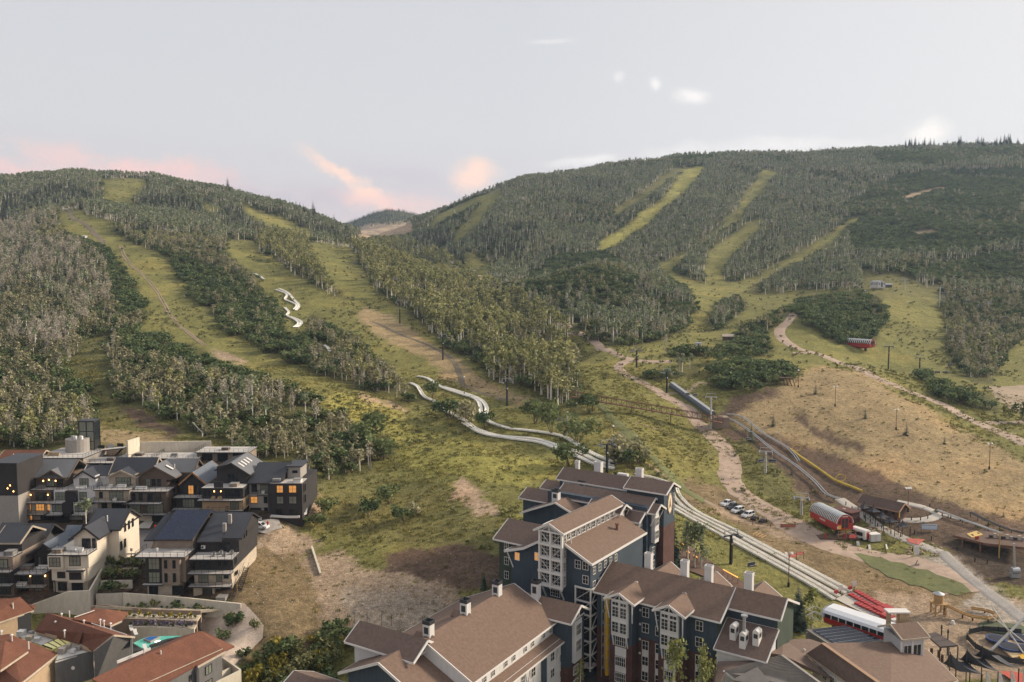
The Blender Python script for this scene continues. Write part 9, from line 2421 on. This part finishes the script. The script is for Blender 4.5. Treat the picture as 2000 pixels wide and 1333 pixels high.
 hd = math.degrees(math.atan2((f1 - f0).x, (f1 - f0).y)) - 90
 K = Bld('cabin', 'long brown timber cabin with a shingle roof in the path loop', 'cabin', f0.x, f0.y, p.z, hd)
 Ln = (f1 - f0).length
 K.box('wall', M_WOOD if False else mat('dark_red_timber', (.10, .050, .036), noise=.2, scale=3), -3, Ln, 0, 5.2, -1, 2.7)
 K.gable('x', -4.2, Ln + .8, 2.6, 4.7, -.8, 2.6, 6.2, 2.6, m=mat('cabin_shingles', (.115, .075, .058), noise=.18, scale=5), trim=mat('tan_ridge_cap', (.36, .23, .15)))
 K.pent('gable_wall', mat('dark_red_timber', (.10, .050, .036)), 'x', -2.98, Ln - .02, [(0, 2.5), (5.2, 2.5), (2.6, 4.4)])
 for k in range(4): K.win('F', (1 + k * 2.1, -.01, 1.0), 1.0, 1.2, nx=2, ny=1, fm=M_DKMETAL)
 K.box('door', M_BLACK, Ln - .0, Ln + .05, 1.6, 3.4, 0, 2.1); K.mb().box(Ln + .05, Ln + .15, .5, .9, .4, 2.2).build('yellow_sign', M_YELLOW, K.e)
 K.mb().box(-4, -3.2, .4, 4.6, -.3, .3).build('porch', M_PALES, K.e)
 p = G(1646, 1004); f0 = Z(1627, 992, p.z + 2.8); f1 = Z(1663, 1002, p.z + 2.8)
 hd = math.degrees(math.atan2((f1 - f0).x, (f1 - f0).y)) - 90
 K = Bld('shed', 'dark maroon flat-roofed shed behind the red barrel station', 'shed', f0.x, f0.y, p.z, hd); Ln = (f1 - f0).length
 mm = mat('maroon_sheet', (.075, .030, .028), noise=.15); K.box('wall', mm, 0, Ln, 0, 4, -1, 2.6); K.box('roof', mat('maroon_roof', (.10, .042, .036), noise=.12), -.4, Ln + .4, -.6, 4.4, 2.6, 2.85); K.box('roof_light', M_PALES, Ln * .35, Ln * .5, 1.2, 1.9, 2.85, 2.98)
 p = G(1681, 1052)
 e = thing('ticket_booth', 'white rounded ticket booth with a red door below the station', 'booth', p, .5)
 MB().ext([(x, -2.4, z) for x, z in ((-1.3, .4), (1.3, .4), (1.3, 2.6), (.9, 3.0), (-.9, 3.0), (-1.3, 2.6))], (0, 5.0, 0)).build('body', M_WHITE, e); MB().box(-.5, .5, -2.46, -2.4, .45, 2.5).build('door', M_RED, e); MB().box(-1.33, -1.3, -1.6, 2.2, 1.2, 2.3).build('window', M_GLASS, e); MB().box(-1.1, 1.1, -2.2, 2.2, 0, .4).build('base', M_DKMETAL, e)
 for y in (-1.4, 1.4): MB().tube((-1.4, y, .4), (1.4, y, .4), .4, 12).build('wheel', M_BLACK, e)
 p = G(1706, 1057); e = thing('storage_box', 'square white storage cabinet beside the ticket booth', 'cabinet', p, .2); MB().box(-1.6, 1.6, -1.2, 1.2, .2, 2.2).build('body', M_WHITES, e); MB().box(-1.65, 1.65, -1.25, 1.25, 2.2, 2.3).build('lid', M_WHITE, e); MB().box(-.02, .02, -1.23, -1.2, .3, 2.1).build('seam', M_DKMETAL, e)
 for i, (x, y, l) in enumerate(((1675, 1066, 'white folding sign below the ticket booth'), (1697, 1073, 'white folding sign with dark side on the dirt'), (1730, 1072, 'small folding sign by the bike stands'), (1792, 1104, 'dark folding sign at the grass edge'))):
  p = G(x, y); e = thing('folding_sign', l, 'sign', p, .4 * i, 'folding signs on the plaza')
  MB().ext([(-.5, -.45, 0), (.5, -.45, 0), (.4, -.03, 1.3), (-.4, -.03, 1.3)], (0, .05, 0)).build('front_board', M_WHITE if i < 3 else M_BLACK, e); MB().ext([(-.5, .45, 0), (.5, .45, 0), (.4, .03, 1.3), (-.4, .03, 1.3)], (0, .05, 0)).build('back_board', M_DKMETAL, e)
 p = G(1790, 1087); e = thing('map_board', 'upright white trail map board on the dirt plaza', 'sign', p, .1); MB().box(-.75, .75, -.06, .06, .5, 2.9).build('board', M_WHITE, e)
 for sx in (-.6, .6): MB().box(sx - .06, sx + .06, -.05, .05, -.2, .5).build('leg', M_STEEL, e)
 for k in range(5): MB().box(-.55, .45 - .2 * (k % 2), -.07, -.06, 2.4 - k * .35, 2.5 - k * .35).build('trail_line', mat('pale_blue_print', (.35, .45, .55), noise=0), e)
 p = G(1815, 1038); e = thing('banner_sign', 'pale blue lettered sign board on the brown bank', 'sign', p, -.1)
 MB().box(-2.2, 2.2, -.06, .06, .6, 2.1).build('board', mat('pale_blue_board', (.45, .55, .66), noise=.05), e)
 for sx in (-1.9, 1.9): MB().box(sx - .07, sx + .07, 0, .12, -.4, 2.2).build('post', M_STEEL, e)
 for k in range(11): MB().box(-1.8 + k * .33, -1.6 + k * .33, -.08, -.06, 1.2, 1.5).build('letter', M_WHITE, e)
 MB().box(-2.0, 1.8, -.08, -.06, 1.75, 1.95).build('heading_strip', M_GREYF, e)
 # fence posts along the path
 for i, (x, y) in enumerate(((1652, 988), (1664, 997), (1676, 1004), (1688, 1014), (1700, 1022), (1714, 1030), (1722, 1034), (1740, 1044), (1759, 1050), (1816, 991), (1828, 1000), (1840, 1008), (1857, 1013), (1876, 1018), (1780, 1018), (1798, 1018), (1812, 1015), (1756, 1021), (1782, 1078), (1786, 1044), (1819, 1056), (1869, 1076), (1904, 1098), (1928, 1102))):
  p = G(x, y); single(MB(p).tube(p - Vector((0, 0, .3)), p + Vector((0, 0, 1.25)), .15, 7), 'bollard', M_BLACK, 'dark post beside the pale resort path', 'bollard', p, group='dark posts along the resort path')
 # timber platform with yellow mat on the right edge
 pf = G(1940, 1092)
 e = thing('timber_platform', 'long rusty timber platform with a yellow mat above the dark bank', 'platform', pf)
 z = pf.z + 3.4
 q = [Z(1862, 1046, z), Z(1925, 1062, z), Z(2010, 1071, z), Z(2010, 1045, z), Z(1900, 1036, z)]
 MB(pf).slab(q, .5).build('deck', M_MULCH, e)
 for a, b in zip(q[:3], q[1:3]): MB(pf).beam(a + Vector((0, 0, -.2)), b + Vector((0, 0, -.2)), .25, .7).build('edge_beam', M_RUST, e)
 MB(pf).slab([Z(1888, 1043, z + .2), Z(1898, 1050, z + .2), Z(1920, 1044, z + .2), Z(1907, 1037, z + .2)], .2).build('yellow_mat', mat('ochre_mat', (.55, .38, .13), noise=.12), e)
 MB(pf).slab([Z(1896, 1044, z + .24), Z(1900, 1047, z + .24), Z(1903, 1046, z + .24), Z(1899, 1043, z + .24)], .03).slab([Z(1908, 1041, z + .24), Z(1911, 1043, z + .24), Z(1914, 1042, z + .24), Z(1911, 1040, z + .24)], .03).build('mat_mark', M_BLACK, e)
 MB(pf).box(*[c for c in (Z(1908, 1054, z).x - .5, Z(1908, 1054, z).x + .6, Z(1908, 1054, z).y, Z(1908, 1054, z).y + .1, z, z + .9)]).build('red_sign', M_RED, e)
 for x, y, zb in ((1952, 1066, 1), (1880, 1052, 1), (1915, 1060, 1)): c = Z(x, y, z); MB(pf).tube((c.x, c.y, float(HT(c.x, c.y)) - 1), (c.x, c.y, z + (3.5 if x == 1952 else 0)), .2, 8).build('post', M_TAN if x == 1952 else M_RUST, e)
 for i in range(9): c = Z(1935 + i * 8, 1050 + i * .8, z); MB(pf).box(c.x - .4, c.x + .4, c.y - .3, c.y + .3, z, z + (.7, 1.3, .9)[i % 3]).build('machinery', (M_DKMETAL, M_PALES, M_GREYS)[i % 3], e)
 p = G(1982, 1128); e = thing('bungee_winch', 'grey steel mast with a winch drum at the right edge', 'machine', p); MB().tube((0, 0, 0), (-.6, 0, 9), .25, 8).build('mast', M_STEEL, e); MB().tube((-1, 0, 1.8), (1, 0, 1.8), .9, 12).build('drum', M_STEEL, e); MB().box(-1.2, 1.2, -.6, .6, 0, 1.1).build('base', M_STEEL, e)
 # low fence and mats by the parked vehicles
 q = [G(x, y) for x, y in ((1443, 1024), (1470, 1026), (1505, 1030), (1525, 1031), (1554, 1031))]
 e = thing('rail_fence', 'low rail fence behind the parked vehicles ending in orange netting', 'fence', q[0])
 for i, (a, b) in enumerate(zip(q, q[1:])):
  MB(q[0]).beam(a + Vector((0, 0, 1)), b + Vector((0, 0, 1)), .1).beam(a + Vector((0, 0, .5)), b + Vector((0, 0, .5)), .1).build('rail', M_MULCH, e); MB(q[0]).tube(a, a + Vector((0, 0, 1.2)), .1, 6).build('post', M_MULCH, e)
  if i == 3: MB(q[0]).ext([a, b, b + Vector((0, 0, 1.1)), a + Vector((0, 0, 1.1))], (0, .04, 0)).build('orange_netting', mat('orange_netting', (.45, .17, .11), noise=.2), e)
 for i in range(4):
  a, b = G(1470 + i * 5.5, 1045 + i * 2.2, .1), G(1480 + i * 5.5, 1040 + i * 2.2, .1); single(MB(a).beam(a, b, .25, .2), 'timber_sleeper', M_TAN, 'pale timber sleeper laid on the dirt, %s of the four' % ('first', 'second', 'third', 'last')[i], 'timber', a, group='timber sleepers on the dirt')
 # warm lights of the hotel garden, terrace
 M_GLOW = mat('garden_light_strip', (.8, .4, .1), noise=0, emit=(1.0, .36, .07), estr=1.1)
 for i, (a, b) in enumerate((((1332, 1075), (1341, 1079)), ((1341, 1090), (1347, 1093)), ((1355, 1098), (1362, 1102)), ((1412, 1126), (1441, 1142)), ((1528, 1189), (1544, 1200)))):
  p, q = G(*a, 1.8), G(*b, 1.8); e = thing('lit_rail', 'glowing amber handrail light in the hotel garden, %s along the slope' % ('first', 'second', 'third', 'fourth', 'last')[i], 'light', p, 0, 'amber rail lights of the hotel garden')
  MB(p).beam(p, q, .16, .14).build('light_strip', M_GLOW, e)
  for k in range(4): c = p.lerp(q, k / 3); MB(p).box(c.x - .07, c.x + .07, c.y - .07, c.y + .07, c.z - 2.2, c.z - .15).build('post', M_WOOD, e)
 drape('garden_paving', [(1315, 1085), (1345, 1068), (1375, 1090), (1420, 1120), (1470, 1150), (1440, 1165), (1380, 1130), (1330, 1110)], M_MULCH, lift=.3)
 # trees round the hotel
 S1 = fir(400, 14, 18, 14, M_SPRUCE, .24, 'blue_spruce'); S2 = fir(401, 12, 18, 14, None, .22, 'dark_spruce'); A1_ = [aspen(402 + i, 12, 420, .34, .10, .17, None, None, 'garden_aspen') for i in range(3)]
 W2 = [aspen(410 + i, 12, 560, .30, .06, .22, leaf_mat('willow_leaves', (.17, .19, .06), (.25, .26, .09)), None, 'garden_poplar') for i in range(2)]
 for x, y, t, l, pr, w in ((1316, 1100, 1012, 'tall blue spruce beside the brick gable', S1, 1.0), (1278, 1108, 1052, 'dark conifer in the hotel court by the brick oriels', S2, 1.0), (1258, 1112, 1062, 'second dark conifer in the hotel court', S2, .8), (945, 1152, 1110, 'dark conifer at the left corner of the tall block', S2, 1.0), (1558, 1230, 1135, 'dark spruce behind the pale aspen by the lodge', S2, 1.3)):
  p = G(x, y); h = (y - t) / FPX * p.y; b0 = 14 if pr is S1 else 12; single_tree('fir', 'garden_conifer', l, 'conifer', 'conifers round the hotel', p, x, (h / b0 * w, h / b0 * w, h / b0), 0, pr)
 for i, (x, y, t, l, pr, w) in enumerate(((1343, 1105, 1010, 'first slim pale aspen in the hotel garden', A1_[0], .7), (1357, 1110, 1018, 'second slim pale aspen in the hotel garden', A1_[1], .7), (1370, 1112, 1022, 'third slim pale aspen in the hotel garden', A1_[2], .7), (1585, 1235, 1148, 'pale green aspen beside the lift terminal', W2[0], 1.1), (1320, 1345, 1250, 'yellow-green aspen in front of the brick bays', W2[0], .62), (1376, 1345, 1262, 'slimmer yellow-green aspen right of the brick bays', W2[1], .5), (1134, 1345, 1290, 'small brown-green tree at the foot of the stair shaft', W2[1], .5))):
  p = G(x, y); yn = 138 if x > 1200 else 150
  if y > 1340: p = P(x, t, yn); h = p.z + .3; p.z = -.3
  else: h = (y - t) / FPX * p.y
  single_tree('aspen', 'garden_aspen', l, 'aspen', 'aspens round the hotel', p, x, (h / 12 * w, h / 12 * w, h / 12), 0, pr)
 drape('hotel_court', [(1175, 1297), (1230, 1310), (1300, 1322), (1420, 1330), (1420, 1360), (1080, 1360), (1100, 1310)], mat('dark_court_paving', (.075, .070, .068), noise=.2), lift=.25)
 p = PZ(1145, 1300, .3)
 e = thing('tarpaulin_heap', 'grey tarpaulin sheet lying at the foot of the stair shaft', 'tarpaulin', p, .4); MB().ext([(-1.6, -1, 0), (1.6, -1, 0), (1.8, -.9, .5), (.3, -.8, 1.1), (-1.5, -.9, .5)], (0, 1.8, .1)).build('sheet', M_GREYS, e); MB().beam((-1.8, -1.1, .05), (1.8, -1.1, .05), .1).build('edge', M_STEEL, e)
lower_right()
# ---------------------------------------------------------------- air between the hills
def air():
 me = bpy.data.meshes.new('haze')
 x, y0, y1, z0, z1 = 5200, -300, 5200, float(ZZ.min()) - 6, float(ZZ.max()) + 40
 me.from_pydata([(-x, y0, z0), (x, y0, z0), (x, y1, z0), (-x, y1, z0), (-x, y0, z1), (x, y0, z1), (x, y1, z1), (-x, y1, z1)], [],
     [(3, 2, 1, 0), (4, 5, 6, 7), (0, 1, 5, 4), (1, 2, 6, 5), (2, 3, 7, 6), (3, 0, 4, 7)])
 m = bpy.data.materials.new('haze'); m.use_nodes = True; t = m.node_tree; t.nodes.clear()
 out = nd(t, 'ShaderNodeOutputMaterial'); v = nd(t, 'ShaderNodeVolumePrincipled')
 v.inputs['Color'].default_value = (.58, .76, 1.0, 1); v.inputs['Density'].default_value = .000075; v.inputs['Anisotropy'].default_value = .2
 lk(t, v.outputs[0], out.inputs['Volume'])
 me.materials.append(m)
 o = bpy.data.objects.new('haze', me); COL.objects.link(o); o['kind'] = 'stuff'; o.visible_shadow = True
 o['label'] = 'thin bluish evening haze filling the valley'
air()
